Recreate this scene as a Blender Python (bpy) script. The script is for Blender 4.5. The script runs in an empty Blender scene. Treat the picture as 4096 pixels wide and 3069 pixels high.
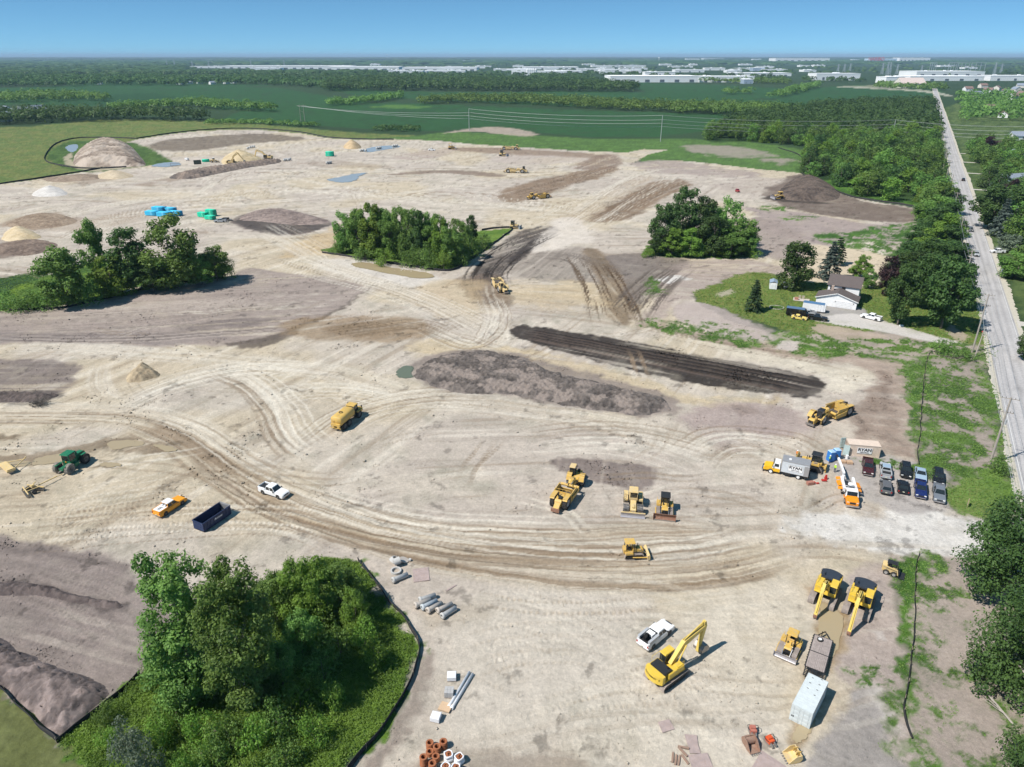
import bpy, bmesh, math, random
import numpy as np
from mathutils import Vector, Matrix

# ------------------------------------------------------------------ camera, sky, sun, exposure
scene = bpy.context.scene
F, HZ, CAMH = 2839.0, 222.0, 73.0            # focal length and horizon row of the 4096 px wide photograph, drone height
TH = math.atan((1534.5 - HZ) / F); CT, ST = math.cos(TH), math.sin(TH)
cam_data = bpy.data.cameras.new('camera'); cam = bpy.data.objects.new('camera', cam_data)
scene.collection.objects.link(cam)
cam_data.sensor_width = 36; cam_data.lens = 36 * F / 4096; cam_data.clip_start = 1; cam_data.clip_end = 120000
cam.location = (0, 0, CAMH); cam.rotation_euler = (math.pi / 2 - TH, 0, 0)
scene.camera = cam
SUN_EL, SUN_AZ = math.radians(52), math.radians(205)      # direction TO the sun, azimuth counter-clockwise from +x
world = bpy.data.worlds.new('World'); scene.world = world; world.use_nodes = True
wn = world.node_tree.nodes; wl = world.node_tree.links
sky = wn.new('ShaderNodeTexSky'); sky.sky_type = 'NISHITA'; sky.sun_disc = False
sky.sun_elevation = SUN_EL; sky.sun_rotation = math.pi / 2 - SUN_AZ
sky.altitude = 0; sky.air_density = 0.30; sky.dust_density = 0.0; sky.ozone_density = 9.0
wn['Background'].inputs['Strength'].default_value = 0.088
hs_ = wn.new('ShaderNodeMix'); hs_.data_type = 'RGBA'; hs_.blend_type = 'MULTIPLY'; hs_.inputs[0].default_value = 1; hs_.inputs[7].default_value = (.96, 1.15, .95, 1)
wl.new(sky.outputs[0], hs_.inputs[6]); ev_ = wn.new('ShaderNodeMix'); ev_.data_type = 'RGBA'; ev_.inputs[0].default_value = .30; ev_.inputs[7].default_value = (1.50, 3.95, 6.5, 1)   # summer haze evens the clear sky out
wl.new(hs_.outputs[2], ev_.inputs[6]); wl.new(ev_.outputs[2], wn['Background'].inputs['Color'])
sl = bpy.data.lights.new('sun', 'SUN'); sl.energy = 4.3; sl.angle = math.radians(0.53); sl.color = (1.0, 0.945, 0.875)
sun = bpy.data.objects.new('sun', sl); scene.collection.objects.link(sun)
sdir = Vector((math.cos(SUN_EL) * math.cos(SUN_AZ), math.cos(SUN_EL) * math.sin(SUN_AZ), math.sin(SUN_EL)))
sun.rotation_euler = sdir.to_track_quat('Z', 'Y').to_euler()
vs = scene.view_settings; vs.view_transform = 'Standard'; vs.look = 'None'; vs.gamma = 1; vs.exposure = 0.46; vs.use_curve_mapping = False
scene.cycles.use_denoising = True; scene.cycles.max_bounces = 5; scene.cycles.diffuse_bounces = 2
scene.cycles.glossy_bounces = 2; scene.cycles.transmission_bounces = 2; scene.cycles.volume_bounces = 0; scene.cycles.transparent_max_bounces = 4
scene.cycles.use_adaptive_sampling = True; scene.cycles.adaptive_threshold = 0.02
scene.render.film_transparent = False

# ------------------------------------------------------------------ helpers
KL = 1.30                                      # what sunlit flat ground of albedo 1 reads as
def lin(c): c = c / 255; return c / 12.92 if c < 0.04045 else ((c + 0.055) / 1.055) ** 2.4
def alb(r, g, b): return tuple(lin(c) / KL for c in (r, g, b))
def G(u, v, z=0.0):                            # photograph pixel (4096 wide) -> point on the plane at height z
    xr = (u - 2048) / F; yr = -(v - 1534.5) / F
    dy = CT + yr * ST; dz = -ST + yr * CT; t = (z - CAMH) / dz
    return xr * t, dy * t
VW = 1.8526
def V(u, v): return G(u * VW, v * VW)          # the same from the 2211 px wide view
def hpx(ub, vb, vt):                           # height of something whose foot is at (ub, vb) and whose top is in row vt
    x, y = G(ub, vb); yr = -(vt - 1534.5) / F
    return CAMH + y * (-ST + yr * CT) / (CT + yr * ST)
RNG = np.random.default_rng(7)
def _h(ix, iy, seed):
    n = (ix.astype(np.uint32) * np.uint32(374761393) + iy.astype(np.uint32) * np.uint32(668265263) + np.uint32(seed * 2654435 + 97)) & np.uint32(0xffffffff)
    n = (n ^ (n >> np.uint32(13))) * np.uint32(1274126177); n = n ^ (n >> np.uint32(16))
    n = n * np.uint32(2246822519); n = n ^ (n >> np.uint32(15))
    return n.astype(np.float64) / 4294967295.0
def vnoise(x, y, seed=0):
    x = np.asarray(x, float); y = np.asarray(y, float)
    ix = np.floor(x); iy = np.floor(y); fx = x - ix; fy = y - iy
    fx = fx * fx * (3 - 2 * fx); fy = fy * fy * (3 - 2 * fy)
    ix = ix.astype(np.int64); iy = iy.astype(np.int64)
    a = _h(ix, iy, seed); b = _h(ix + 1, iy, seed); c = _h(ix, iy + 1, seed); d = _h(ix + 1, iy + 1, seed)
    return (a + (b - a) * fx) * (1 - fy) + (c + (d - c) * fx) * fy
def fbm(x, y, seed=0, oct=4, gain=0.5):
    s = 0; a = 1; t = 0; x = np.asarray(x, float); y = np.asarray(y, float)
    for o in range(oct):
        s = s + a * vnoise(x, y, seed + o * 17); t += a; a *= gain
        x, y = x * 1.93 + y * 0.57 + 13.7, y * 1.93 - x * 0.57 + 5.1
    return s / t
def sstep(a, b, x): t = np.clip((x - a) / (b - a), 0, 1); return t * t * (3 - 2 * t)
def spline(pts, n=8, closed=False):            # Catmull-Rom
    P = [np.array(p, float) for p in pts]
    if not closed: P = [2 * P[0] - P[1]] + P + [2 * P[-1] - P[-2]]; rng = range(1, len(P) - 2)
    else: rng = range(len(P))
    out = []; m = len(P)
    for i in rng:
        p0, p1, p2, p3 = P[(i - 1) % m], P[i % m], P[(i + 1) % m], P[(i + 2) % m]
        for k in range(n):
            t = k / n
            out.append(0.5 * (2 * p1 + (p2 - p0) * t + (2 * p0 - 5 * p1 + 4 * p2 - p3) * t * t + (3 * p1 - p0 - 3 * p2 + p3) * t ** 3))
    if not closed: out.append(P[-2])
    return np.array(out)
def poly_sd(poly, x, y):                       # signed distance, positive inside
    poly = np.asarray(poly, float); d2 = np.full(x.shape, 1e18); ins = np.zeros(x.shape, bool)
    for (ax, ay), (bx, by) in zip(poly, np.roll(poly, -1, 0)):
        ex, ey = bx - ax, by - ay; L = ex * ex + ey * ey + 1e-12
        t = np.clip(((x - ax) * ex + (y - ay) * ey) / L, 0, 1)
        d2 = np.minimum(d2, (x - ax - t * ex) ** 2 + (y - ay - t * ey) ** 2)
        c = ((ay > y) != (by > y)); ins ^= c & (x < (bx - ax) * (y - ay) / (by - ay + 1e-12) + ax)
    d = np.sqrt(d2); return np.where(ins, d, -d)
def line_dist(pl, x, y):                       # distance, signed lateral, arc length
    best = np.full(x.shape, 1e18); lat = np.zeros(x.shape); arc = np.zeros(x.shape); s0 = 0
    for (ax, ay), (bx, by) in zip(pl[:-1], pl[1:]):
        ex, ey = bx - ax, by - ay; L = math.hypot(ex, ey) + 1e-9
        t = np.clip(((x - ax) * ex + (y - ay) * ey) / (L * L), 0, 1)
        qx, qy = x - ax - t * ex, y - ay - t * ey; d = qx * qx + qy * qy
        m = d < best; best = np.where(m, d, best); sg = np.sign(ex * qy - ey * qx)
        lat = np.where(m, sg * np.sqrt(d), lat); arc = np.where(m, s0 + t * L, arc); s0 += L
    return np.sqrt(best), lat, arc

def tag(o, label=None, cat=None, group=None, kind=None):
    if label: o['label'] = label
    if cat: o['category'] = cat
    if group: o['group'] = group
    if kind: o['kind'] = kind
    return o
COL = scene.collection
def link(name, data, parent=None):
    o = bpy.data.objects.new(name, data); COL.objects.link(o)
    if parent: o.parent = parent
    return o
def empty(name, loc=(0, 0, 0), rz=0.0):
    o = bpy.data.objects.new(name, None); COL.objects.link(o); o.location = loc; o.rotation_euler = (0, 0, rz)
    o.empty_display_size = 0.2; return o
def np_mesh(name, verts, faces, mats, smooth=False):   # faces (n,3) or (n,4)
    me = bpy.data.meshes.new(name); verts = np.asarray(verts, np.float32); faces = np.asarray(faces, np.int32); k = faces.shape[1]
    me.vertices.add(len(verts)); me.vertices.foreach_set('co', verts.ravel())
    me.loops.add(faces.size); me.loops.foreach_set('vertex_index', faces.ravel())
    me.polygons.add(len(faces)); me.polygons.foreach_set('loop_start', np.arange(0, faces.size, k, dtype=np.int32))
    me.polygons.foreach_set('loop_total', np.full(len(faces), k, np.int32))
    if smooth: me.polygons.foreach_set('use_smooth', np.ones(len(faces), bool))
    for m in (mats if isinstance(mats, (list, tuple)) else [mats]): me.materials.append(m)
    me.update(calc_edges=True); return me
def add_color(me, name, col):
    a = me.attributes.new(name, 'FLOAT_COLOR', 'POINT')
    c = np.ones((len(col), 4), np.float32); c[:, :3] = col; a.data.foreach_set('color', c.ravel())

# ------------------------------------------------------------------ materials
MATS = {}
def nodes_of(name):
    m = bpy.data.materials.new(name); m.use_nodes = True; nt = m.node_tree
    return m, nt.nodes, nt.links, nt.nodes['Principled BSDF']
def mat(name, col=(.5, .5, .5), rough=.6, metal=0.0, dirt=0.0, dirt_col=(.30, .25, .19), scale=1.5, bump=0.0, spec=.4, var=.08):
    """painted or bare surface with blotchy dirt and slight tone variation"""
    if name in MATS: return MATS[name]
    m, n, l, b = nodes_of(name)
    tc = n.new('ShaderNodeTexCoord')
    nz = n.new('ShaderNodeTexNoise'); nz.inputs['Scale'].default_value = scale; nz.inputs['Detail'].default_value = 5; nz.inputs['Roughness'].default_value = .65
    l.new(tc.outputs['Object'], nz.inputs['Vector'])
    hs = n.new('ShaderNodeMix'); hs.data_type = 'RGBA'; hs.blend_type = 'MULTIPLY'; hs.inputs[0].default_value = 1
    mr = n.new('ShaderNodeMapRange'); mr.inputs[1].default_value = .3; mr.inputs[2].default_value = .7
    mr.inputs[3].default_value = 1 - var; mr.inputs[4].default_value = 1 + var
    l.new(nz.outputs['Fac'], mr.inputs[0]); hs.inputs[6].default_value = (*col, 1); l.new(mr.outputs[0], hs.inputs[7])
    out = hs.outputs[2]
    if dirt > 0:
        nd = n.new('ShaderNodeTexNoise'); nd.inputs['Scale'].default_value = scale * 2.3; nd.inputs['Detail'].default_value = 7; nd.inputs['Roughness'].default_value = .7
        l.new(tc.outputs['Object'], nd.inputs['Vector'])
        rr = n.new('ShaderNodeMapRange'); rr.inputs[1].default_value = .62 - dirt * .35; rr.inputs[2].default_value = .80 - dirt * .2; rr.inputs[4].default_value = min(.9, .35 + dirt)
        l.new(nd.outputs['Fac'], rr.inputs[0])
        mx = n.new('ShaderNodeMix'); mx.data_type = 'RGBA'; l.new(rr.outputs[0], mx.inputs[0]); l.new(out, mx.inputs[6]); mx.inputs[7].default_value = (*dirt_col, 1)
        out = mx.outputs[2]
        r2 = n.new('ShaderNodeMapRange'); r2.inputs[3].default_value = rough; r2.inputs[4].default_value = .95; l.new(rr.outputs[0], r2.inputs[0]); l.new(r2.outputs[0], b.inputs['Roughness'])
    else: b.inputs['Roughness'].default_value = rough
    l.new(out, b.inputs['Base Color']); b.inputs['Metallic'].default_value = metal; b.inputs['Specular IOR Level'].default_value = spec
    if bump > 0:
        bp = n.new('ShaderNodeBump'); bp.inputs['Strength'].default_value = bump; bp.inputs['Distance'].default_value = .05
        l.new(nz.outputs['Fac'], bp.inputs['Height']); l.new(bp.outputs[0], b.inputs['Normal'])
    MATS[name] = m; return m
def soil_mat(name, attr='soil', sc=1.0, bump=.85, bd=.22):
    m, n, l, b = nodes_of(name)
    at = n.new('ShaderNodeAttribute'); at.attribute_name = attr
    tc = n.new('ShaderNodeTexCoord')
    n1 = n.new('ShaderNodeTexNoise'); n1.inputs['Scale'].default_value = 1.7 * sc; n1.inputs['Detail'].default_value = 9; n1.inputs['Roughness'].default_value = .80
    l.new(tc.outputs['Object'], n1.inputs['Vector'])
    mr = n.new('ShaderNodeMapRange'); mr.inputs[1].default_value = .25; mr.inputs[2].default_value = .75; mr.inputs[3].default_value = .70; mr.inputs[4].default_value = 1.30
    l.new(n1.outputs['Fac'], mr.inputs[0])
    mu = n.new('ShaderNodeMix'); mu.data_type = 'RGBA'; mu.blend_type = 'MULTIPLY'; mu.inputs[0].default_value = 1
    l.new(at.outputs['Color'], mu.inputs[6]); l.new(mr.outputs[0], mu.inputs[7]); l.new(mu.outputs[2], b.inputs['Base Color'])
    bp = n.new('ShaderNodeBump'); bp.inputs['Strength'].default_value = bump; bp.inputs['Distance'].default_value = bd
    l.new(n1.outputs['Fac'], bp.inputs['Height']); l.new(bp.outputs[0], b.inputs['Normal'])
    b.inputs['Roughness'].default_value = .95; b.inputs['Specular IOR Level'].default_value = .15
    MATS[name] = m; return m

# ------------------------------------------------------------------ the ground: one sheet, finer near the site, out to the horizon
ROAD_A, ROAD_B = 35.7, 0.5285                 # left road edge x = A + B*y
def terrain(x, y):                            # gentle relief everything stands on
    near = 1 - sstep(900, 2000, np.hypot(x, y))
    road = sstep(4, 16, np.abs(x - (ROAD_A + 4.5 + ROAD_B * y)) / math.hypot(1, ROAD_B))
    return (fbm(x / 46, y / 46, 3, 3) - .5) * 0.5 * near * road
def tz(x, y): return float(terrain(np.array([x]), np.array([y]))[0])
ys = [-90, -60, -35, -15, 0, 12, 22]
y = 30.0
while y < 1150: ys.append(y); y += 0.115 + y * y / 58000
while y < 60000: ys.append(y); y *= 1.028
ys = np.array(ys)
tc_ = np.linspace(-1, 1, 960); tc_ = np.concatenate([[-4, -2.6, -1.9, -1.5, -1.25, -1.1], tc_, [1.1, 1.25, 1.5, 1.9, 2.6, 4]])
W_ = 0.78 * np.maximum(ys, 25) + 28
GX = (W_[:, None] * tc_[None, :]).ravel(); GY = np.repeat(ys, len(tc_))
NG = len(GX)
gh = terrain(GX, GY); gveg = np.zeros(NG)
gcol = np.zeros((NG, 3))
wn1 = fbm(GX / 11, GY / 11, 41, 4) - .5; wn2 = fbm(GX / 11, GY / 11, 42, 4) - .5
wf1 = fbm(GX / 1.9, GY / 1.9, 43, 3) - .5; wf2 = fbm(GX / 1.9, GY / 1.9, 44, 3) - .5
def worldpoly(pts, smooth=True):
    P = np.array([V(*p) for p in pts])
    return spline(P, 5, True) if smooth and len(pts) > 4 else P
def pmask(pts, soft=1.0, warp=3.0, fine=1.0, smooth=True, sub=None, raw=False):
    P = worldpoly(pts, smooth) if not raw else np.array(pts)
    mg = 2 * warp + soft + 6
    m = (GX > P[:, 0].min() - mg) & (GX < P[:, 0].max() + mg) & (GY > P[:, 1].min() - mg) & (GY < P[:, 1].max() + mg)
    idx = np.nonzero(m)[0]; out = np.zeros(NG)
    if len(idx) == 0: return out
    sd = poly_sd(P, GX[idx] + warp * 3 * wn1[idx] + fine * 3.2 * wf1[idx], GY[idx] + warp * 3 * wn2[idx] + fine * 3.2 * wf2[idx])
    out[idx] = sstep(-soft, soft, sd); return out
def blend(mask, col, op=1.0):
    global gcol
    a = (mask * op)[:, None]; gcol = gcol * (1 - a) + np.array(col)[None, :] * a
def patch(col, pts, op=1.0, soft=1.0, warp=3.0, fine=1.0, var=.0, streak=None, dh=0.0, smooth=True):
    """a patch of soil of its own colour; streak=(angle deg, strength) leaves grader marks in it"""
    global gh, gveg
    mk = pmask(pts, soft, warp, fine, smooth)
    i = np.nonzero(mk > 0)[0]
    if len(i) == 0: return mk
    c = np.tile(np.array(alb(*col)), (len(i), 1))
    if streak:
        a = math.radians(streak[0]); u = GX[i] * math.cos(a) + GY[i] * math.sin(a); w = -GX[i] * math.sin(a) + GY[i] * math.cos(a)
        s = vnoise(u / 30, w / 1.3, 61) * .6 + vnoise(u / 14, w / .55, 62) * .4
        c *= (1 + (s - .5) * 2 * streak[1])[:, None]; mk[i] *= 1 - .6 * sstep(.58, .80, vnoise(u / 45, w / 2.6, 63) * .6 + vnoise(u / 16, w / .8, 64) * .4)
    mk[i] *= (.55 + .9 * fbm(GX[i] / 4.5, GY[i] / 4.5, 73, 4, .6)).clip(0, 1)
    if var: c *= (1 + (fbm(GX[i] / 5, GY[i] / 5, 71, 4) - .5) * 2 * var)[:, None]
    a = (mk[i] * op)[:, None]; gcol[i] = gcol[i] * (1 - a) + c * a
    gveg[i] *= (1 - mk[i] * op)
    if dh: gh[i] += dh * mk[i]
    return mk
def grass(col, pts, op=1.0, soft=1.5, warp=3.0, cover=1.0, scale=4.0, col2=None, smooth=True, veg=1.0):
    """green cover; cover < 1 leaves it in clumps with soil between"""
    global gveg
    mk = pmask(pts, soft, warp, 1.5, smooth); i = np.nonzero(mk > 0)[0]
    if len(i) == 0: return mk
    k = np.ones(len(i))
    if cover < 1:
        f = fbm(GX[i] / scale, GY[i] / scale, 81, 6, .72); th = .5 + (.5 - cover) * .48; k = sstep(th - .09, th + .10, f)
    c = np.tile(np.array(alb(*col)), (len(i), 1)); c2 = np.array(alb(*(col2 or (col[0] * .72, col[1] * .78, col[2] * .75))))
    t = sstep(.3, .7, fbm(GX[i] / 7, GY[i] / 7, 91, 5, .6))[:, None]; c = c * (1 - t) + c2[None, :] * t
    t = fbm(GX[i] / .8, GY[i] / .8, 95, 2)[:, None]; c *= .72 + .56 * t
    a = (mk[i] * k * op)[:, None]; gcol[i] = gcol[i] * (1 - a) + c * a
    gveg[i] = np.maximum(gveg[i] * (1 - mk[i]), a[:, 0] * veg); return mk
def stroke(pts, width, col, op=.6, mode='solid', soft=.3, gauge=2.2, tw=.7, dh=0.0, ridges=0.0, seed=0, world=False):
    """a trail of wheels or tracks: solid, streak, pair"""
    global gh
    P = spline(np.array(pts) if world else np.array([V(*p) for p in pts]), 8); mg = width
    m = (GX > P[:, 0].min() - mg) & (GX < P[:, 0].max() + mg) & (GY > P[:, 1].min() - mg) & (GY < P[:, 1].max() + mg)
    i = np.nonzero(m)[0]
    if len(i) == 0: return
    d, lat, arc = line_dist(P, GX[i] + wf1[i] * .5 + wn1[i] * .8, GY[i] + wf2[i] * .5 + wn2[i] * .8)
    L = np.hypot(*np.diff(P, axis=0).T).sum()
    end = sstep(0, width * 1.5 + 4, arc + 2 * wn1[i] * width) * sstep(0, width * 1.5 + 4, L - arc + 2 * wn2[i] * width)
    if mode == 'solid': k = sstep(width / 2, width / 2 * (1 - soft) - .01, d)
    elif mode == 'streak':
        k = sstep(width / 2, width / 2 * (1 - soft) - .01, d)
        s = vnoise(lat / .7, arc / 40, 101 + seed) * .55 + vnoise(lat / .32, arc / 18, 102 + seed) * .45
        k = k * sstep(.46, .60, s)
    else:
        k = sstep(tw / 2 + .08, tw / 2 - .08, np.abs(np.abs(lat) - gauge / 2)) * (.55 + .9 * vnoise(lat / .3, arc / 6, 103 + seed)).clip(0, 1)
    k = k * end * (.75 + .5 * fbm(GX[i] / 9, GY[i] / 9, 111, 3))
    k = k.clip(0, 1)
    if ridges: k = k * np.where(np.sin(arc * 2 * math.pi / .95 + np.abs(lat) * 2) > -.1, 1, .25)
    a = (k * op)[:, None]; gcol[i] = gcol[i] * (1 - a) + np.array(alb(*col))[None, :] * a
    if dh: gh[i] += dh * k
    if ridges: gh[i] += ridges * k * np.sign(np.sin(arc * 2 * math.pi / .75))

def tracks(pts, n, spread, col, op, gauge=0.0, tw=.45, ridges=0.0, seed=0):
    """a family of nearly parallel passes"""
    rr = random.Random(seed * 7 + int(pts[0][0])); P = np.array([V(*p) for p in pts]); T = np.gradient(P, axis=0); T /= np.hypot(T[:, 0], T[:, 1])[:, None] + 1e-9; N = np.stack([-T[:, 1], T[:, 0]], 1)
    for j in range(n):
        o0 = rr.uniform(-.5, .5) * spread; o1 = o0 + rr.uniform(-.3, .3) * spread; Q = P + N * np.linspace(o0, o1, len(P))[:, None]
        stroke(Q, 3.0 + gauge, col[j % len(col)], op * rr.uniform(.6, 1.1), 'pair', gauge=gauge or .01, tw=tw * rr.uniform(.7, 1.5), dh=-.03, ridges=ridges, seed=j + seed * 11, world=True)
# ------------------------------------------------------------------ what the ground is made of (colours of the soils, crops and grasses themselves)
blend(np.ones(NG), alb(58, 80, 52))
f_ = fbm(GX / 260, GY / 260, 5, 4); gcol *= (.8 + .4 * f_)[:, None]
CROP, CROP2, MEADOW, LAWN = (54, 92, 53), (48, 83, 49), (100, 120, 66), (96, 128, 58)
SOILB = (204, 193, 178)
# crop fields, far to near
for p_ in ([(-150, 195), (120, 186), (330, 181), (600, 190), (690, 205), (800, 222), (700, 236), (480, 238), (430, 222), (260, 232), (-150, 222)],
           [(120, 178), (330, 176), (600, 184), (420, 190), (160, 186)],
           [(640, 176), (820, 196), (1000, 200), (1300, 196), (1500, 204), (1700, 220), (1500, 232), (1180, 228), (900, 215), (760, 205)],
           [(1340, 178), (1500, 182), (1720, 192), (1690, 212), (1560, 212), (1400, 200)],
           [(1735, 192), (1860, 183), (2030, 192), (2040, 204), (2010, 216), (1900, 228), (1700, 240), (1640, 226)],
           [(470, 262), (520, 240), (660, 232), (850, 222), (1050, 230), (1300, 240), (1560, 246), (1600, 262), (1530, 282), (1420, 296), (1280, 296), (1160, 286), (1060, 274), (980, 281), (880, 284), (700, 272), (560, 266)]):
    patch(CROP, p_, 1, soft=4, warp=3, fine=0, var=.10, streak=(8, .10), smooth=False)
patch(CROP2, [(110, 208), (330, 201), (420, 216), (290, 232), (130, 224)], 1, soft=4, warp=3, fine=0, var=.1, smooth=False)
patch((92, 128, 62), [(775, 233), (850, 226), (930, 230), (905, 235)], .95, soft=4, warp=5, var=.1)
patch((176, 176, 158), [(1790, 187), (1870, 188), (1990, 194), (2050, 205), (2050, 209), (1980, 198), (1860, 191)], .95, soft=2, warp=1, fine=0)
patch((150, 150, 128), [(1810, 186), (1900, 184), (1980, 188), (1900, 190)], .8, soft=3, warp=2)
# meadow left of the site and grass beyond it
grass(MEADOW, [(-300, 480), (-300, 262), (0, 275), (120, 268), (250, 258), (430, 262), (600, 272), (760, 286), (960, 296), (940, 306), (760, 303), (650, 290), (506, 281), (294, 303), (235, 365), (0, 402), (-200, 450)], soft=3, warp=4, col2=(122, 128, 76), veg=.3)
grass((96, 128, 66), [(690, 300), (870, 296), (960, 286), (1060, 288), (1180, 294), (1300, 300), (1440, 300), (1600, 306), (1735, 325), (1740, 375), (1700, 384), (1560, 356), (1440, 362), (1340, 336), (1180, 326), (1000, 318), (860, 306)], soft=3, warp=3, col2=(84, 112, 60), veg=.3)
for p_ in ([(1480, 316), (1540, 313), (1620, 322), (1660, 334), (1600, 340), (1500, 330)], [(1640, 345), (1690, 341), (1720, 352), (1680, 358)]):
    patch((172, 158, 150), p_, .75, soft=5, warp=9, fine=2, var=.12)
patch((188, 172, 158), [(960, 288), (1030, 276), (1100, 276), (1160, 290), (1120, 294), (1030, 284)], .85, soft=3, warp=4, var=.1)
# ---- the graded site
SITE = [(-320, 480), (-120, 425), (0, 398), (80, 388), (171, 373), (240, 362), (300, 358), (369, 349), (322, 330), (272, 308), (294, 302), (359, 291), (430, 283), (506, 280), (581, 282), (649, 288), (704, 298), (770, 302), (873, 301), (941, 304), (1009, 311), (1084, 316), (1180, 322), (1283, 327), (1350, 330), (1390, 322), (1440, 324), (1400, 334), (1363, 354), (1457, 346), (1541, 353), (1640, 366), (1725, 373), (1752, 392), (1776, 403), (1831, 424), (1916, 440), (1988, 452), (1982, 480), (1950, 530), (1900, 560), (1900, 620), (1660, 598), (1560, 600), (1490, 640), (1560, 690), (1700, 735), (1860, 762), (1960, 775), (1978, 830), (1972, 960), (1962, 1030), (2045, 1095), (2150, 1125), (2130, 1215), (1990, 1200), (1925, 1225), (1950, 1350), (1945, 1480), (1925, 1540), (1975, 1660), (1990, 1900), (640, 1900), (760, 1660), (820, 1585), (872, 1500), (897, 1440), (904, 1400), (880, 1345), (838, 1298), (800, 1243), (772, 1213), (690, 1207), (600, 1237), (520, 1278), (420, 1328), (348, 1385), (318, 1446), (300, 1455), (122, 1602), (60, 1545), (0, 1490), (-120, 1420), (-320, 1400)]
site = patch(SOILB, SITE, 1, soft=.8, warp=1.2, fine=.8, smooth=False)
PALE, TAN, PURP, GREY, DARK, BLACK, BROWN, MUD = (222, 214, 200), (204, 188, 158), (164, 151, 143), (142, 132, 126), (112, 102, 97), (74, 67, 64), (140, 118, 96), (134, 116, 96)
# broad tone drifts of the subsoil
d_ = fbm(GX / 38, GY / 38, 201, 4); i_ = np.nonzero(site > 0)[0]
for c_, lo, hi, op in ((TAN, .54, .66, .55), ((190, 174, 160), .30, .40, 0)):
    if op: k_ = sstep(lo, hi, d_[i_]) * site[i_] * op; gcol[i_] = gcol[i_] * (1 - k_[:, None]) + np.array(alb(*c_)) * k_[:, None]
k_ = sstep(.50, .60, 1 - d_[i_]) * site[i_] * .5; gcol[i_] = gcol[i_] * (1 - k_[:, None]) + np.array(alb(190, 178, 168)) * k_[:, None]
# grader and dozer passes: streaks along a slowly turning direction
best = np.zeros(len(i_)); x_, y_ = GX[i_], GY[i_]
for j, a_ in enumerate((-18, 4, 24, 62)):
    a = math.radians(a_); u = x_ * math.cos(a) + y_ * math.sin(a); w = -x_ * math.sin(a) + y_ * math.cos(a)
    sfn = vnoise(u / 42, w / 2.6, 211 + j) * .45 + vnoise(u / 24, w / 1.1, 221 + j) * .35 + vnoise(u / 8, w / .45, 231 + j) * .2
    wt = sstep(.46, .60, fbm(x_ / 55, y_ / 55, 241 + j, 2)) if j else np.ones(len(i_))
    best = best * (1 - wt) + (sfn - .5) * wt
best *= .35 + .65 * sstep(72, 108, y_)
gcol[i_] *= (1 + best * .46 * site[i_])[:, None]; gh[i_] += best * .10
k_ = sstep(.60, .72, best + .5) * .45 * site[i_]; gcol[i_] = gcol[i_] * (1 - k_[:, None]) + np.array(alb(*PALE)) * k_[:, None]
k_ = sstep(.60, .74, .5 - best) * .40 * site[i_]; gcol[i_] = gcol[i_] * (1 - k_[:, None]) + np.array(alb(164, 146, 124)) * k_[:, None]

# ---- soil patches, far to near
patch((220, 211, 196), [(940, 1310), (1150, 1290), (1450, 1300), (1720, 1280), (1750, 1400), (1700, 1560), (1690, 1650), (960, 1640), (920, 1480)], .6, 5, 6, 2, var=.06)
patch((190, 180, 166), [(380, 830), (520, 815), (700, 850), (760, 940), (640, 960), (560, 900), (400, 880)], .5, 5, 6, 2, streak=(-30, .15), var=.12)
patch((126, 114, 100), [(318, 318), (360, 303), (450, 294), (560, 289), (650, 296), (640, 303), (520, 312), (440, 324), (350, 326)], .92, 3, 4, 1, var=.18)
patch((146, 126, 108), [(958, 321), (1060, 319), (1180, 325), (1290, 333), (1285, 341), (1150, 336), (1040, 331)], .85, 2, 3, 1, var=.15)
patch((176, 160, 150), [(840, 340), (900, 328), (980, 322), (960, 336), (900, 346)], .6, 4, 4, 1)
patch((190, 176, 166), [(1090, 335), (1240, 338), (1280, 346), (1180, 356), (1060, 350)], .6, 4, 5, 1)
patch((134, 116, 102), [(830, 378), (900, 370), (1000, 368), (1090, 378), (1060, 382), (960, 374), (880, 376)], .85, 1.5, 2, 1)
patch((150, 132, 116), [(640, 352), (740, 348), (850, 362), (760, 360), (690, 362)], .4, 3, 4, 1)
patch(BROWN, [(1072, 424), (1110, 402), (1210, 378), (1320, 358), (1335, 364), (1290, 384), (1230, 400), (1170, 424), (1110, 436)], .88, 2.5, 3, 1, streak=(60, .25), var=.15)
patch((134, 112, 96), [(1240, 362), (1275, 340), (1320, 332), (1345, 350), (1330, 362), (1290, 366)], .8, 3, 3, 1, streak=(62, .2), var=.15)
patch((138, 116, 94), [(1268, 474), (1310, 446), (1400, 396), (1468, 388), (1490, 400), (1430, 432), (1378, 466), (1300, 480)], .9, 2, 3, 1, streak=(58, .3), var=.12)
patch((190, 172, 148), [(1210, 470), (1310, 420), (1390, 380), (1400, 392), (1310, 446), (1260, 480)], .5, 4, 3, 1, streak=(58, .3))
patch((170, 156, 148), [(1360, 352), (1450, 346), (1560, 362), (1650, 376), (1600, 386), (1480, 376), (1400, 370)], .85, 3, 5, 1, streak=(-10, .15), var=.15)
patch((178, 164, 154), [(1540, 400), (1640, 384), (1700, 392), (1690, 410), (1600, 420)], .5, 4, 5, 1)
patch((122, 108, 98), [(1650, 418), (1700, 384), (1748, 374), (1790, 404), (1850, 430), (1930, 444), (1985, 456), (1960, 478), (1860, 474), (1760, 462), (1690, 446)], .95, 2, 3, 1, var=.22)
patch((78, 70, 64), [(1640, 428), (1680, 420), (1750, 432), (1790, 440), (1700, 437), (1660, 432)], .95, 1.5, 2, 1)
patch((90, 80, 74), [(1700, 396), (1740, 378), (1768, 392), (1776, 410), (1730, 412)], .8, 2, 3, 1, var=.2)
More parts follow.
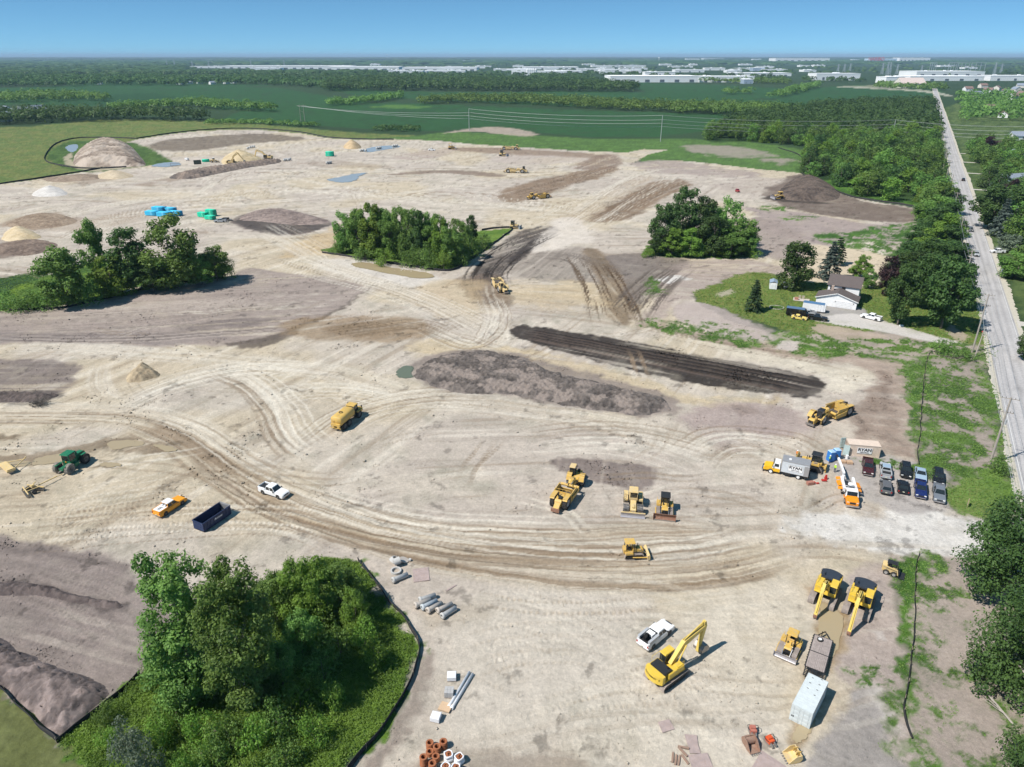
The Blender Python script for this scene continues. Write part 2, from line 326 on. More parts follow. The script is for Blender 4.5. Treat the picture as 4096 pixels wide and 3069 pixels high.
patch((168, 154, 148), [(1610, 448), (1700, 456), (1860, 480), (1975, 482), (1950, 530), (1870, 520), (1800, 530), (1740, 520), (1660, 500), (1630, 470)], .95, 3, 4, 1.5, var=.14)
grass((92, 124, 52), [(1640, 444), (1720, 448), (1700, 458), (1640, 454)], cover=.5, scale=3, veg=.4)
grass((96, 132, 52), [(1690, 470), (1760, 466), (1750, 478), (1700, 476)], cover=.6, scale=3, veg=.5)
grass((92, 128, 58), [(1750, 505), (1830, 500), (1980, 480), (1975, 545), (1890, 552), (1800, 528)], cover=.62, scale=4)
patch((214, 198, 172), [(1742, 535), (1790, 530), (1910, 555), (1905, 610), (1860, 625), (1730, 600)], .95, 1.5, 2, 1, var=.08)
# left side
patch((120, 108, 102), [(498, 480), (530, 462), (600, 452), (660, 462), (722, 482), (700, 492), (640, 508), (570, 502)], .9, 1.5, 2, 1, streak=(20, .25), var=.18)
patch((84, 78, 75), [(505, 478), (560, 474), (640, 486), (715, 484), (640, 505), (570, 500)], .85, 1, 2, 1, var=.15)
patch((168, 154, 146), [(540, 462), (600, 451), (680, 470), (620, 476)], .7, 1.5, 2, 1)
patch((158, 138, 118), [(10, 484), (70, 462), (140, 462), (175, 480), (110, 494), (40, 494)], .8, 2.5, 3, 1, var=.15)
patch((130, 114, 102), [(-60, 540), (20, 524), (90, 520), (130, 532), (60, 552), (-60, 560)], .85, 2, 3, 1, var=.18)
patch((178, 160, 140), [(100, 500), (200, 470), (330, 455), (330, 470), (220, 490)], .4, 4, 5, 1)
for p_ in ([(330, 388), (390, 376), (420, 380), (360, 394)], [(280, 400), (330, 392), (340, 402)], [(150, 395), (220, 380), (260, 386), (190, 400)], [(360, 500), (460, 500), (440, 506)]):
    patch((150, 132, 114), p_, .6, 2, 4, 1)
grass((62, 92, 50), [(-120, 604), (0, 600), (98, 592), (105, 620), (60, 650), (-120, 668)], col2=(52, 80, 46))
patch(PURP, [(-90, 672), (60, 672), (170, 664), (300, 632), (420, 612), (500, 598), (530, 578), (610, 588), (720, 604), (796, 622), (770, 640), (660, 705), (590, 732), (500, 748), (300, 748), (120, 742), (-90, 738)], .96, 1.2, 1.5, .8, streak=(8, .24), var=.08)
patch((126, 116, 112), [(380, 706), (480, 690), (570, 684), (600, 690), (520, 705), (430, 712)], .8, 2, 2, .6, streak=(14, .3))
patch((142, 132, 128), [(-90, 715), (200, 722), (420, 716), (480, 735), (300, 744), (-90, 736)], .8, 2, 2, .6, streak=(2, .25))
patch((190, 178, 166), [(80, 690), (240, 660), (420, 640), (560, 660), (400, 672), (240, 690)], .45, 4, 5, 1, streak=(10, .5))
patch((100, 90, 82), [(480, 746), (560, 728), (650, 705), (720, 668), (800, 622), (790, 628), (700, 690), (600, 738), (540, 752)], .85, 1, 1.5, 1, var=.2)
patch((130, 119, 114), [(-60, 783), (60, 780), (178, 786), (170, 812), (150, 835), (90, 858), (0, 868), (-60, 868)], .92, 1.2, 2, .8, streak=(2, .25), var=.12)
patch((84, 78, 76), [(-40, 848), (60, 846), (130, 852), (90, 866), (0, 872), (-40, 872)], .8, 1, 2, 1.2, var=.3)
patch((152, 130, 102), [(620, 700), (740, 680), (900, 690), (930, 712), (860, 740), (720, 742), (640, 728)], .75, 2.5, 3, 1.2, streak=(25, .3), var=.16)
patch((136, 116, 92), [(700, 708), (780, 696), (860, 706), (820, 730), (730, 730)], .6, 2, 3, 1.2, var=.2)
# middle, round the tree islands
patch((202, 178, 140), [(640, 520), (700, 500), (735, 480), (720, 540), (690, 550), (600, 556)], .7, 2.5, 3, 1, streak=(38, .2))
patch((222, 216, 208), [(690, 560), (760, 560), (900, 590), (960, 606), (900, 618), (800, 612), (700, 585)], .7, 2, 3, 1)
patch((98, 90, 85), [(1010, 600), (1040, 560), (1085, 522), (1125, 498), (1180, 488), (1206, 500), (1160, 536), (1105, 572), (1085, 600), (1050, 612)], .93, 1, 1.5, .8, streak=(52, .3), var=.15)
patch((70, 64, 62), [(1110, 548), (1150, 520), (1190, 494), (1206, 500), (1150, 545), (1100, 575)], .85, .8, 1.2, 1, var=.2)
patch((120, 104, 92), [(990, 610), (1040, 590), (1090, 600), (1080, 640), (1050, 660)], .8, 2, 2, 1, var=.2)
patch((224, 214, 202), [(1185, 490), (1230, 470), (1275, 490), (1280, 520), (1230, 530), (1160, 545)], .8, 2, 3, 1)
patch((154, 144, 134), [(1100, 575), (1160, 548), (1240, 535), (1300, 545), (1330, 590), (1290, 612), (1180, 605), (1110, 596)], .85, 2, 2.5, 1, streak=(70, .28), var=.15)
patch((134, 116, 94), [(1252, 545), (1290, 538), (1330, 580), (1372, 640), (1365, 690), (1320, 700), (1300, 640), (1285, 590)], .85, 1.5, 1.5, .8, streak=(98, .35), var=.12)
patch((122, 112, 106), [(1305, 555), (1370, 545), (1440, 550), (1492, 562), (1450, 600), (1400, 640), (1365, 650), (1340, 600)], .85, 1.5, 2, 1, var=.18)
patch((174, 159, 150), [(1470, 566), (1600, 560), (1690, 575), (1720, 602), (1620, 604), (1520, 632), (1450, 660), (1400, 700), (1370, 690), (1410, 640)], .85, 2, 3, 1, streak=(-15, .15), var=.12)
patch((162, 148, 140), [(1630, 470), (1720, 500), (1745, 530), (1725, 560), (1650, 555), (1625, 520)], .85, 2, 3, 1.5, var=.15)
patch((226, 222, 216), [(1420, 604), (1470, 594), (1490, 598), (1450, 614)], .9, .8, 2, 1)
patch((200, 178, 142), [(1120, 606), (1240, 610), (1310, 622), (1320, 660), (1200, 664), (1110, 650)], .5, 4, 6, 2.5, streak=(0, .2), var=.15)
patch((206, 182, 140), [(930, 610), (1020, 610), (1060, 650), (1020, 690), (900, 660)], .45, 3, 4, 1)
patch((120, 100, 82), [(1060, 640), (1085, 634), (1110, 646), (1100, 662), (1070, 664)], .7, 1.2, 2, 1, var=.25)
# the black windrowed strip and the tan around it
patch((202, 182, 144), [(870, 750), (980, 738), (1120, 752), (1260, 790), (1420, 830), (1520, 855), (1640, 862), (1700, 872), (1600, 890), (1460, 868), (1300, 832), (1150, 795), (1020, 765), (900, 775)], .6, 2, 3, 1.5, streak=(-18, .25), var=.15)
patch((220, 210, 190), [(1500, 730), (1640, 755), (1770, 785), (1880, 800), (1850, 842), (1760, 840), (1780, 815), (1600, 770)], .7, 2, 2.5, 1)
patch((168, 150, 136), [(1380, 690), (1440, 702), (1560, 728), (1720, 752), (1860, 765), (1960, 778), (1976, 830), (1974, 940), (1958, 1030), (1900, 985), (1870, 1000), (1800, 985), (1850, 930), (1870, 870), (1885, 820), (1840, 790), (1700, 768), (1560, 745), (1420, 712)], .85, 1.5, 2, 1, streak=(-14, .2), var=.14)
for p_ in ([(1900, 800), (1940, 810), (1930, 880), (1900, 900)], [(1850, 880), (1890, 870), (1900, 940), (1860, 960)], [(1920, 900), (1950, 900), (1940, 1000), (1910, 980)]):
    patch((128, 110, 98), p_, .55, 2, 4, 1.5, var=.3)
patch((224, 214, 196), [(1760, 835), (1800, 815), (1850, 815), (1840, 850), (1790, 852)], .8, 1.5, 2, 1)
patch((172, 156, 150), [(1475, 892), (1560, 868), (1700, 886), (1740, 915), (1690, 945), (1620, 965), (1540, 958), (1495, 930)], .85, 1.5, 2.5, 1, var=.13)
patch((142, 126, 116), [(1580, 880), (1640, 882), (1650, 896), (1600, 900)], .5, 1, 2, 1, var=.2)
patch((186, 170, 152), [(1700, 930), (1800, 950), (1830, 990), (1740, 1000), (1650, 975)], .6, 2, 3, 1, streak=(40, .25), var=.1)
patch((136, 124, 118), [(1178, 994), (1230, 987), (1320, 992), (1385, 1000), (1418, 1014), (1412, 1044), (1380, 1058), (1320, 1048), (1270, 1036), (1215, 1020)], .93, .6, .8, .6, streak=(80, .15), var=.12)
# berm surroundings
patch((148, 136, 128), [(880, 790), (950, 762), (1060, 756), (1180, 782), (1330, 824), (1440, 848), (1466, 880), (1420, 902), (1270, 888), (1100, 856), (940, 846)], .9, 1.2, 1.2, 1, var=.15)
# bottom left
patch((146, 134, 128), [(-120, 1172), (60, 1168), (160, 1182), (262, 1208), (330, 1260), (380, 1330), (350, 1385), (310, 1455), (230, 1515), (124, 1600), (60, 1545), (-120, 1430)], .95, .9, 1.2, .6, streak=(-16, .18), var=.10)
patch((100, 92, 90), [(-120, 1262), (60, 1258), (140, 1276), (210, 1296), (262, 1300), (265, 1316), (180, 1310), (60, 1290), (-120, 1290)], .8, .8, 1.2, 1.0, var=.3)
patch((118, 108, 104), [(-100, 1180), (100, 1190), (200, 1205), (180, 1215), (60, 1205)], .6, 1, 2, 1, var=.25)
# bottom right: stony grey-mauve ground, grey fines, mud
patch((182, 168, 160), [(1840, 1240), (1920, 1225), (1955, 1350), (1950, 1500), (1900, 1490), (1830, 1480), (1800, 1450), (1815, 1380), (1850, 1300)], .92, 1, 1.2, .8, var=.13)
patch((168, 162, 158), [(1735, 1700), (1765, 1620), (1800, 1560), (1850, 1500), (1910, 1495), (1950, 1560), (1985, 1700)], .92, .8, 1.2, .8, var=.12)
patch((206, 198, 190), [(1850, 1480), (1920, 1490), (1950, 1560), (1960, 1620), (1930, 1580), (1890, 1510)], .7, .8, 1, .8, var=.1)
patch((210, 202, 196), [(1880, 1360), (1905, 1365), (1915, 1385), (1895, 1380)], .7, .6, 1, .6)
patch((146, 140, 134), [(1780, 1690), (1820, 1600), (1890, 1560), (1930, 1640), (1940, 1700)], .5, 1.5, 2.5, 1, var=.2)
patch((160, 134, 96), [(1765, 1300), (1800, 1312), (1835, 1330), (1815, 1400), (1790, 1460), (1750, 1570), (1715, 1620), (1700, 1590), (1735, 1530), (1770, 1420), (1755, 1360)], .85, .8, .8, .5, var=.12)
patch((170, 142, 112), [(1738, 1265), (1760, 1262), (1770, 1290), (1745, 1285)], .6, .6, .6, .4)
# gravel entrance, parking lot, pale pads
patch((224, 220, 214), [(1702, 1140), (1740, 1122), (1800, 1120), (1880, 1110), (1950, 1098), (1990, 1092), (2060, 1105), (2190, 1120), (2150, 1210), (2020, 1200), (1900, 1196), (1800, 1185), (1740, 1160)], .9, 1.2, 2, 1.2, streak=(-4, .05), var=.05)
patch((180, 173, 168), [(1795, 1000), (1850, 968), (1880, 978), (1960, 990), (2040, 1015), (2046, 1085), (2030, 1102), (1960, 1108), (1900, 1085), (1850, 1062)], .92, .8, .8, .6, var=.07)
patch((180, 168, 150), [(920, 1300), (1040, 1300), (1120, 1320), (1020, 1345), (930, 1335)], .55, 1.2, 2, 1, streak=(-4, .2), var=.2)
patch((146, 134, 124), [(905, 1420), (930, 1400), (925, 1470), (880, 1560), (830, 1640), (800, 1700), (760, 1700), (830, 1580), (885, 1490)], .85, .8, 1, .8, var=.22)
patch((152, 138, 124), [(900, 1640), (1000, 1645), (1200, 1642), (1260, 1660), (1280, 1720), (900, 1720)], .6, 1, 1.5, .8, var=.3)
# wet, silty wheel tracks left
for p_ in ([(170, 965), (230, 950), (300, 945), (370, 958), (400, 972), (350, 980), (280, 972), (190, 985), (120, 1000), (60, 1015), (0, 1020), (-60, 1025), (-60, 985), (60, 980)], [(190, 1005), (240, 996), (280, 1008), (230, 1012)], [(-20, 945), (50, 940), (40, 952), (-20, 958)]):
    patch((136, 120, 100), p_, .85, .8, 1.6, 1.4, streak=(35, .25), var=.2)
# ---- haul roads and trails
ROADC = (224, 215, 198)
for p_, w_ in (([(-80, 755), (150, 752), (330, 765), (520, 778), (720, 806), (880, 850), (1080, 880), (1280, 905), (1440, 950), (1560, 1010)], 13),
               ([(-80, 870), (120, 882), (300, 890), (430, 925), (520, 990)], 10), ([(230, 770), (215, 820), (240, 860), (300, 885)], 8),
               ([(300, 860), (390, 815), (480, 792), (560, 790)], 7), ([(470, 800), (540, 830), (580, 870), (600, 930), (640, 985), (720, 1030)], 8),
               ([(1440, 960), (1560, 940), (1640, 965), (1700, 1010), (1690, 1080)], 11), ([(560, 500), (680, 560), (800, 605), (900, 640), (1000, 690), (1060, 720)], 11),
               ([(-80, 520), (100, 480), (250, 440), (420, 420), (600, 410), (820, 425), (1050, 440), (1230, 460)], 13),
               ([(-80, 430), (120, 410), (300, 392), (500, 360), (680, 335), (800, 318)], 10), ([(820, 425), (1000, 400), (1080, 396)], 9),
               ([(1230, 465), (1300, 420), (1370, 380), (1440, 362)], 10), ([(500, 345), (560, 330), (700, 322), (820, 330), (960, 350)], 8),
               ([(960, 720), (1060, 700), (1090, 735), (1010, 760)], 8), ([(420, 425), (470, 395), (560, 380), (640, 388), (760, 410)], 9)):
    stroke(p_, w_, ROADC, .42, 'solid', .7); stroke(p_, w_, (170, 152, 130), .35, 'streak', .4, seed=int(w_))
    stroke(p_, w_ * .8, (230, 222, 208), .35, 'streak', .4, seed=int(w_) + 5)
MUDT = (150, 130, 106)
S1 = [(-80, 900), (120, 900), (260, 906), (350, 924), (430, 966), (510, 1022), (620, 1078), (760, 1124), (900, 1152), (1060, 1168), (1250, 1172), (1420, 1164), (1560, 1162), (1662, 1172)]
S2 = [(420, 985), (500, 1040), (620, 1100), (760, 1150), (900, 1192), (1060, 1224), (1230, 1246), (1420, 1250), (1570, 1236), (1690, 1208), (1748, 1178)]
S3 = [(560, 1085), (700, 1130), (880, 1172), (1080, 1200), (1300, 1208), (1480, 1200)]
for p_, w_, sd in ((S1, 8.5, 1), (S2, 7.5, 2), (S3, 5, 3)):
    stroke(p_, w_ + 2, (212, 198, 174), .5, 'solid', .5); stroke(p_, w_, MUDT, .62, 'streak', .2, dh=-.05, seed=sd * 9); stroke(p_, w_ * .9, (120, 100, 80), .5, 'streak', .2, dh=-.05, seed=sd * 13)
    stroke(p_, w_ * .9, (226, 216, 198), .5, 'streak', .2, seed=sd * 17); stroke(p_, w_ * .8, MUDT, .40, 'pair', gauge=w_ * .42, tw=1.0, dh=-.05, seed=sd)
stroke([(300, 912), (380, 940), (460, 990), (540, 1030)], 4, (140, 120, 98), .75, 'solid', .7)
stroke([(1000, 1172), (1150, 1186), (1300, 1190), (1420, 1184)], 3, (140, 120, 100), .7, 'solid', .8)
stroke([(1640, 1145), (1735, 1165), (1790, 1165)], 3, (160, 140, 112), .6, 'streak', .4)
# crawler prints and single passes of tyres
TR = (148, 132, 112)
for p_, g_, tw_, op_ in (([(1042, 1050), (1010, 1040), (985, 1062), (975, 1065)], 1, .5, .0), ([(1062, 930), (1048, 962), (1022, 1000), (985, 1062)], 2.6, 1.0, .75), ([(1100, 938), (1080, 962), (1030, 1010), (1010, 1060)], .1, 1.0, .7),
                          ([(1360, 1350), (1430, 1368), (1500, 1366), (1560, 1345)], 2.2, .6, .4), ([(1290, 1480), (1350, 1440), (1430, 1425), (1540, 1440), (1580, 1445)], 2.2, .6, .45),
                          ([(480, 1100), (600, 1130), (700, 1160), (780, 1200)], 2.3, .7, .4), ([(20, 1120), (160, 1095), (300, 1070), (420, 1045)], 2.4, .7, .4), ([(40, 1150), (220, 1140), (420, 1120), (560, 1105)], 2.4, .7, .35),
                          ([(800, 1000), (820, 960), (900, 940), (1000, 920)], 2.4, .7, .4), ([(690, 950), (760, 900), (860, 870), (960, 860)], 2.2, .6, .4), ([(620, 840), (700, 850), (760, 880), (790, 905)], 2.4, .6, .35), ([(560, 840), (590, 900), (620, 960)], 2.2, .6, .4),
                          ([(340, 830), (420, 812), (500, 818), (560, 850)], 2.0, .5, .4), ([(330, 850), (420, 840), (520, 842), (620, 836)], 2.0, .5, .35), ([(300, 780), (290, 830), (330, 870)], 2.0, .5, .4),
                          ([(1150, 1050), (1180, 1090), (1190, 1130)], 2.6, .8, .25), ([(1340, 1090), (1350, 1130), (1330, 1170)], 2.8, .9, .25), ([(1000, 1420), (1100, 1480), (1230, 1520)], 2.2, .6, .25), ([(1100, 1360), (1200, 1400), (1320, 1410)], 2.2, .6, .3)):
    if op_: stroke(p_, g_ + tw_ + 1.5, TR, op_, 'pair', gauge=g_, tw=tw_, dh=-.05, ridges=.035)
LT, DK = (236, 229, 214), (140, 121, 100)
for j, (p_, n_, s_, c_, o_, rg) in enumerate((([(250, 880), (330, 840), (430, 810), (560, 792), (680, 800)], 8, 11, [LT], .6, 0), ([(470, 800), (545, 830), (590, 880), (620, 940), (680, 1000)], 8, 9, [LT, LT, DK], .65, 0), ([(690, 960), (760, 905), (850, 875), (960, 862), (1100, 868)], 7, 11, [LT, DK], .55, 0), ([(560, 870), (620, 850), (700, 838), (790, 842), (880, 860)], 6, 9, [LT], .6, 0),
        ([(300, 905), (400, 945), (520, 1025), (640, 1085), (800, 1135), (1000, 1165), (1300, 1176)], 7, 13, [DK, LT], .55, 0), ([(600, 1085), (800, 1160), (1000, 1205), (1250, 1235), (1500, 1235), (1700, 1195)], 7, 11, [DK, LT], .5, 0), ([(60, 1110), (200, 1085), (350, 1060), (470, 1030)], 6, 12, [DK, LT], .5, 1), ([(40, 1160), (220, 1140), (450, 1120), (640, 1120), (760, 1170)], 7, 11, [DK, LT], .5, 1),
        ([(900, 700), (1010, 745), (1060, 720), (1075, 680), (1060, 640)], 7, 11, [LT, DK], .5, 0), ([(600, 560), (700, 590), (820, 620), (930, 660), (1050, 720)], 7, 15, [LT, LT, DK], .5, 0), ([(1100, 960), (1250, 940), (1400, 950), (1560, 1000)], 6, 12, [LT, DK], .5, 0), ([(1480, 1000), (1560, 950), (1700, 960), (1760, 1000)], 6, 10, [LT, DK], .5, 0), ([(1000, 1300), (1150, 1330), (1330, 1330), (1480, 1310)], 4, 8, [(176, 160, 138), LT], .3, 1), ([(1100, 1560), (1300, 1500), (1480, 1480), (1640, 1440)], 4, 9, [(176, 160, 138), LT], .3, 1), ([(960, 1450), (1100, 1400), (1260, 1390), (1400, 1420)], 4, 8, [(176, 160, 138), LT], .3, 1),
        ([(1215, 480), (1300, 430), (1400, 375)], 10, 44, [LT, LT, DK], .5, 0), ([(830, 430), (980, 425), (1120, 440), (1240, 460)], 7, 24, [LT, DK], .5, 0), ([(420, 440), (560, 415), (720, 410), (840, 425)], 7, 24, [LT, DK], .5, 0), ([(450, 400), (500, 375), (620, 372), (760, 390)], 6, 20, [DK, LT], .5, 0), ([(150, 520), (260, 470), (400, 445), (560, 440)], 6, 20, [LT, DK], .5, 0), ([(600, 480), (720, 540), (760, 560)], 6, 14, [DK, LT], .4, 0), ([(60, 700), (300, 690), (500, 660), (700, 640)], 8, 26, [(186, 174, 164), (126, 116, 110)], .5, 0), ([(-40, 725), (250, 728), (450, 715), (640, 700)], 6, 10, [(186, 174, 164), (120, 110, 104)], .5, 0),
        ([(30, 1230), (120, 1250), (240, 1300), (300, 1380)], 6, 10, [(168, 154, 148), (112, 102, 98)], .45, 1), ([(40, 1350), (140, 1370), (240, 1420)], 6, 8, [(168, 154, 148), (112, 102, 98)], .45, 1), ([(1700, 1110), (1800, 1060), (1880, 1090), (1990, 1140)], 5, 9, [(200, 192, 184), DK], .3, 0))): tracks(p_, n_, s_, c_, o_, 1.9 if j % 2 else 2.3, .5, .03 if rg else 0, j)
for p_, w_, c_, o_ in (([(1262, 545), (1292, 590), (1318, 640), (1335, 690), (1340, 722)], 20, (100, 82, 64), .95), ([(1480, 562), (1430, 600), (1388, 640), (1352, 690)], 17, (100, 90, 82), .85), ([(1190, 496), (1122, 530), (1072, 566), (1050, 600), (1066, 645)], 19, (58, 52, 48), .95), ([(1330, 700), (1420, 715), (1560, 742), (1720, 765), (1880, 800)], 10, (132, 114, 98), .5), ([(1080, 560), (1160, 552), (1240, 556), (1310, 590)], 18, (112, 102, 94), .65), ([(640, 735), (760, 715), (900, 700), (1000, 730)], 12, (116, 98, 78), .5), ([(1290, 476), (1370, 430), (1470, 392)], 22, (112, 92, 74), .6), ([(1090, 430), (1180, 405), (1320, 362)], 20, (106, 88, 74), .6)): stroke(p_, w_, c_, o_, 'streak', .25, dh=-.08, seed=int(w_))
rt = random.Random(5)
for k in range(90):                            # many old passes
    u0 = rt.uniform(-50, 1950); v0 = rt.uniform(430, 1300) if k % 3 else rt.uniform(1230, 1640); a0 = rt.gauss(0, .5); L0 = rt.uniform(140, 420) * (v0 / 900)
    if v0 > 1230: u0 = rt.uniform(950, 1700)
    pts_ = []; u, v = u0, v0
    for q in range(5):
        pts_.append((u, v)); u += math.cos(a0) * L0 / 4; v += math.sin(a0) * L0 / 4 * .42; a0 += rt.gauss(0, .28)
    if min(p[1] for p in pts_) < 340 or any(p[0] < 920 and p[1] > 1190 for p in pts_): continue
    stroke(pts_, 4.5, rt.choice([(158, 141, 120), (232, 224, 208), (232, 224, 208), (146, 128, 106)]), rt.uniform(.3, .6) * (.45 if v0 > 1230 else 1), 'pair', gauge=rt.choice([1.8, 2.2, 2.6]), tw=rt.uniform(.5, .9), dh=-.03, seed=k)
patch((60, 54, 51), [(1106, 722), (1118, 702), (1180, 708), (1350, 735), (1520, 768), (1660, 792), (1760, 816), (1778, 836), (1756, 862), (1690, 852), (1560, 840), (1420, 812), (1280, 778), (1160, 745)], .97, .7, .8, 1.0, streak=(-27, .38), var=.14)
for t_ in (.14, .34, .55, .78):               # windrow ridges along the strip
    A_, B_ = (1112 + 10 * t_, 704 + 24 * t_), (1776 - 18 * t_, 822 + 38 * t_)
    stroke([A_, ((A_[0] + B_[0]) / 2, (A_[1] + B_[1]) / 2 + 2), B_], 2.2, (40, 37, 36), .9, 'solid', .8, dh=.55)
for t_ in (.0, .24, .45, .66, .9):
    A_, B_ = (1118 + 10 * t_, 706 + 24 * t_), (1770 - 18 * t_, 822 + 38 * t_)
    stroke([A_, ((A_[0] + B_[0]) / 2, (A_[1] + B_[1]) / 2 + 2), B_], 1.6, (110, 96, 88), .7, 'solid', .9)
stroke([(1356, 746), (1372, 772), (1384, 800), (1400, 826)], 4.4, (150, 130, 108), .7, 'pair', gauge=2.6, tw=1.1)
gcol[i_] *= (1 + (fbm(GX[i_] / 1.6, GY[i_] / 1.6, 301, 4, .6) - .5) * .32 * site[i_])[:, None]
k_ = sstep(.66, .76, fbm(GX[i_] / 3.2, GY[i_] / 3.2, 305, 5, .65)) * .4 * site[i_]; gcol[i_] *= (1 - k_)[:, None]
# ---- grass and weeds on top
grass((100, 132, 58), [(1385, 700), (1400, 680), (1440, 690), (1560, 715), (1640, 748), (1600, 752), (1450, 722)], cover=.62, scale=3)
grass((92, 122, 56), [(1400, 600), (1425, 600), (1440, 625), (1410, 640)], cover=.6, scale=2)
grass((96, 130, 56), [(1640, 735), (1700, 715), (1800, 735), (1960, 765), (2000, 770), (1985, 790), (1900, 778), (1760, 768)], cover=.66, scale=3.5)
patch((190, 176, 170), [(1455, 660), (1530, 655), (1620, 700), (1690, 735), (1600, 735), (1480, 700)], .85, 1.5, 2, 1, var=.14)
grass((96, 126, 60), [(1450, 690), (1560, 706), (1680, 742), (1560, 736), (1440, 712)], cover=.42, scale=2.5)
patch((182, 168, 156), [(1690, 720), (1800, 705), (1900, 716), (2010, 738), (2100, 750), (2030, 772), (1960, 778), (1860, 764), (1700, 738)], .95, 1, 1.5, 1, var=.13)
grass((98, 130, 58), [(1690, 722), (1800, 722), (1900, 728), (2010, 745), (2100, 756), (2030, 772), (1900, 768), (1760, 752)], cover=.55, scale=3)
YARD = [(1498, 640), (1560, 604), (1620, 590), (1680, 592), (1760, 610), (1880, 620), (1960, 600), (2098, 590), (2118, 700), (2126, 750), (2040, 745), (1900, 715), (1790, 720), (1700, 718), (1620, 694), (1560, 666)]
grass((112, 126, 62), YARD, soft=1, warp=1.5, col2=(124, 132, 72))
patch((196, 184, 168), [(1550, 634), (1580, 624), (1590, 632), (1560, 640)], .7, 1, 1.5, .8)
patch((190, 172, 156), [(1750, 712), (1800, 702), (1900, 722), (1880, 735), (1800, 730)], .85, 1, 2, 1, var=.15)
patch((186, 170, 156), [(2040, 715), (2070, 705), (2090, 725), (2060, 742)], .8, 1, 1.5, 1)
patch((206, 194, 186), [(1668, 752), (1690, 738), (1730, 738), (1715, 758)], .9, .5, .8, .5)
patch((172, 167, 164), [(1768, 652), (1850, 662), (1872, 676), (1870, 692), (1790, 690), (1755, 680)], .95, .6, .4, .3)
patch((214, 208, 202), [(1760, 690), (1830, 676), (1900, 690), (2000, 722), (2090, 745), (2085, 752), (2000, 738), (1900, 716), (1800, 700)], .95, .6, .5, .4)
VERGE = [(1972, 790), (2000, 765), (2090, 742), (2128, 760), (2152, 870), (2190, 1010), (2215, 1110), (2120, 1122), (2048, 1090), (2046, 1018), (2010, 1005), (1966, 1030), (1975, 940)]
patch((176, 162, 152), VERGE, .9, 1.2, 1.5, 1, var=.13)
grass((98, 126, 62), VERGE, cover=.52, scale=4.5, soft=1, warp=1)
grass((102, 132, 58), [(2046, 1050), (2130, 1020), (2195, 1040), (2200, 1110), (2110, 1118), (2050, 1092)], soft=1, warp=1, col2=(124, 140, 78))
grass((96, 130, 58), [(1972, 790), (1995, 770), (2005, 850), (2000, 930), (1985, 1000), (1968, 1030), (1978, 900)], cover=.8, scale=3)
grass((110, 140, 62), [(2118, 760), (2132, 765), (2160, 890), (2200, 1030), (2190, 1040), (2140, 890)], cover=.9, scale=3)
LR = [(1925, 1225), (1965, 1196), (2100, 1205), (2211, 1220), (2330, 1700), (1975, 1700), (1930, 1540), (1950, 1480), (1960, 1350)]
patch((182, 168, 158), LR, .9, 1, 1, 1, var=.13)
grass((96, 126, 62), LR, cover=.45, scale=3.2, soft=.8, warp=1)
grass((92, 130, 54), [(1945, 1225), (1990, 1210), (1995, 1300), (2000, 1400), (1992, 1480), (1975, 1550), (1955, 1560), (1962, 1450), (1965, 1330)], cover=.8, scale=2.5, soft=.8, warp=1.2)
grass((92, 128, 56), [(1830, 1450), (1900, 1440), (1960, 1450), (1955, 1500), (1880, 1490)], cover=.55, scale=1.8, soft=.8, warp=1)
grass((90, 126, 54), [(1955, 1600), (2010, 1590), (2030, 1700), (1960, 1700)], cover=.75, scale=2.5, soft=.8, warp=1)
grass((92, 128, 56), [(1855, 995), (1900, 985), (1960, 1000), (1990, 1010), (1960, 1018), (1880, 1000)], cover=.7, scale=2, soft=.6, warp=.8)
# tree islands and the foreground thicket
grass((74, 106, 48), [(-60, 668), (100, 664), (190, 650), (270, 628), (340, 612), (470, 596), (500, 580), (440, 560), (240, 560), (90, 600)], soft=.8, warp=1.0, col2=(120, 146, 52))
grass((88, 120, 50), [(696, 542), (740, 530), (860, 510), (1010, 500), (1060, 496), (1106, 494), (1070, 524), (1020, 560), (985, 577), (950, 582), (870, 572), (780, 558)], soft=.6, warp=.6, col2=(112, 138, 60))
grass((98, 138, 44), [(1392, 546), (1420, 520), (1500, 500), (1600, 505), (1636, 540), (1620, 556), (1500, 556), (1420, 552)], soft=.8, warp=1.0, col2=(72, 108, 42))
THICK = [(350, 1388), (422, 1330), (522, 1280), (602, 1239), (692, 1209), (772, 1214), (800, 1245), (838, 1300), (878, 1347), (901, 1400), (893, 1440), (868, 1500), (816, 1585), (756, 1660), (640, 1880), (160, 1880), (170, 1660), (124, 1604), (200, 1545), (302, 1456), (320, 1446)]
grass((86, 118, 44), THICK, soft=.5, warp=.5, col2=(104, 132, 50))
grass((116, 122, 78), [(-200, 1440), (0, 1492), (60, 1548), (120, 1604), (170, 1660), (200, 1880), (-300, 1880)], soft=.5, warp=.5, col2=(104, 110, 66), veg=0)
grass((88, 120, 50), [(20, 1508), (60, 1535), (118, 1590), (160, 1575), (130, 1560), (60, 1520)], cover=.8, scale=1.5, soft=.6, warp=.6)
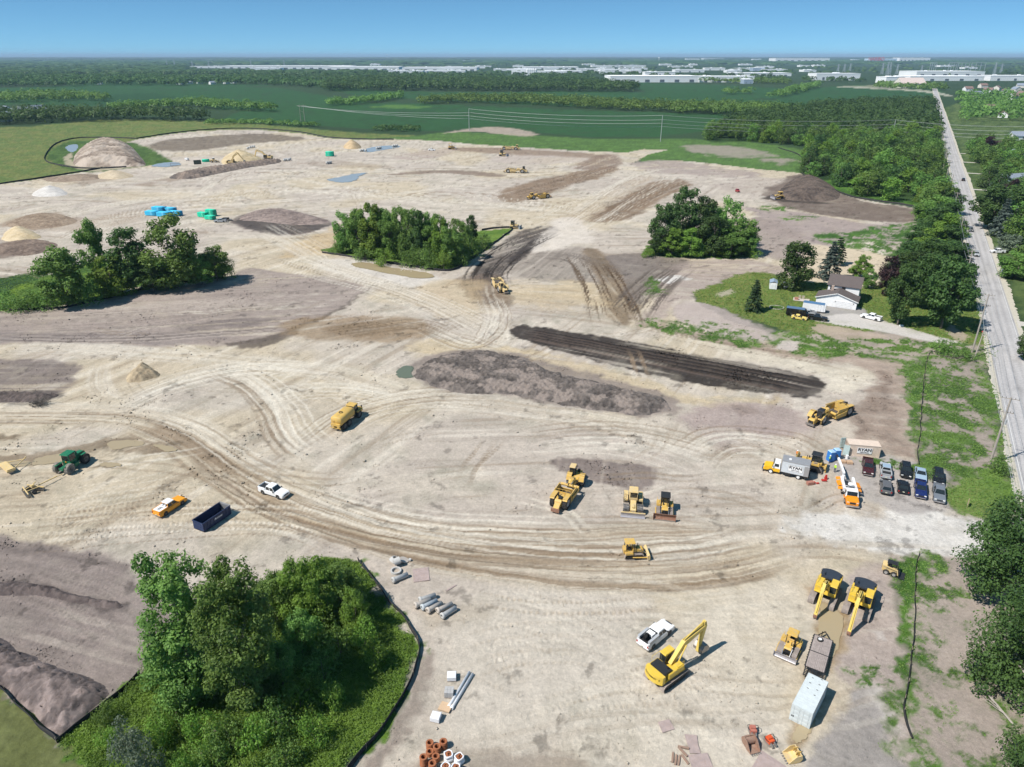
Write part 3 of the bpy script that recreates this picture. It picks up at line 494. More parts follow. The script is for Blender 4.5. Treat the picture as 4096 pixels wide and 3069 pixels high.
# grass strip beside the mound pen, woodland floor, far side of the road
grass((92, 118, 62), [(270, 308), (300, 312), (372, 348), (300, 360), (180, 372), (110, 348), (105, 330), (140, 308), (200, 303)], soft=2, warp=2)
patch((196, 182, 160), [(135, 345), (150, 330), (160, 350), (210, 360), (300, 358), (200, 370), (150, 358)], .8, 1.5, 2, 1)
grass((60, 84, 42), [(1525, 303), (1560, 262), (1780, 232), (2032, 226), (2040, 300), (2060, 400), (2078, 480), (2100, 600), (1980, 590), (1985, 470), (1975, 442), (1870, 430), (1780, 400), (1728, 368), (1735, 312), (1610, 306)], soft=3, warp=3, veg=0)
grass((92, 128, 54), [(1776, 402), (1830, 418), (1916, 434), (1990, 446), (1990, 438), (1880, 420), (1790, 390)], soft=1, warp=1)
grass((100, 118, 70), [(2064, 225), (2075, 330), (2110, 440), (2145, 540), (2180, 620), (2240, 740), (2500, 760), (2400, 225)], soft=3, warp=2, veg=.2)
# ---- put the sheet together
nr, nc = len(ys), len(tc_)
gq = (np.arange(nr - 1)[:, None] * nc + np.arange(nc - 1)[None, :]).ravel()
gf = np.stack([gq, gq + 1, gq + nc + 1, gq + nc], 1)
near_ = 1 - sstep(250, 500, GY)
gh += (fbm(GX / 1.3, GY / 1.3, 401, 4, .6) - .5) * .16 * near_ * (.4 + .6 * site)
gcol = gcol.clip(.004, .85)
ground_me = np_mesh('ground', np.stack([GX, GY, gh], 1), gf, soil_mat('soil_and_grass'), True); add_color(ground_me, 'soil', gcol)
ground = tag(link('ground', ground_me), 'bare graded soil of the construction site with grass and crop fields around it', 'ground', kind='structure')

# clods and stones thrown up by the machines
def clods():
    rng = np.random.default_rng(12); m = (site > .6) & (GY > 45) & (GY < 330) & (np.abs(GX) < .74 * GY + 40) & (gveg < .3); i = np.nonzero(m)[0]; w = fbm(GX[i] / 7, GY[i] / 7, 333, 4, .6) ** 9 * GY[i] ** 1.3 * (1 + 3 * (gcol[i].mean(1) < .22)); i = rng.choice(i, 11000, p=w / w.sum()); n = len(i)
    s = rng.uniform(.07, .17, n) * np.clip(GY[i] / 90, .8, 1.5) * rng.choice([.7, 1, 1.6], n, p=[.6, .33, .07]); d = np.array([(1, 0, 0), (0, 1, 0), (-1, 0, 0), (0, -1, 0), (0, 0, .8), (0, 0, -.5)], float); p = np.stack([GX[i] + rng.normal(0, .3, n), GY[i] + rng.normal(0, .3, n), gh[i] + s * .25], 1)
    v = (p[:, None, :] + d[None] * s[:, None, None] * rng.uniform(.6, 1.3, (n, 6, 1)) + rng.normal(0, .12, (n, 6, 3)) * s[:, None, None]).reshape(-1, 3); f = np.array([(0, 1, 4), (1, 2, 4), (2, 3, 4), (3, 0, 4), (1, 0, 5), (2, 1, 5), (3, 2, 5), (0, 3, 5)]); f = (np.arange(n)[:, None, None] * 6 + f[None]).reshape(-1, 3)
    me = np_mesh('clods', v, f, MATS['soil_and_grass']); add_color(me, 'soil', np.repeat((gcol[i] * rng.uniform(.85, 1.12, (n, 1))).clip(.01, .7), 6, 0)); tag(link('clods', me), 'loose clods and stones scattered over the graded soil', 'clods', kind='stuff')
clods()
# ------------------------------------------------------------------ mesh builder for everything that is made of pieces
class MB:
    def __init__(s): s.v = []; s.f = []
    def add(s, vs, fs, M=None):
        o = len(s.v)
        s.v += [tuple(M @ Vector(p)) for p in vs] if M is not None else [tuple(p) for p in vs]
        s.f += [tuple(i + o for i in f) for f in fs]; return s
    def box(s, c, d, rx=0, ry=0, rz=0, tx=1.0, ty=1.0, sx=0.0):      # tx, ty: top scale; sx: top shift along x
        x, y, z = d[0] / 2, d[1] / 2, d[2] / 2
        vs = [(-x, -y, -z), (x, -y, -z), (x, y, -z), (-x, y, -z), (-x * tx + sx, -y * ty, z), (x * tx + sx, -y * ty, z), (x * tx + sx, y * ty, z), (-x * tx + sx, y * ty, z)]
        M = Matrix.Translation(c) @ Matrix.Rotation(rz, 4, 'Z') @ Matrix.Rotation(ry, 4, 'Y') @ Matrix.Rotation(rx, 4, 'X')
        return s.add(vs, [(0, 3, 2, 1), (4, 5, 6, 7), (0, 1, 5, 4), (1, 2, 6, 5), (2, 3, 7, 6), (3, 0, 4, 7)], M)
    def cyl(s, a, b, r, r2=None, n=10, cap=True):
        a, b = Vector(a), Vector(b); r2 = r if r2 is None else r2
        q = (b - a).to_track_quat('Z', 'Y').to_matrix(); vs = []
        for p, rr in ((a, r), (b, r2)):
            vs += [p + q @ Vector((math.cos(6.28318 * i / n) * rr, math.sin(6.28318 * i / n) * rr, 0)) for i in range(n)]
        fs = [(i, (i + 1) % n, n + (i + 1) % n, n + i) for i in range(n)]
        if cap: fs += [tuple(range(n - 1, -1, -1)), tuple(range(n, 2 * n))]
        return s.add(vs, fs)
    def tube(s, pts, r, n=6):
        for i in range(len(pts) - 1):
            ra = r[i] if isinstance(r, (list, tuple)) else r; rb = r[i + 1] if isinstance(r, (list, tuple)) else r
            s.cyl(pts[i], pts[i + 1], ra, rb, n)
        return s
    def prism(s, prof, y0, y1, M=None, k=1.0):                       # profile in x,z pushed along y
        n = len(prof); cx = sum(p[0] for p in prof) / n; cz = sum(p[1] for p in prof) / n
        vs = [(x, y0, z) for x, z in prof] + [(cx + (x - cx) * k, y1, cz + (z - cz) * k) for x, z in prof]
        fs = [(i, n + i, n + (i + 1) % n, (i + 1) % n) for i in range(n)] + [tuple(range(n)), tuple(range(2 * n - 1, n - 1, -1))]
        return s.add(vs, fs, M)
    def lathe(s, prof, n=16, M=None, closed=False):                  # (r, z) round z
        m = len(prof); vs = [(r * math.cos(6.28318 * i / n), r * math.sin(6.28318 * i / n), z) for i in range(n) for r, z in prof]
        fs = [(i * m + j, ((i + 1) % n) * m + j, ((i + 1) % n) * m + j + 1, i * m + j + 1) for i in range(n) for j in range(m - 1)]
        if closed: fs += [(i * m + m - 1, ((i + 1) % n) * m + m - 1, ((i + 1) % n) * m, i * m) for i in range(n)]
        return s.add(vs, fs, M)
    def quad(s, a, b, c, d): return s.add([a, b, c, d], [(0, 1, 2, 3)])
    def mesh(s, name, m, smooth=False, bevel=0.0):
        me = bpy.data.meshes.new(name); me.from_pydata(s.v, [], s.f)
        if bevel:
            bm = bmesh.new(); bm.from_mesh(me); bmesh.ops.remove_doubles(bm, verts=bm.verts, dist=1e-4)
            es = [e for e in bm.edges if len(e.link_faces) == 2 and e.calc_face_angle(0) > .5]
            bmesh.ops.bevel(bm, geom=es, offset=bevel, segments=2, affect='EDGES', clamp_overlap=True); bm.to_mesh(me); bm.free()
        if smooth: me.polygons.foreach_set('use_smooth', [True] * len(me.polygons))
        me.materials.append(m); me.update(); return me
    def build(s, name, m, parent=None, smooth=False, bevel=0.0): return link(name, s.mesh(name, m, smooth, bevel), parent)
def copy_tree(o, parent=None):
    c = o.copy(); COL.objects.link(c)
    if parent is not None: c.parent = parent
    for ch in o.children: copy_tree(ch, c)
    return c

# ------------------------------------------------------------------ trees
def leaf_mat(name, dark, light, rnd=.22, trans=.38):
    m, n, l, b = nodes_of(name)
    at = n.new('ShaderNodeAttribute'); at.attribute_name = 'leaf'
    mx = n.new('ShaderNodeMix'); mx.data_type = 'RGBA'; mx.inputs[6].default_value = (*dark, 1); mx.inputs[7].default_value = (*light, 1)
    l.new(at.outputs['Fac'], mx.inputs[0])
    oi = n.new('ShaderNodeObjectInfo'); hsv = n.new('ShaderNodeHueSaturation')
    mr = n.new('ShaderNodeMapRange'); mr.inputs[3].default_value = 1 - rnd; mr.inputs[4].default_value = 1 + rnd; l.new(oi.outputs['Random'], mr.inputs[0]); l.new(mr.outputs[0], hsv.inputs['Value'])
    m2 = n.new('ShaderNodeMapRange'); m2.inputs[3].default_value = .485; m2.inputs[4].default_value = .515; l.new(oi.outputs['Random'], m2.inputs[0]); l.new(m2.outputs[0], hsv.inputs['Hue'])
    l.new(mx.outputs[2], hsv.inputs['Color']); l.new(hsv.outputs[0], b.inputs['Base Color'])
    b.inputs['Roughness'].default_value = .55; b.inputs['Specular IOR Level'].default_value = .25
    tr = n.new('ShaderNodeBsdfTranslucent'); l.new(hsv.outputs[0], tr.inputs['Color'])
    ms = n.new('ShaderNodeMixShader'); ms.inputs[0].default_value = trans; l.new(b.outputs[0], ms.inputs[1]); l.new(tr.outputs[0], ms.inputs[2])
    l.new(ms.outputs[0], n['Material Output'].inputs['Surface'])
    MATS[name] = m; return m
LM = {'mid': leaf_mat('leaves_green', (.078, .155, .032), (.225, .375, .086)), 'dark': leaf_mat('leaves_dark_green', (.036, .080, .024), (.120, .210, .056)),
      'bright': leaf_mat('leaves_bright_green', (.110, .205, .030), (.250, .395, .068)), 'blue': leaf_mat('leaves_silver_green', (.130, .180, .115), (.28, .35, .25)),
      'red': leaf_mat('leaves_purple', (.036, .021, .024), (.085, .046, .050)), 'spruce': leaf_mat('needles_blue_green', (.070, .100, .084), (.170, .220, .185)),
      'fir': leaf_mat('needles_dark_green', (.032, .060, .026), (.080, .125, .052)), 'weed': leaf_mat('weed_leaves', (.075, .155, .026), (.235, .400, .062), .2)}
BARK = mat('bark', (.16, .135, .11), .9, dirt=.3, dirt_col=(.09, .08, .065), scale=3, bump=.6)
BARKL = mat('pale_bark', (.36, .33, .29), .9, dirt=.3, dirt_col=(.20, .18, .15), scale=3, bump=.6)
def leaf_quads(pos, nrm, size, rng):
    n = len(pos); nrm = nrm / (np.linalg.norm(nrm, axis=1)[:, None] + 1e-9)
    t = rng.normal(size=(n, 3)); t -= nrm * (t * nrm).sum(1)[:, None]; t /= np.linalg.norm(t, axis=1)[:, None] + 1e-9
    b = np.cross(nrm, t); s = size[:, None]; a = s * rng.uniform(.42, .62, (n, 1))
    v = np.stack([pos - t * s, pos + b * a + nrm * a * .18, pos + t * s, pos - b * a + nrm * a * .18], 1).reshape(-1, 3)
    return v, np.arange(4 * n).reshape(n, 4)
def profile_r(shape, t):
    if shape == 'oval': return np.sqrt(np.clip(1 - ((t - .48) / .54) ** 2, .02, 1))
    if shape == 'egg': return np.sqrt(np.clip(1 - ((t - .38) / .64) ** 2, .02, 1))
    if shape == 'dome': return np.sqrt(np.clip(1 - ((t - .30) / .72) ** 2, .02, 1))
    if shape == 'cone': return np.clip(1.02 - t, .03, 1) ** .9
    if shape == 'col': return np.clip(np.sqrt(np.clip(1 - ((t - .45) / .58) ** 2, .02, 1)), .1, 1)
    return np.ones_like(t)
def crown_mesh(name, seed, H, R, z0, shape, ncl, nleaf, leaf, material, cr=(.22, .36), up=.6):
    rng = np.random.default_rng(seed)
    t = rng.uniform(0, 1, ncl * 3); r = profile_r(shape, t); keep = rng.uniform(0, 1, ncl * 3) < r ** 1.3; t = t[keep][:ncl]; r = r[keep][:ncl]; ncl = len(t)
    rad = R * r * np.sqrt(rng.uniform(.18, 1.0, ncl)) * rng.uniform(.72, 1.0, ncl); th = rng.uniform(0, 6.2832, ncl)
    c = np.stack([rad * np.cos(th), rad * np.sin(th), z0 + t * (H - z0)], 1)
    cs = R * rng.uniform(*cr, ncl) * (.55 + .45 * r) * (1.25 if ncl < 25 else 1)
    c[:, 2] = np.minimum(c[:, 2], H - cs * .75)
    w = cs ** 2; k = rng.choice(ncl, nleaf, p=w / w.sum())
    d = rng.normal(size=(nleaf, 3)); d /= np.linalg.norm(d, axis=1)[:, None]
    lump = .62 + .62 * rng.uniform(0, 1, nleaf) ** 1.3
    sq = np.stack([rng.uniform(.75, 1.3, ncl), rng.uniform(.75, 1.3, ncl), rng.uniform(.6, 1.05, ncl)], 1)
    p = c[k] + d * (cs[k] * lump)[:, None] * sq[k]
    inside = np.zeros(nleaf, bool)
    for j in range(ncl):
        q = (p - c[j]) / (cs[j] * .50); inside |= (q * q).sum(1) < 1
    p = p[~inside]; d = d[~inside]; k = k[~inside]; n = len(p)
    nr = d * .7 + np.array([0, 0, up]) + rng.normal(size=(n, 3)) * .45
    v, f = leaf_quads(p, nr, leaf * rng.uniform(.6, 1.35, n), rng)
    me = np_mesh(name, v, f, material)
    lf = (rng.uniform(0, 1, ncl)[k] * .55 + rng.uniform(0, 1, n) * .45)
    a = me.attributes.new('leaf', 'FLOAT', 'POINT'); a.data.foreach_set('value', np.repeat(lf, 4).astype(np.float32))
    return me, c, cs
def conifer_mesh(name, seed, H, R, z0, tiers, nleaf, leaf, material):
    rng = np.random.default_rng(seed); t = rng.uniform(0, 1, nleaf) ** .75; tier = np.floor(t * tiers); ph = rng.uniform(0, 1, (tiers + 1, 9)) * 6.28
    nb = 9; br = rng.integers(0, nb, nleaf); th = ph[tier.astype(int), br] * .25 + br * 6.2832 / nb + tier * .7
    Rt = R * (1 - tier / tiers) ** .85 * (.75 + .5 * _h(tier.astype(np.int64) * 31 + 7, br.astype(np.int64), seed)) + .12
    s = rng.uniform(.15, 1, nleaf) ** .7; w = Rt * .20 * (1.15 - s)
    x = s * Rt; z = z0 + (H - z0) * (tier + .5) / tiers - s * Rt * .28 + rng.normal(0, .10, nleaf) * Rt * .5
    lat = rng.normal(0, 1, nleaf) * w; p = np.stack([x * np.cos(th) - lat * np.sin(th), x * np.sin(th) + lat * np.cos(th), z], 1)
    nr = np.stack([np.cos(th) * .4, np.sin(th) * .4, np.ones(nleaf)], 1) + rng.normal(size=(nleaf, 3)) * .5
    v, f = leaf_quads(p, nr, leaf * rng.uniform(.6, 1.3, nleaf), rng); me = np_mesh(name, v, f, material)
    a = me.attributes.new('leaf', 'FLOAT', 'POINT'); a.data.foreach_set('value', np.repeat(rng.uniform(0, 1, nleaf), 4).astype(np.float32)); return me
def trunk_mesh(name, seed, H, r, c, cs, material, nb=7, top=.75, n=7):
    rd = random.Random(seed); m = MB(); pts = [(0, 0, -.3)]; rr = [r * 1.25]; x = y = 0
    for i in range(1, 6):
        z = H * top * i / 5; x += rd.uniform(-1, 1) * H * .012; y += rd.uniform(-1, 1) * H * .012; pts.append((x, y, z)); rr.append(r * (1 - .17 * i) + .01)
    m.tube(pts, rr, n)
    if c is not None:
        for j in np.argsort(-cs)[:nb]:
            q = c[j]; k = max(1, min(4, int(5 * q[2] / (H * top) - 1))); a = Vector(pts[k]); b = Vector(q); mid = a.lerp(b, .5) + Vector((0, 0, .06 * H)); m.tube([a, mid, b], [rr[k] * .6, rr[k] * .38, .03], 5)
    return m.mesh(name, material, True)
KINDS = {}
def kind(key, seed, H, R, z0, shape, ncl, nleaf, leaf, lm, r=.22, bark=None, cr=(.22, .36), nb=7):
    me, c, cs = crown_mesh('crown', seed, H, R, z0, shape, ncl, nleaf, leaf, LM[lm], cr)
    KINDS[key] = (H, R, me, trunk_mesh('trunk', seed, H, r, c, cs, bark or BARK, nb))
def ckind(key, seed, H, R, z0, tiers, nleaf, leaf, lm, r=.2):
    KINDS[key] = (H, R, conifer_mesh('crown', seed, H, R, z0, tiers, nleaf, leaf, LM[lm]), trunk_mesh('trunk', seed, H, r, None, None, BARK, 0, .95))
kind('cot1', 11, 20, 5.6, 1.5, 'egg', 90, 26000, .22, 'mid', .32, BARKL, (.17, .30), 14)
kind('cot2', 12, 20, 5.2, 1.2, 'oval', 86, 25000, .22, 'mid', .30, BARKL, (.17, .30), 14)
kind('oak1', 13, 13, 6.5, 2.6, 'dome', 80, 26000, .19, 'dark', .36, BARKL, (.18, .30), 14)
kind('oak2', 14, 13, 6.8, .8, 'dome', 90, 27000, .19, 'dark', .36, BARKL, (.17, .29), 14)
kind('box1', 15, 9, 3.4, .4, 'dome', 40, 9000, .18, 'bright', .14, None, (.22, .36), 8)
kind('box2', 16, 9, 3.4, .3, 'oval', 42, 9000, .18, 'mid', .14, None, (.22, .36), 8)
kind('shrub1', 17, 3, 1.9, .0, 'dome', 16, 1900, .13, 'mid', .05, None, (.28, .44), 4)
kind('shrub2', 18, 3, 1.9, .0, 'dome', 16, 1900, .13, 'bright', .05, None, (.28, .44), 4)
kind('shrub3', 19, 4, 2.0, .0, 'oval', 18, 2200, .12, 'blue', .05, None, (.28, .44), 4)
for i, (sh, lm, ncl) in enumerate((('egg', 'mid', 40), ('oval', 'mid', 44), ('oval', 'dark', 40), ('dome', 'dark', 40), ('egg', 'bright', 36), ('oval', 'dark', 36))):
    kind('mid%d' % i, 30 + i, 15, 5.0, 1.2, sh, ncl, 7000, .34, lm, .24, None, (.20, .36), 8)
for i, (sh, lm) in enumerate((('dome', 'dark'), ('oval', 'mid'), ('dome', 'dark'), ('egg', 'bright'), ('dome', 'mid'))):
    kind('far%d' % i, 50 + i, 15, 5.4, 1.0, sh, 26, 1700, .52, lm, .25, None, (.30, .46), 4)
kind('red', 60, 11, 4.0, 1.0, 'oval', 34, 3600, .36, 'red', .2)
kind('willow', 62, 9, 4.6, .4, 'dome', 36, 3600, .38, 'blue', .2)
ckind('spruce', 63, 15, 3.9, .8, 15, 4200, .42, 'spruce'); ckind('fir', 64, 11, 2.9, .4, 14, 4000, .34, 'fir'); ckind('pine', 65, 15, 3.3, 2.0, 11, 2600, .45, 'fir')
def plant(name, key, x, y, h, w, label, cat='tree', group=None, rz=None, zoff=0.0):
    H, R, cme, tme = KINDS[key]; r = empty(name, (x, y, tz(x, y) - .05 + zoff), random.uniform(0, 6.28) if rz is None else rz)
    r.scale = (w / (2 * R), w / (2 * R), h / H); link('trunk', tme, r); link('crown', cme, r); return tag(r, label, cat, group)
def plant_px(name, key, u, v, vt, wpx, label, cat='tree', group=None):      # foot and top rows and crown width in the 2211 px view
    x, y = V(u, v); h = hpx(u * VW, v * VW, vt * VW); d = y * CT + (CAMH - h * .5) * ST
    return plant(name, key, x, y, max(.6, h), wpx * VW * d / F, label, cat, group)
random.seed(3)
# ---- foreground thicket
TH_ = 'trees in the fenced thicket in front'
for a in (('cottonwood_tree', 'cot1', 425, 1492, 1186, 190, 'tall cottonwood with a broad crown at the left end of the fenced thicket'),
          ('cottonwood_tree', 'cot2', 540, 1532, 1222, 165, 'tall cottonwood leaning right of the broad one in the fenced thicket'),
          ('box_elder_tree', 'box1', 688, 1345, 1200, 90, 'bright yellow-green box elder at the back of the thicket near the haul road'),
          ('box_elder_tree', 'box2', 742, 1325, 1228, 92, 'dark bushy box elder at the rear right corner of the thicket'),
          ('box_elder_tree', 'box1', 640, 1345, 1215, 75, 'small bright box elder between the tall cottonwoods and the rear corner'),
          ('box_elder_tree', 'box2', 600, 1345, 1240, 84, 'shaded box elder close behind the tall cottonwoods'),
          ('box_elder_tree', 'box2', 655, 1415, 1322, 80, 'dark green box elder in the middle of the thicket'),
          ('box_elder_tree', 'box2', 612, 1480, 1385, 74, 'dark bushy tree in the shade right of the leaning cottonwood'),
          ('box_elder_tree', 'box1', 770, 1365, 1270, 60, 'small light green tree leaning at the fence corner of the thicket')): plant_px(*a, group=TH_)
for a in (('willow_shrub', 'shrub3', 292, 1648, 1552, 80, 'silver-green willow shrub at the bottom edge left in the thicket'), ('willow_shrub', 'shrub3', 335, 1700, 1600, 70, 'lower silver-green willow shrub beside the larger one')):
    plant_px(*a, cat='shrub', group='willow shrubs in the thicket')
k = 0
for u, v, vt, w, key in ((382, 1545, 1478, 70, 'shrub1'), (350, 1600, 1545, 60, 'shrub2'), (440, 1600, 1530, 70, 'shrub2'), (500, 1620, 1545, 70, 'shrub1'), (560, 1620, 1550, 70, 'shrub2'), (465, 1660, 1600, 60, 'shrub1'), (610, 1580, 1500, 75, 'shrub1'),
                         (650, 1530, 1460, 75, 'shrub2'), (700, 1470, 1400, 70, 'shrub1'), (735, 1420, 1350, 65, 'shrub1'), (790, 1400, 1335, 55, 'shrub2'), (810, 1440, 1385, 60, 'shrub2'), (760, 1300, 1235, 60, 'shrub1'), (715, 1290, 1225, 60, 'shrub2'),
                         (350, 1480, 1415, 60, 'shrub1'), (360, 1430, 1370, 45, 'shrub2'), (680, 1600, 1535, 60, 'shrub2'), (620, 1660, 1600, 70, 'shrub1'), (540, 1690, 1630, 70, 'shrub2'), (400, 1680, 1620, 60, 'shrub2'), (240, 1620, 1570, 50, 'shrub2'), (230, 1560, 1518, 45, 'shrub1'), (720, 1530, 1470, 55, 'shrub2'), (700, 1350, 1290, 60, 'shrub1')):
    plant_px('shrub', key, u, v, vt, w, 'leafy shrub growing among the weeds of the foreground thicket', 'shrub', 'shrubs in the foreground thicket')
# ---- left island
LG = 'trees of the left tree island'
for a in (('poplar_tree', 'mid1', 148, 662, 526, 104, 'round dark tree at the left end of the left tree island'), ('poplar_tree', 'mid1', 214, 600, 466, 58, 'slim tall tree standing apart at the back of the left tree island'),
          ('poplar_tree', 'mid2', 290, 628, 492, 88, 'broad dark tree in the middle of the left tree island'), ('poplar_tree', 'mid0', 383, 622, 460, 114, 'tallest and widest tree of the left tree island, below the blue pipes'),
          ('poplar_tree', 'mid1', 470, 606, 528, 60, 'small tree at the right end of the left tree island'), ('poplar_tree', 'mid4', 245, 640, 552, 74, 'light green tree in front of the left tree island'),
          ('poplar_tree', 'mid2', 332, 632, 570, 60, 'dark low tree in front between the taller ones of the left island'), ('poplar_tree', 'mid0', 436, 614, 545, 56, 'rounded tree right of the tallest one in the left island')): plant_px(*a, group=LG)
for u, v, vt, w, key in ((62, 668, 626, 62, 'shrub1'), (10, 670, 628, 56, 'shrub1'), (112, 664, 604, 60, 'shrub1'), (195, 654, 600, 56, 'shrub1'), (270, 636, 600, 44, 'shrub2'), (492, 600, 548, 30, 'shrub1'), (370, 620, 585, 50, 'shrub1')):
    plant_px('shrub', key, u, v, vt, w, 'low shrub at the silt fence below the left tree island', 'shrub', 'shrubs of the left tree island')
# ---- centre island
for i, (u, v, vt, w) in enumerate(((748, 546, 456, 46), (776, 552, 448, 58), (806, 556, 437, 60), (846, 560, 452, 54), (880, 562, 446, 50), (906, 566, 455, 48), (862, 540, 446, 48), (930, 566, 462, 48), (952, 572, 470, 44), (976, 574, 484, 52), (1000, 560, 476, 40), (1018, 530, 464, 30), (986, 545, 470, 42), (822, 545, 444, 52), (782, 535, 450, 50), (916, 548, 454, 44), (946, 545, 460, 40), (760, 540, 470, 44), (890, 545, 450, 44), (836, 530, 448, 46))):
    plant_px('maple_tree', ('mid0', 'mid1', 'mid4', 'mid1', 'mid0', 'mid2')[i % 6], u, v, vt, w, 'leafy tree packed into the fenced tree island at the centre', group='trees of the centre tree island')
for u, v, vt, w, key in ((1040, 535, 502, 40, 'shrub1'), (892, 576, 530, 44, 'shrub1'), (832, 572, 534, 46, 'shrub2'), (928, 580, 528, 44, 'shrub1'), (730, 548, 520, 24, 'shrub1'), (790, 562, 530, 44, 'shrub1'), (1020, 555, 510, 40, 'shrub1'), (958, 582, 545, 40, 'shrub2'), (1000, 572, 530, 36, 'shrub1')):
    plant_px('shrub', key, u, v, vt, w, 'shrub at the foot of the centre tree island', 'shrub', 'shrubs of the centre tree island')
# ---- right island
for i, (u, v, vt, w, key) in enumerate(((1430, 545, 440, 66, 'mid2'), (1470, 532, 402, 74, 'mid2'), (1512, 535, 425, 60, 'mid5'), (1570, 536, 427, 74, 'mid0'), (1602, 548, 470, 66, 'mid1'), (1540, 552, 466, 68, 'mid5'), (1488, 554, 492, 58, 'mid4'), (1450, 553, 492, 56, 'mid4'), (1416, 550, 500, 42, 'mid2'), (1576, 556, 500, 56, 'mid1'), (1616, 553, 500, 38, 'mid1'), (1532, 520, 440, 54, 'mid2'))):
    plant_px('maple_tree', key, u, v, vt, w, ('light green rounded tree at the front of the right tree island' if key == 'mid4' else 'dark leafy tree in the tree island above the house'), group='trees of the right tree island')
for u, w in ((1400, 26), (1510, 34), (1560, 30), (1628, 30)): plant_px('shrub', 'shrub2', u, 556, 536, w, 'bright shrub at the foot of the right tree island', 'shrub', 'shrubs of the right tree island')
# ---- by the house
for a in (('maple_tree', 'mid3', 1712, 622, 508, 80, 'dense dark maple between the white shed and the house'), ('spruce_tree', 'fir', 1626, 672, 603, 42, 'small dark spruce alone on the lawn left of the house'), ('pine_tree', 'spruce', 1788, 602, 520, 54, 'grey-green spruce just behind the house'),
          ('pine_tree', 'pine', 1806, 572, 512, 38, 'thin tall pine behind the grey-green spruce'), ('maple_tree', 'mid4', 1856, 600, 550, 44, 'small light green tree behind the right corner of the house'), ('maple_tree', 'mid0', 1874, 622, 580, 30, 'narrow young tree beside the house wall'),
          ('purple_plum_tree', 'red', 1910, 638, 552, 44, 'purple-leaved tree right of the house'), ('oak_tree', 'mid2', 1937, 702, 572, 74, 'oak with a pale trunk beside the gravel drive'), ('oak_tree', 'mid2', 2031, 710, 556, 104, 'large oak with a bare pale stem at the corner of the lawn')): plant_px(*a)
for u, v, vt, w, key in ((1988, 662, 548, 84, 'mid2'), (2062, 668, 570, 74, 'mid5'), (1962, 632, 540, 84, 'mid5'), (2002, 598, 515, 90, 'mid2'), (2036, 586, 520, 86, 'mid2'), (2058, 596, 530, 66, 'mid5'), (2009, 564, 490, 78, 'mid4'), (2040, 562, 487, 76, 'mid2'), (2036, 532, 460, 76, 'mid4'), (2016, 516, 446, 78, 'mid2'), (2040, 510, 436, 66, 'mid5'), (2028, 488, 422, 72, 'mid0'), (2042, 464, 405, 60, 'mid2'), (2000, 480, 430, 60, 'mid0'), (1985, 540, 480, 60, 'mid5'), (1960, 575, 520, 64, 'mid2'), (1936, 600, 555, 50, 'mid5'), (2075, 640, 575, 50, 'mid2')):
    plant_px('oak_tree', key, u, v, vt, w, 'roadside oak in the row between the house and the wood', group='roadside oaks beside the house')
plant_px('shrub', 'shrub1', 2040, 762, 735, 60, 'bushy shrub at the mouth of the gravel drive', 'shrub'); plant_px('shrub', 'shrub1', 2005, 1030 / 1.0, 1012, 30, 'low bush at the fence by the parked cars', 'shrub')
plant_px('shrub', 'shrub1', 2158, 1020, 985, 44, 'bush at the foot of the leaning roadside pole', 'shrub'); plant_px('shrub', 'shrub1', 2085, 775, 750, 36, 'bush beside the double roadside pole', 'shrub')
# ---- foreground oaks at the right edge
for a in (('oak_tree', 'oak1', 2166, 1290, 1094, 225, 'big dark oak with a pale trunk beside the gravel entrance'), ('oak_tree', 'oak2', 2222, 1510, 1290, 250, 'wide dark oak below the entrance oak at the right edge'), ('oak_tree', 'oak2', 2265, 1700, 1460, 230, 'dark oak at the bottom right corner')): plant_px(*a, group='oaks at the right edge in front')
# ------------------------------------------------------------------ road, drives, verges
SHOUL = mat('gravel_shoulder', alb(206, 199, 182), .95, scale=1.2, var=.14, bump=.4)
LINEW = mat('white_road_paint', alb(226, 226, 224), .7, scale=3, var=.06, dirt=.35, dirt_col=alb(196, 194, 190))
rdx, rdy = ROAD_B / math.hypot(1, ROAD_B), 1 / math.hypot(1, ROAD_B); rnx, rny = rdy, -rdx       # along, and to the right of, the road
def road_pt(y, off): x = ROAD_A + ROAD_B * y; return (x + rnx * off, y + rny * off)
def strip(name, offs, z, m, y0=-60, y1=1870, n=240, label=None, wob=0.0):
    vs = []; fs = []
    for i in range(n + 1):
        y = y0 + (y1 - y0) * (i / n) ** 1.6
        for j, o in enumerate(offs):
            w = wob * (vnoise(np.array([y / 9.]), np.array([j * 7.3]), 9)[0] - .5) if 0 < j < len(offs) - 1 or wob else 0
            p = road_pt(y, o + w); vs.append((p[0], p[1], z if isinstance(z, (int, float)) else z[j]))
    k = len(offs); fs = [(i * k + j, i * k + j + 1, (i + 1) * k + j + 1, (i + 1) * k + j) for i in range(n) for j in range(k - 1)]
    return tag(link(name, np_mesh(name, vs, fs, m)), label, None, kind='structure')
strip('road_shoulder', [-1.8, -.4, 8.4, 10.6], [-.03, .045, .045, -.03], SHOUL, label='pale gravel shoulders along the road', wob=.9)
ro_ = [-.2, 0] + [.4 + q * .45 for q in range(17)] + [7.9, 8.1]; rd_ = strip('road', ro_, [.03 if q in (-.2, 8.1) else .07 + .045 * (1 - abs(q - 4) / 4) for q in ro_], soil_mat('worn_asphalt_surface', 'soil', .9, .15, .03), n=620, label='straight worn asphalt road along the right side')
rv = np.empty(len(rd_.data.vertices) * 3, np.float32); rd_.data.vertices.foreach_get('co', rv); rv = rv.reshape(-1, 3); oo = np.tile(ro_, 621); aa = rv[:, 1] / rdy
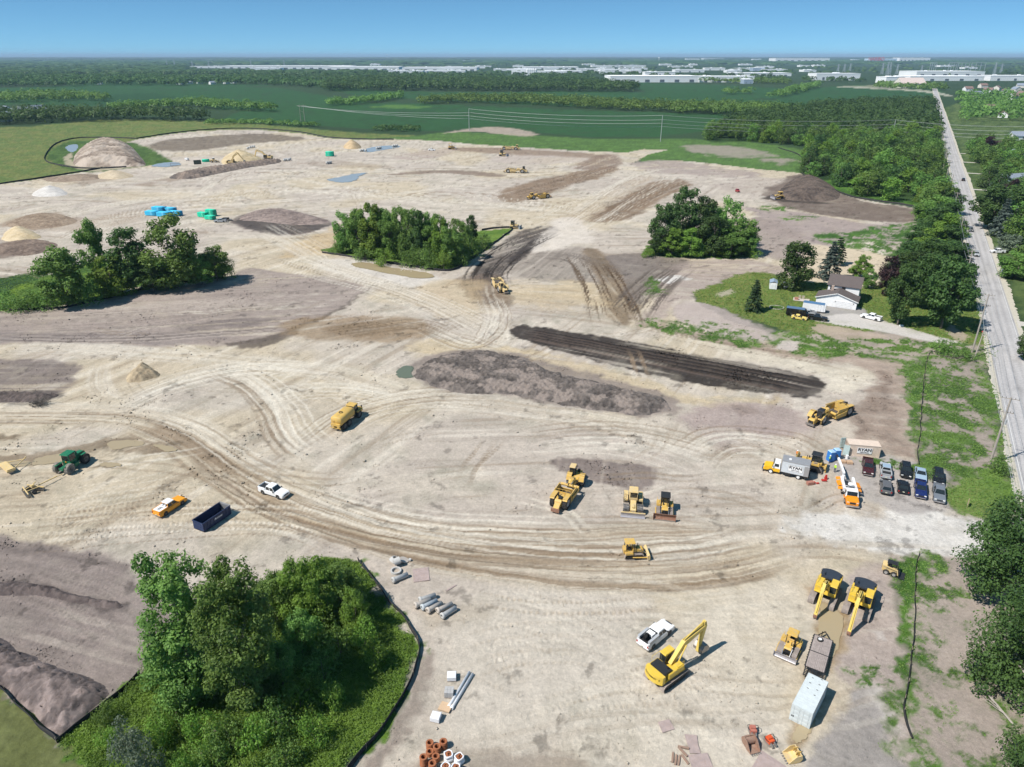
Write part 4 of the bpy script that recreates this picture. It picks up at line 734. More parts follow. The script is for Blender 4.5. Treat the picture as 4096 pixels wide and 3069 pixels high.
rk = 1 + .07 * np.cos((oo - 1.15) * 2 * math.pi / 1.9) * (np.abs(oo - 4) > .5) + (vnoise(oo / .5, aa / 30, 5) - .5) * .16 + (fbm(oo / 3, aa / 7, 6, 3) - .5) * .22 - .16 * (np.abs(oo - 4.05) < .2) - .14 * (vnoise(aa / 1.4, aa * 0 + 3, 7) > .88)
add_color(rd_.data, 'soil', np.array(alb(190, 187, 186))[None, :] * rk[:, None])
strip('road_edge_line', [.28, .42], .082, LINEW, label='white edge line along the left side of the road')
strip('road_edge_line', [7.38, 7.52], .082, LINEW, y0=-60, y1=600, label='white edge line along the right side of the road')
DRIVE = mat('pale_gravel_drive', alb(208, 202, 192), .95, scale=1.0, var=.12, bump=.3)
def sheet(name, pts, z, m, label, view=True):
    P = np.array([V(*p) for p in pts]) if view else np.array(pts); me = bpy.data.meshes.new(name); me.from_pydata([(x, y, z) for x, y in P], [], [tuple(range(len(P)))]); me.materials.append(m)
    return tag(link(name, me), label, None, kind='structure')
for i, (y, w, L) in enumerate(((205, 4, 22), (262, 3.6, 26), (345, 3.4, 20), (372, 3, 20), (440, 3.2, 18), (505, 3.2, 16), (560, 3.4, 16), (612, 3.4, 20))):
    a, b = road_pt(y - w / 2, 9.5), road_pt(y + w / 2, 9.5); c, d = road_pt(y + w / 2, 9.5 + L), road_pt(y - w / 2, 9.5 + L); e, f = road_pt(y - w / 2 - 2.5, 8.6), road_pt(y + w / 2 + 2.5, 8.6)
    sheet('driveway', [a, e, f, b, c, d], .06, DRIVE, 'pale gravel driveway leaving the road to the right', False)

# ------------------------------------------------------------------ ponds and puddles
def water_mat(name, col, rough=.08):
    m, n, l, b = nodes_of(name); b.inputs['Base Color'].default_value = (*col, 1); b.inputs['Roughness'].default_value = rough; b.inputs['Specular IOR Level'].default_value = .5
    nz = n.new('ShaderNodeTexNoise'); nz.inputs['Scale'].default_value = 2.5; tc = n.new('ShaderNodeTexCoord'); l.new(tc.outputs['Object'], nz.inputs['Vector'])
    bp = n.new('ShaderNodeBump'); bp.inputs['Strength'].default_value = .06; bp.inputs['Distance'].default_value = .03; l.new(nz.outputs['Fac'], bp.inputs['Height']); l.new(bp.outputs[0], b.inputs['Normal']); return m
WBLUE = water_mat('still_water', (.30, .33, .34), .22); WMUD = water_mat('muddy_water', (.36, .29, .18), .15); WGRN = water_mat('green_water', (.13, .15, .10), .1)
def pond(name, pts, m, label, z=.10, wob=.8):
    P = spline(np.array([V(*p) for p in pts]), 6, True); rd = np.random.default_rng(len(pts) * 13 + int(pts[0][0]))
    P = P + rd.normal(0, wob * .3, P.shape); c = P.mean(0); v = [(x, y, tz(c[0], c[1]) + z) for x, y in P]
    me = bpy.data.meshes.new(name); me.from_pydata(v, [], [tuple(range(len(v)))]); me.materials.append(m); return tag(link(name, me), label, None, kind='structure')
pond('pond', [(708, 388), (735, 383), (765, 376), (792, 374), (778, 380), (768, 390), (745, 395), (720, 393)], WBLUE, 'shallow blue pond in the middle of the site', .14, 1.5)
pond('pond', [(782, 326), (800, 319), (830, 315), (862, 315), (858, 319), (835, 323), (800, 329)], WBLUE, 'long blue pond at the far side of the site', .14, 1.5)
pond('pond', [(142, 318), (152, 313), (168, 313), (166, 322), (158, 329), (146, 326)], WBLUE, 'small blue pond at the foot of the big stockpile', .14, 1.2)
pond('puddle', [(326, 359), (352, 352), (382, 351), (390, 356), (360, 361)], WBLUE, 'grey puddle right of the big stockpile', .14, 1.0)
pond('puddle', [(856, 812), (860, 799), (870, 792), (886, 791), (893, 798), (888, 808), (890, 816), (872, 818)], WGRN, 'green puddle at the left end of the long soil berm', .12, .6)
pond('puddle', [(760, 570), (790, 568), (830, 576), (880, 584), (930, 592), (935, 600), (900, 602), (850, 594), (790, 582), (766, 577)], WMUD, 'long brown puddle in front of the centre tree island', .12, .8)
pond('puddle', [(1774, 1304), (1800, 1314), (1820, 1335), (1812, 1385), (1798, 1420), (1776, 1400), (1768, 1350)], WMUD, 'brown puddle between the two parked excavators', .08, .4)
pond('puddle', [(1740, 1545), (1762, 1552), (1750, 1580), (1726, 1604), (1712, 1594), (1722, 1566)], WMUD, 'brown puddle in front of the grey container', .08, .3)
for p_ in ([(232, 958), (262, 952), (300, 953), (312, 962), (280, 966), (246, 972)], [(330, 962), (362, 964), (384, 972), (356, 976)], [(80, 990), (120, 982), (170, 982), (150, 996), (100, 1004), (70, 1004)], [(-10, 1000), (40, 996), (70, 1002), (30, 1012), (-20, 1016)], [(212, 1004), (240, 999), (262, 1006), (236, 1010)]):
    pond('puddle', p_, WMUD, 'shallow brown puddle in the wheel ruts near the green tractor', .07, .5)

# ------------------------------------------------------------------ heaps: each a real pile of soil or stone
HEAPM = soil_mat('heaped_soil', 'soil', 1.3, .8, .2)
def heap(name, pts, h, cols, label, cat='pile', rough=.3, clod=1.2, res=None, edge=.5, flat=1.0, view=True, group=None, peak=None):
    P = np.array([V(*p) for p in pts]) if view else np.array(pts, float); P = spline(P, 5, True); c = P.mean(0); d = math.hypot(*c)
    res = res or max(.28, d / 900); x0, y0 = P.min(0) - 1; x1, y1 = P.max(0) + 1
    nx, ny = int((x1 - x0) / res) + 2, int((y1 - y0) / res) + 2
    if nx * ny > 26000: s = math.sqrt(nx * ny / 26000); nx, ny = int(nx / s), int(ny / s)
    X, Y = np.meshgrid(np.linspace(x0, x1, nx), np.linspace(y0, y1, ny)); x, y = X.ravel(), Y.ravel()
    sd = poly_sd(P, x + (fbm(x / 3, y / 3, 5, 3) - .5) * 2 * edge, y + (fbm(x / 3, y / 3, 6, 3) - .5) * 2 * edge); m = max(sd.max(), .1)
    t = np.clip(sd / (m * flat), 0, 1); prof = np.where(sd > 0, 1 - (1 - t) ** 1.7, 0)
    if peak is not None: prof *= .55 + .6 * np.exp(-((x - peak[0]) ** 2 + (y - peak[1]) ** 2) / (peak[2] ** 2))
    n1 = fbm(x / clod, y / clod, 21, 4, .62) - .5; n2 = fbm(x / (clod * 5), y / (clod * 5), 22, 3) - .5
    n3 = np.abs(fbm(x / (clod * .6), y / (clod * .6), 23, 2) - .5)
    z = terrain(x, y) + prof * h * (1 + n2 * .5) + (n1 * 2 + n3 * .8) * rough * np.clip(prof * 3, 0, 1) + np.random.default_rng(1).normal(0, .30, len(x)) * rough * np.clip(prof * 4, 0, 1) + np.where(sd < 0, np.maximum(sd * .6, -.35), 0)
    k = np.clip(.5 + n1 * 1.6 + n2 * 1.2, 0, 1)[:, None]; cA, cB = np.array(alb(*cols[0])), np.array(alb(*cols[1])); col = cA * (1 - k) + cB * k
    if len(cols) > 2: k = sstep(.55, .62, fbm(x / (clod * 4), y / (clod * 4), 25, 4))[:, None] * .8; col = col * (1 - k) + np.array(alb(*cols[2])) * k
    q = (np.arange(ny - 1)[:, None] * nx + np.arange(nx - 1)[None, :]).ravel(); f = np.stack([q, q + 1, q + nx + 1, q + nx], 1); f = f[(sd[f] > -.9).all(1)]
    used = np.unique(f); mp = np.zeros(len(x), int); mp[used] = np.arange(len(used))
    me = np_mesh(name, np.stack([x, y, z], 1)[used], mp[f], HEAPM, True); add_color(me, 'soil', col[used].clip(.01, .8)); return tag(link(name, me), label, cat, group)
heap('soil_berm', [(898, 812), (905, 792), (950, 768), (1040, 758), (1120, 772), (1180, 798), (1300, 828), (1400, 848), (1440, 868), (1440, 888), (1390, 896), (1280, 884), (1160, 862), (1060, 850), (960, 842)], 1.15, [(80, 75, 73), (134, 125, 119), (160, 148, 140)], 'long flat-topped berm of mauve-grey soil beside the black strip', 'berm', .42, .7, flat=.5, edge=1.6)
heap('soil_stockpile', [(158, 352), (166, 330), (190, 312), (230, 306), (275, 312), (304, 340), (314, 356), (290, 360), (220, 360), (175, 360)], 5.6, [(120, 106, 96), (190, 175, 160), (204, 190, 176)], 'big eroded stockpile of pale soil fenced off at the meadow', 'stockpile', .9, 3.0, flat=.6)
heap('soil_stockpile', [(-40, 1500), (-40, 1382), (10, 1385), (60, 1412), (120, 1440), (190, 1460), (235, 1495), (190, 1540), (125, 1590), (70, 1545), (10, 1490)], 1.5, [(96, 88, 87), (146, 133, 129), (168, 153, 148)], 'rough heap of mauve-grey clods behind the bottom left fence', 'stockpile', .42, .42, flat=.8)
heap('spoil_ridge', [(365, 384), (400, 374), (460, 364), (520, 356), (580, 348), (606, 346), (600, 352), (540, 362), (480, 374), (410, 387)], 2.6, [(98, 92, 90), (158, 142, 130)], 'long ridge of dark broken clods beside the far trench', 'spoil pile', .8, 1.3, flat=.8)
for nm, p_, h_, c_, lb in (('sand_pile', [(478, 352), (486, 338), (510, 330), (545, 334), (572, 348), (540, 356), (500, 357)], 5.2, [(196, 176, 140), (220, 202, 166)], 'large tan sand pile behind the far excavators'),
                           ('sand_pile', [(742, 319), (748, 310), (760, 305), (772, 310), (780, 319), (760, 322)], 4.0, [(192, 168, 132), (214, 190, 154)], 'small tan sand pile at the far edge of the site'),
                           ('gravel_pile', [(70, 423), (82, 410), (108, 402), (132, 408), (146, 420), (110, 425)], 2.0, [(206, 200, 194), (232, 228, 222)], 'white gravel pile at the left near the meadow fence'),
                           ('sand_pile', [(4, 517), (14, 500), (42, 490), (66, 498), (90, 512), (60, 520), (30, 522)], 2.3, [(206, 186, 150), (228, 210, 178)], 'smooth tan sand pile at the left edge behind the left tree island'),
                           ('sand_pile', [(205, 384), (225, 372), (252, 368), (290, 380), (250, 388)], 2.2, [(196, 178, 150), (220, 204, 178)], 'low tan sand pile at the meadow fence below the big stockpile'),
                           ('soil_pile', [(272, 824), (282, 806), (300, 790), (316, 788), (334, 800), (346, 812), (330, 818), (300, 826)], 2.0, [(126, 110, 92), (206, 188, 158)], 'small brown and tan soil pile beside the haul road'),
                           ('soil_pile', [(1232, 1048), (1290, 1040), (1330, 1046), (1360, 1022), (1400, 1018), (1414, 1034), (1398, 1048), (1340, 1052), (1290, 1054)], .0, [(120, 108, 104), (150, 136, 130)], ''),
                           ('soil_pile', [(90, 386), (140, 380), (190, 376), (230, 382), (190, 390), (120, 394)], 1.4, [(128, 114, 100), (176, 158, 140)], 'low brown soil pile along the meadow fence'),
                           ('soil_mound', [(1680, 424), (1700, 396), (1738, 378), (1775, 388), (1812, 416), (1800, 432), (1730, 434)], 3.4, [(74, 66, 62), (126, 112, 102)], 'dark soil mound behind the far right bulldozer'),
                           ('soil_mound', [(516, 474), (548, 456), (600, 450), (660, 462), (712, 480), (640, 486), (560, 478)], 1.2, [(116, 104, 100), (170, 154, 146)], 'dark low soil mound left of the centre tree island'),
                           ('soil_mound', [(14, 484), (60, 464), (120, 461), (168, 478), (110, 492), (40, 494)], 1.1, [(132, 114, 98), (176, 158, 138)], 'low brown soil mound at the left edge of the site'),
                           ('soil_mound', [(-40, 545), (20, 522), (80, 517), (126, 530), (60, 552)], 1.2, [(110, 96, 88), (158, 140, 126)], 'dark brown mound behind the left end of the left tree island')):
    if h_: heap(nm, p_, h_, c_, lb, 'pile', .3 if 'soil' in nm else .12, 1.1, flat=1.0)
heap('clod_ridge', [(-40, 1262), (40, 1258), (120, 1272), (200, 1292), (262, 1300), (262, 1312), (180, 1306), (90, 1288), (-40, 1284)], .7, [(84, 76, 76), (130, 118, 114)], 'low ridge of dark clods across the bottom left soil field', 'clods', .35, .6, flat=.9)
heap('clod_ridge', [(-40, 850), (50, 847), (125, 853), (90, 866), (0, 870), (-40, 870)], .8, [(78, 72, 70), (124, 112, 108)], 'ridge of dark clods at the left edge by the haul road', 'clods', .35, .7, flat=.9)

# ------------------------------------------------------------------ silt fences
FABRIC = mat('black_silt_fabric', (.020, .020, .021), .8, scale=1.2, var=.2, dirt=.18, dirt_col=(.16, .14, .12))
STAKE = mat('weathered_stake', (.36, .30, .22), .9)
STAKE_ME = MB().box((0, 0, .42), (.05, .05, .95)).mesh('post', STAKE)
def silt_fence(pts, label, h=.75, post=3.0, w=None):
    P = spline(np.array([V(*p) for p in pts]), 6); seg = np.hypot(*np.diff(P, axis=0).T); s = np.concatenate([[0], np.cumsum(seg)]); L = s[-1]
    n = int(max(8, min(260, L / 1.0))); q = np.linspace(0, L, n); X = np.interp(q, s, P[:, 0]); Y = np.interp(q, s, P[:, 1]); X = X + (vnoise(q / 3, q * 0, 4) - .5) * .35; Y = Y + (vnoise(q / 3, q * 0 + 9, 4) - .5) * .35
    Z = terrain(X, Y); tx, ty = np.gradient(X), np.gradient(Y); tl = np.hypot(tx, ty) + 1e-9; nx_, ny_ = -ty / tl, tx / tl; lean = (vnoise(q / 5, q * 0 + 3, 8) - .5) * .5
    c = np.array([X.mean(), Y.mean(), tz(X.mean(), Y.mean())]); hh = h * (.8 + .3 * vnoise(q / 4, q * 0 + 5, 2)); tk = .035
    root = empty('silt_fence', c); vs = []
    for sg in (-1, 1):
        for zz, ln in ((-.1, 0), (1, 1)): vs.append(np.stack([X + nx_ * (sg * tk + lean * ln * hh) - c[0], Y + ny_ * (sg * tk + lean * ln * hh) - c[1], Z + (zz if zz < 0 else hh) - c[2]], 1))
    v = np.concatenate(vs); f = []
    for i in range(n - 1):
        a, b, c2, d = i, n + i, 2 * n + i, 3 * n + i
        f += [(a, a + 1, b + 1, b), (c2, d, d + 1, c2 + 1), (b, b + 1, d + 1, d)]
    link('fabric', np_mesh('fabric', v, f, FABRIC), root)
    for k in range(min(90, int(L / post))):
        i = int(k * post / L * (n - 1)); o = link('post', STAKE_ME, root); o.location = (X[i] - c[0] + nx_[i] * .07, Y[i] - c[1] + ny_[i] * .07, Z[i] - c[2]); o.rotation_euler = (random.gauss(0, .08), random.gauss(0, .08), random.uniform(0, 3))
    return tag(root, label, 'silt fence', 'black silt fences')
silt_fence([(772, 1211), (798, 1242), (838, 1297), (880, 1344), (904, 1400), (897, 1440), (871, 1500), (819, 1583), (758, 1660), (700, 1730)], 'black silt fence along the right side of the foreground thicket', .85)
silt_fence([(-70, 1438), (0, 1489), (60, 1543), (121, 1602)], 'black silt fence across the bottom left corner beside the mown grass', .85)
silt_fence([(122, 1602), (200, 1544), (258, 1500), (303, 1455)], 'black silt fence between the rough heap and the thicket', .85)
silt_fence([(20, 672), (120, 668), (190, 655), (265, 638), (330, 620), (400, 610), (482, 600)], 'black silt fence below the left tree island', .8)
silt_fence([(695, 546), (740, 553), (780, 560), (880, 576), (955, 586), (990, 579), (1030, 553), (1068, 525), (1106, 495), (1078, 493), (1040, 498)], 'black silt fence round the centre tree island', .9)
silt_fence([(273, 361), (219, 364), (164, 363), (116, 355), (97, 346), (102, 330), (118, 313), (143, 303), (178, 298), (239, 298), (294, 300)], 'black silt fence looping round the big stockpile', 1.1, 6)
silt_fence([(294, 300), (359, 290), (430, 282), (506, 278), (581, 280), (649, 286), (704, 296), (770, 301), (850, 302)], 'black silt fence along the far meadow edge of the site', 1.1, 6)
silt_fence([(-60, 412), (0, 398), (85, 386), (171, 372), (222, 363)], 'black silt fence along the left meadow below the big stockpile', 1.0, 5)
silt_fence([(2009, 759), (1998, 797), (1992, 848), (1990, 900), (1985, 951), (1980, 975), (1982, 1002)], 'black silt fence along the road verge above the parked cars', .38)
silt_fence([(1982, 1195), (1978, 1273), (1974, 1348), (1966, 1427), (1957, 1495), (1951, 1523), (1956, 1557), (1974, 1596)], 'black silt fence through the weeds at the lower right', .38)
silt_fence([(1680, 320), (1728, 338), (1729, 371), (1752, 389), (1776, 401), (1831, 423), (1880, 433), (1940, 441), (1985, 449)], 'black silt fence along the edge of the roadside wood', .9, 5)

# ------------------------------------------------------------------ power lines
POLEW = mat('weathered_pole_wood', (.36, .32, .28), .9, scale=2, var=.15); POLEG = mat('grey_steel_pole', (.42, .43, .44), .6); WIRE = mat('aluminium_wire', (.42, .43, .44), .5, .3); DARKI = mat('dark_insulator', (.06, .055, .05), .4)
def wires(ptsA, ptsB, sag, r, root_label, group, name='power_line', n=14):
    r0 = empty(name, ptsA[0]); o = Vector(ptsA[0])
    for a, b in zip(ptsA, ptsB):
        a, b = Vector(a), Vector(b); m = MB(); m.tube([a.lerp(b, i / n) - Vector((0, 0, 4 * sag * (i / n) * (1 - i / n))) - o for i in range(n + 1)], r, 4); m.build('wire', WIRE, r0)
    return tag(r0, root_label, 'power line', group)
RP = []
RPY = [58, 118, 176, 233, 290, 347, 404, 462, 520, 580, 640, 705, 770]
for i, y in enumerate(RPY):
    x, yy = road_pt(y, -4.6); h = (15, 14.6, 16.4, 13.5, 13, 13, 13, 13, 13, 13, 13, 13, 13)[i]; z = tz(x, yy); r = empty('utility_pole', (x, yy, z), math.atan2(rny, rnx))
    MB().cyl((0, 0, -.3), (0, 0, h), .24, .15, 10).build('pole', POLEW, r)
    arms = [(h - .35, 1.5), (h - 3.2, 1.2)] + ([(h - 5.0, .8)] if i in (2,) else [])
    for az, aw in arms:
        a = MB().box((0, .14, az), (aw * 2, .10, .12)).build('crossarm', POLEW, r); m = MB()
        for sx in (-aw * .92, -aw * .5, aw * .5, aw * .92): m.cyl((sx, .14, az + .05), (sx, .14, az + .34), .05, .035, 6)
        m.build('insulators', DARKI, a)
    MB().cyl((.32, 0, h - 5.6), (.32, 0, h - 4.6), .22, .22, 10).build('transformer', POLEG, r) if i in (1, 2, 4) else None
    tag(r, ('wooden utility pole beyond the right edge oak', 'wooden utility pole on the verge beside the parked cars', 'tall wooden utility pole with three crossarms at the gravel drive mouth')[i] if i < 3 else 'wooden utility pole standing in the roadside tree row', 'utility pole', 'wooden utility poles along the road')
    c_, s_ = math.cos(r.rotation_euler.z), math.sin(r.rotation_euler.z)
    RP.append([(x + c_ * q, yy + s_ * q, z + az + .34) for az, aw in arms[:2] for q in (-aw * .92, aw * .92)] + [(x, yy, z + h - 6.2)])
x_, y_ = road_pt(172.5, -4.2); r = empty('guy_pole', (x_, y_, 0)); MB().cyl((0, 0, -.3), (1.6, 1.6, 7.5), .16, .12, 8).build('pole', POLEW, r); tag(r, 'short leaning brace pole beside the three-armed utility pole', 'pole')
for i in range(len(RP) - 1): wires(RP[i], RP[i + 1], .7, .028 if i < 3 else .04, 'utility wires strung along the left side of the road', 'utility wires along the road')
def h_pole(u, v, vt, label, hf=False):
    x, y = G(u, v); h = hpx(u, v, vt); r = empty('transmission_pole', (x, y, 0)); pts = []
    for sx in ((-2.4, 2.4) if hf else (0,)): MB().cyl((sx, 0, -.5), (sx, 0, h), .36, .22, 8).build('pole', POLEW if hf else POLEG, r)
    for k, az in enumerate((h - .2, h - 4, h - 7, h - 10) if not hf else (h - 1, h - 1, h - 1)):
        if hf: off = (-5, 0, 5)[k]; pts.append((x + off, y, az - .6))
        else: sg = (0, 1, -1, 1)[k]; MB().box((sg * 1.0, 0, az), (2.2 if k else .6, .2, .2)).build('crossarm', POLEG, r); pts.append((x + sg * 2.0, y, az))
    if hf: MB().box((0, 0, h - 1), (11, .3, .3)).build('crossarm', POLEW, r); MB().box((0, 0, h * .6), (6.6, .2, .2), ry=.5).build('brace', POLEW, r)
    tag(r, label, 'power pole', 'tall transmission poles behind the site'); return pts
T0 = h_pole(1212, 486, 419, 'twin-legged wooden transmission pole at the left behind the meadow', True); T1 = h_pole(1877, 523, 435, 'tall grey transmission pole behind the middle of the site'); T2 = h_pole(2642, 566, 461, 'tall grey transmission pole behind the right part of the site'); T3 = h_pole(3566, 560, 479, 'transmission pole rising out of the roadside wood')
T4 = h_pole(4230, 600, 500, 'transmission pole beyond the right edge across the road')
for a, b, lb in ((T0[:3], T1[1:], 'transmission wires between the twin-legged pole and the middle pole'), (T1, T2, 'transmission wires between the two tall grey poles'), (T2, T3, 'transmission wires over the roadside wood'), (T3, T4, 'transmission wires crossing the road')): wires(a, b, 3.0, .10, lb, 'transmission wires behind the site', n=20)
# ------------------------------------------------------------------ machine parts
DUST = (.42, .36, .28)
CATY = mat('machine_yellow', (.60, .385, .085), .5, dirt=.42, dirt_col=DUST, scale=1.2); CATP = mat('pale_machine_yellow', (.66, .48, .20), .6, dirt=.55, dirt_col=(.52, .45, .33), scale=1.2)
KOMY = mat('bright_machine_yellow', (.68, .47, .06), .4, dirt=.26, dirt_col=DUST, scale=1.2); ORANGE = mat('safety_orange', (.78, .27, .012), .35, dirt=.08, dirt_col=DUST)
BLACKP = mat('black_plastic', (.025, .026, .028), .5, dirt=.12, dirt_col=(.22, .2, .17)); CHARC = mat('blue_black_hood', (.035, .042, .055), .32, dirt=.10, dirt_col=(.3, .28, .25), spec=.6)
GLASS = mat('dark_glass', (.018, .024, .026), .08, spec=.8, var=.02); STEEL = mat('worn_steel', (.34, .32, .30), .45, .6, dirt=.35, dirt_col=(.32, .26, .2)); BLADE = mat('polished_blade_steel', (.50, .48, .50), .4, .5, dirt=.3, dirt_col=(.40, .34, .28))
RUST = mat('rusty_blade', (.26, .13, .085), .7, .1, dirt=.4, dirt_col=(.36, .28, .22)); RUBBER = mat('rubber', (.035, .034, .033), .85, dirt=.25, dirt_col=(.26, .23, .19)); RUBD = mat('dusty_rubber', (.20, .185, .165), .9, dirt=.5, dirt_col=(.38, .34, .28))
TRACKS = mat('dusty_track_steel', (.30, .26, .24), .7, .2, dirt=.45, dirt_col=(.46, .40, .34)); CHROME = mat('chrome', (.6, .6, .62), .18, .9, var=.02); RIMG = mat('grey_rim', (.42, .41, .40), .5, .3, dirt=.3, dirt_col=DUST); RIMD = mat('dark_rim', (.10, .10, .10), .6, dirt=.3, dirt_col=DUST)
WHITE = mat('white_paint', (.80, .81, .82), .3, dirt=.06, dirt_col=(.5, .46, .4)); LAMP = mat('lamp_lens', (.75, .75, .72), .1, spec=.8); TAIL = mat('tail_lamp_red', (.35, .015, .012), .2); SOILD = mat('dark_soil_load', (.085, .070, .060), .95, bump=1, scale=4, var=.3)
ARM = mat('boom_yellow', (.68, .50, .12), .4, dirt=.26, dirt_col=DUST); PLATE = mat('number_plate', (.7, .7, .55), .5)
_wc = {}
def wheel(parent, x, y, r, w, tyre=None, rim=None, lugs=0, name='wheel'):
    tyre = tyre or RUBBER; rim = rim or RIMG; key = (r, w, tyre.name, rim.name, lugs)
    if key not in _wc:
        M = Matrix.Rotation(math.pi / 2, 4, 'X'); h = w / 2; m = MB().lathe([(r * .58, -h * .8), (r * .86, -h), (r * .97, -h * .72), (r, 0), (r * .97, h * .72), (r * .86, h), (r * .58, h * .8)], 20, M)
        for i in range(lugs):
            a = 6.28318 * i / lugs
            for sg in (-1, 1): m.box((math.cos(a) * r, sg * h * .5, math.sin(a) * r), (r * .10, h * .95, r * .09), ry=-a, rx=0)
        n = MB().lathe([(.02, -h * .55), (r * .56, -h * .70), (r * .62, -h * .82)], 14, M).lathe([(r * .62, h * .82), (r * .56, h * .70), (.02, h * .55)], 14, M); n.cyl((0, -h * .9, 0), (0, h * .9, 0), r * .16, n=8)
        _wc[key] = (m.mesh('wheel', tyre, True), n.mesh('rim', rim))
    o = link(name, _wc[key][0], parent); o.location = (x, y, r); k = link('rim', _wc[key][1], o); return o
_tc = {}
def track(parent, y, L, h, w, cx=0.0, m=None, drive=0.0):
    """crawler track: shoes on a loop, frame and rollers inside; drive > 0 lifts the rear sprocket"""
    m = m or TRACKS; key = (L, h, w, m.name, drive)
    if key not in _tc:
        r = h / 2; pts = []; n = 10
        if drive:
            C = [(L / 2 - r * .8, r * .8, r * .8), (-L / 2 + r * .8, r * .8, r * .8), (-L * .22, drive, r * .75)]
            def arc(c, a0, a1): return [(c[0] + c[2] * math.cos(a0 + (a1 - a0) * i / n), c[1] + c[2] * math.sin(a0 + (a1 - a0) * i / n)) for i in range(n + 1)]
            pts = arc(C[2], math.pi * .80, math.pi * .38) + arc(C[0], math.pi * .38, -math.pi * .5) + arc(C[1], -math.pi * .5, -math.pi * 1.2)
        else:
            a, b = L / 2 - r, -L / 2 + r
            pts = [(a + r * math.cos(t), r + r * math.sin(t)) for t in np.linspace(math.pi / 2, -math.pi / 2, n)] + [(b - r * math.cos(t), r + r * math.sin(t)) for t in np.linspace(-math.pi / 2, math.pi / 2, n)]
        P = np.array(pts + [pts[0]]); s = np.concatenate([[0], np.cumsum(np.hypot(*np.diff(P, axis=0).T))]); k = int(s[-1] / .21); mb = MB()
        for i in range(k):
            q = s[-1] * i / k; x = np.interp(q, s, P[:, 0]); z = np.interp(q, s, P[:, 1]); x2 = np.interp((q + .05) % s[-1], s, P[:, 0]); z2 = np.interp((q + .05) % s[-1], s, P[:, 1]); a = math.atan2(z2 - z, x2 - x)
            mb.box((x, 0, z), (.185, w, .05), ry=-a); mb.box((x + .04 * math.sin(a) * -1, 0, z + .04 * math.cos(a)), (.03, w, .07), ry=-a)
        fr = MB().prism([(p[0] * .9, h * .5 + (p[1] - h * .5) * .72) for p in pts[::2]], -w * .3, w * .3)
        for i in range(6): fr.cyl((-L * .33 + L * .66 * i / 5, -w * .36, h * .22), (-L * .33 + L * .66 * i / 5, w * .36, h * .22), h * .15, n=8)
        _tc[key] = (mb.mesh('track', m), fr.mesh('track_frame', BLACKP))
    o = link('track', _tc[key][0], parent); o.location = (cx, y, 0); link('track_frame', _tc[key][1], o); return o
def cab(parent, x, y, z, sx, sy, sz, roof, frame, lean=.15, roof_over=.12, name='cab'):
    """operator's cab: frame posts, panes set into it, roof"""
    o = MB(); t = .09
    for ax, ay in ((-1, -1), (1, -1), (1, 1), (-1, 1)): o.tube([(x + ax * (sx / 2 - t / 2), y + ay * (sy / 2 - t / 2), z), (x + ax * (sx / 2 - t / 2) - (lean * .5 if ax > 0 else -lean * .3), y + ay * (sy / 2 - t / 2) * .93, z + sz)], t * .75, 4)
    o.box((x, y, z + sz * .14), (sx, sy, sz * .28)); c = o.build(name, frame, parent)
    for nm, d, s in (('window', (sx * .46, 0), (.03, sy * .84)), ('window', (-sx * .46, 0), (.03, sy * .84)), ('window', (0, sy * .46), (sx * .84, .03)), ('window', (0, -sy * .46), (sx * .84, .03))):
        MB().box((x + d[0], y + d[1], z + sz * .63), (s[0], s[1], sz * .66)).build(nm, GLASS, c)
    MB().box((x - lean * .1, y, z + sz + .06), (sx + roof_over * 2, sy + roof_over, .14), tx=.92, ty=.92).build('roof', roof, c); return c
def rail(m, pts, r=.025): return m.tube(pts, r, 5)
def text(body, size, m, parent, loc, rot, bold=.0, sx=1.0, name='lettering', align='CENTER'):
    cu = bpy.data.curves.new('t', 'FONT'); cu.body = body; cu.size = size; cu.align_x = align; cu.align_y = 'CENTER'; cu.offset = bold; cu.extrude = .004; cu.resolution_u = 3
    t = bpy.data.objects.new('t', cu); COL.objects.link(t); dg = bpy.context.evaluated_depsgraph_get(); me = bpy.data.meshes.new_from_object(t.evaluated_get(dg)); bpy.data.objects.remove(t); bpy.data.curves.remove(cu)
    me.materials.clear(); me.materials.append(m); o = link(name, me, parent); o.location = loc; o.rotation_euler = rot; o.scale = (sx, 1, 1); return o
INK = mat('black_lettering', (.015, .015, .018), .6); NAVYI = mat('dark_lettering', (.02, .025, .05), .6)

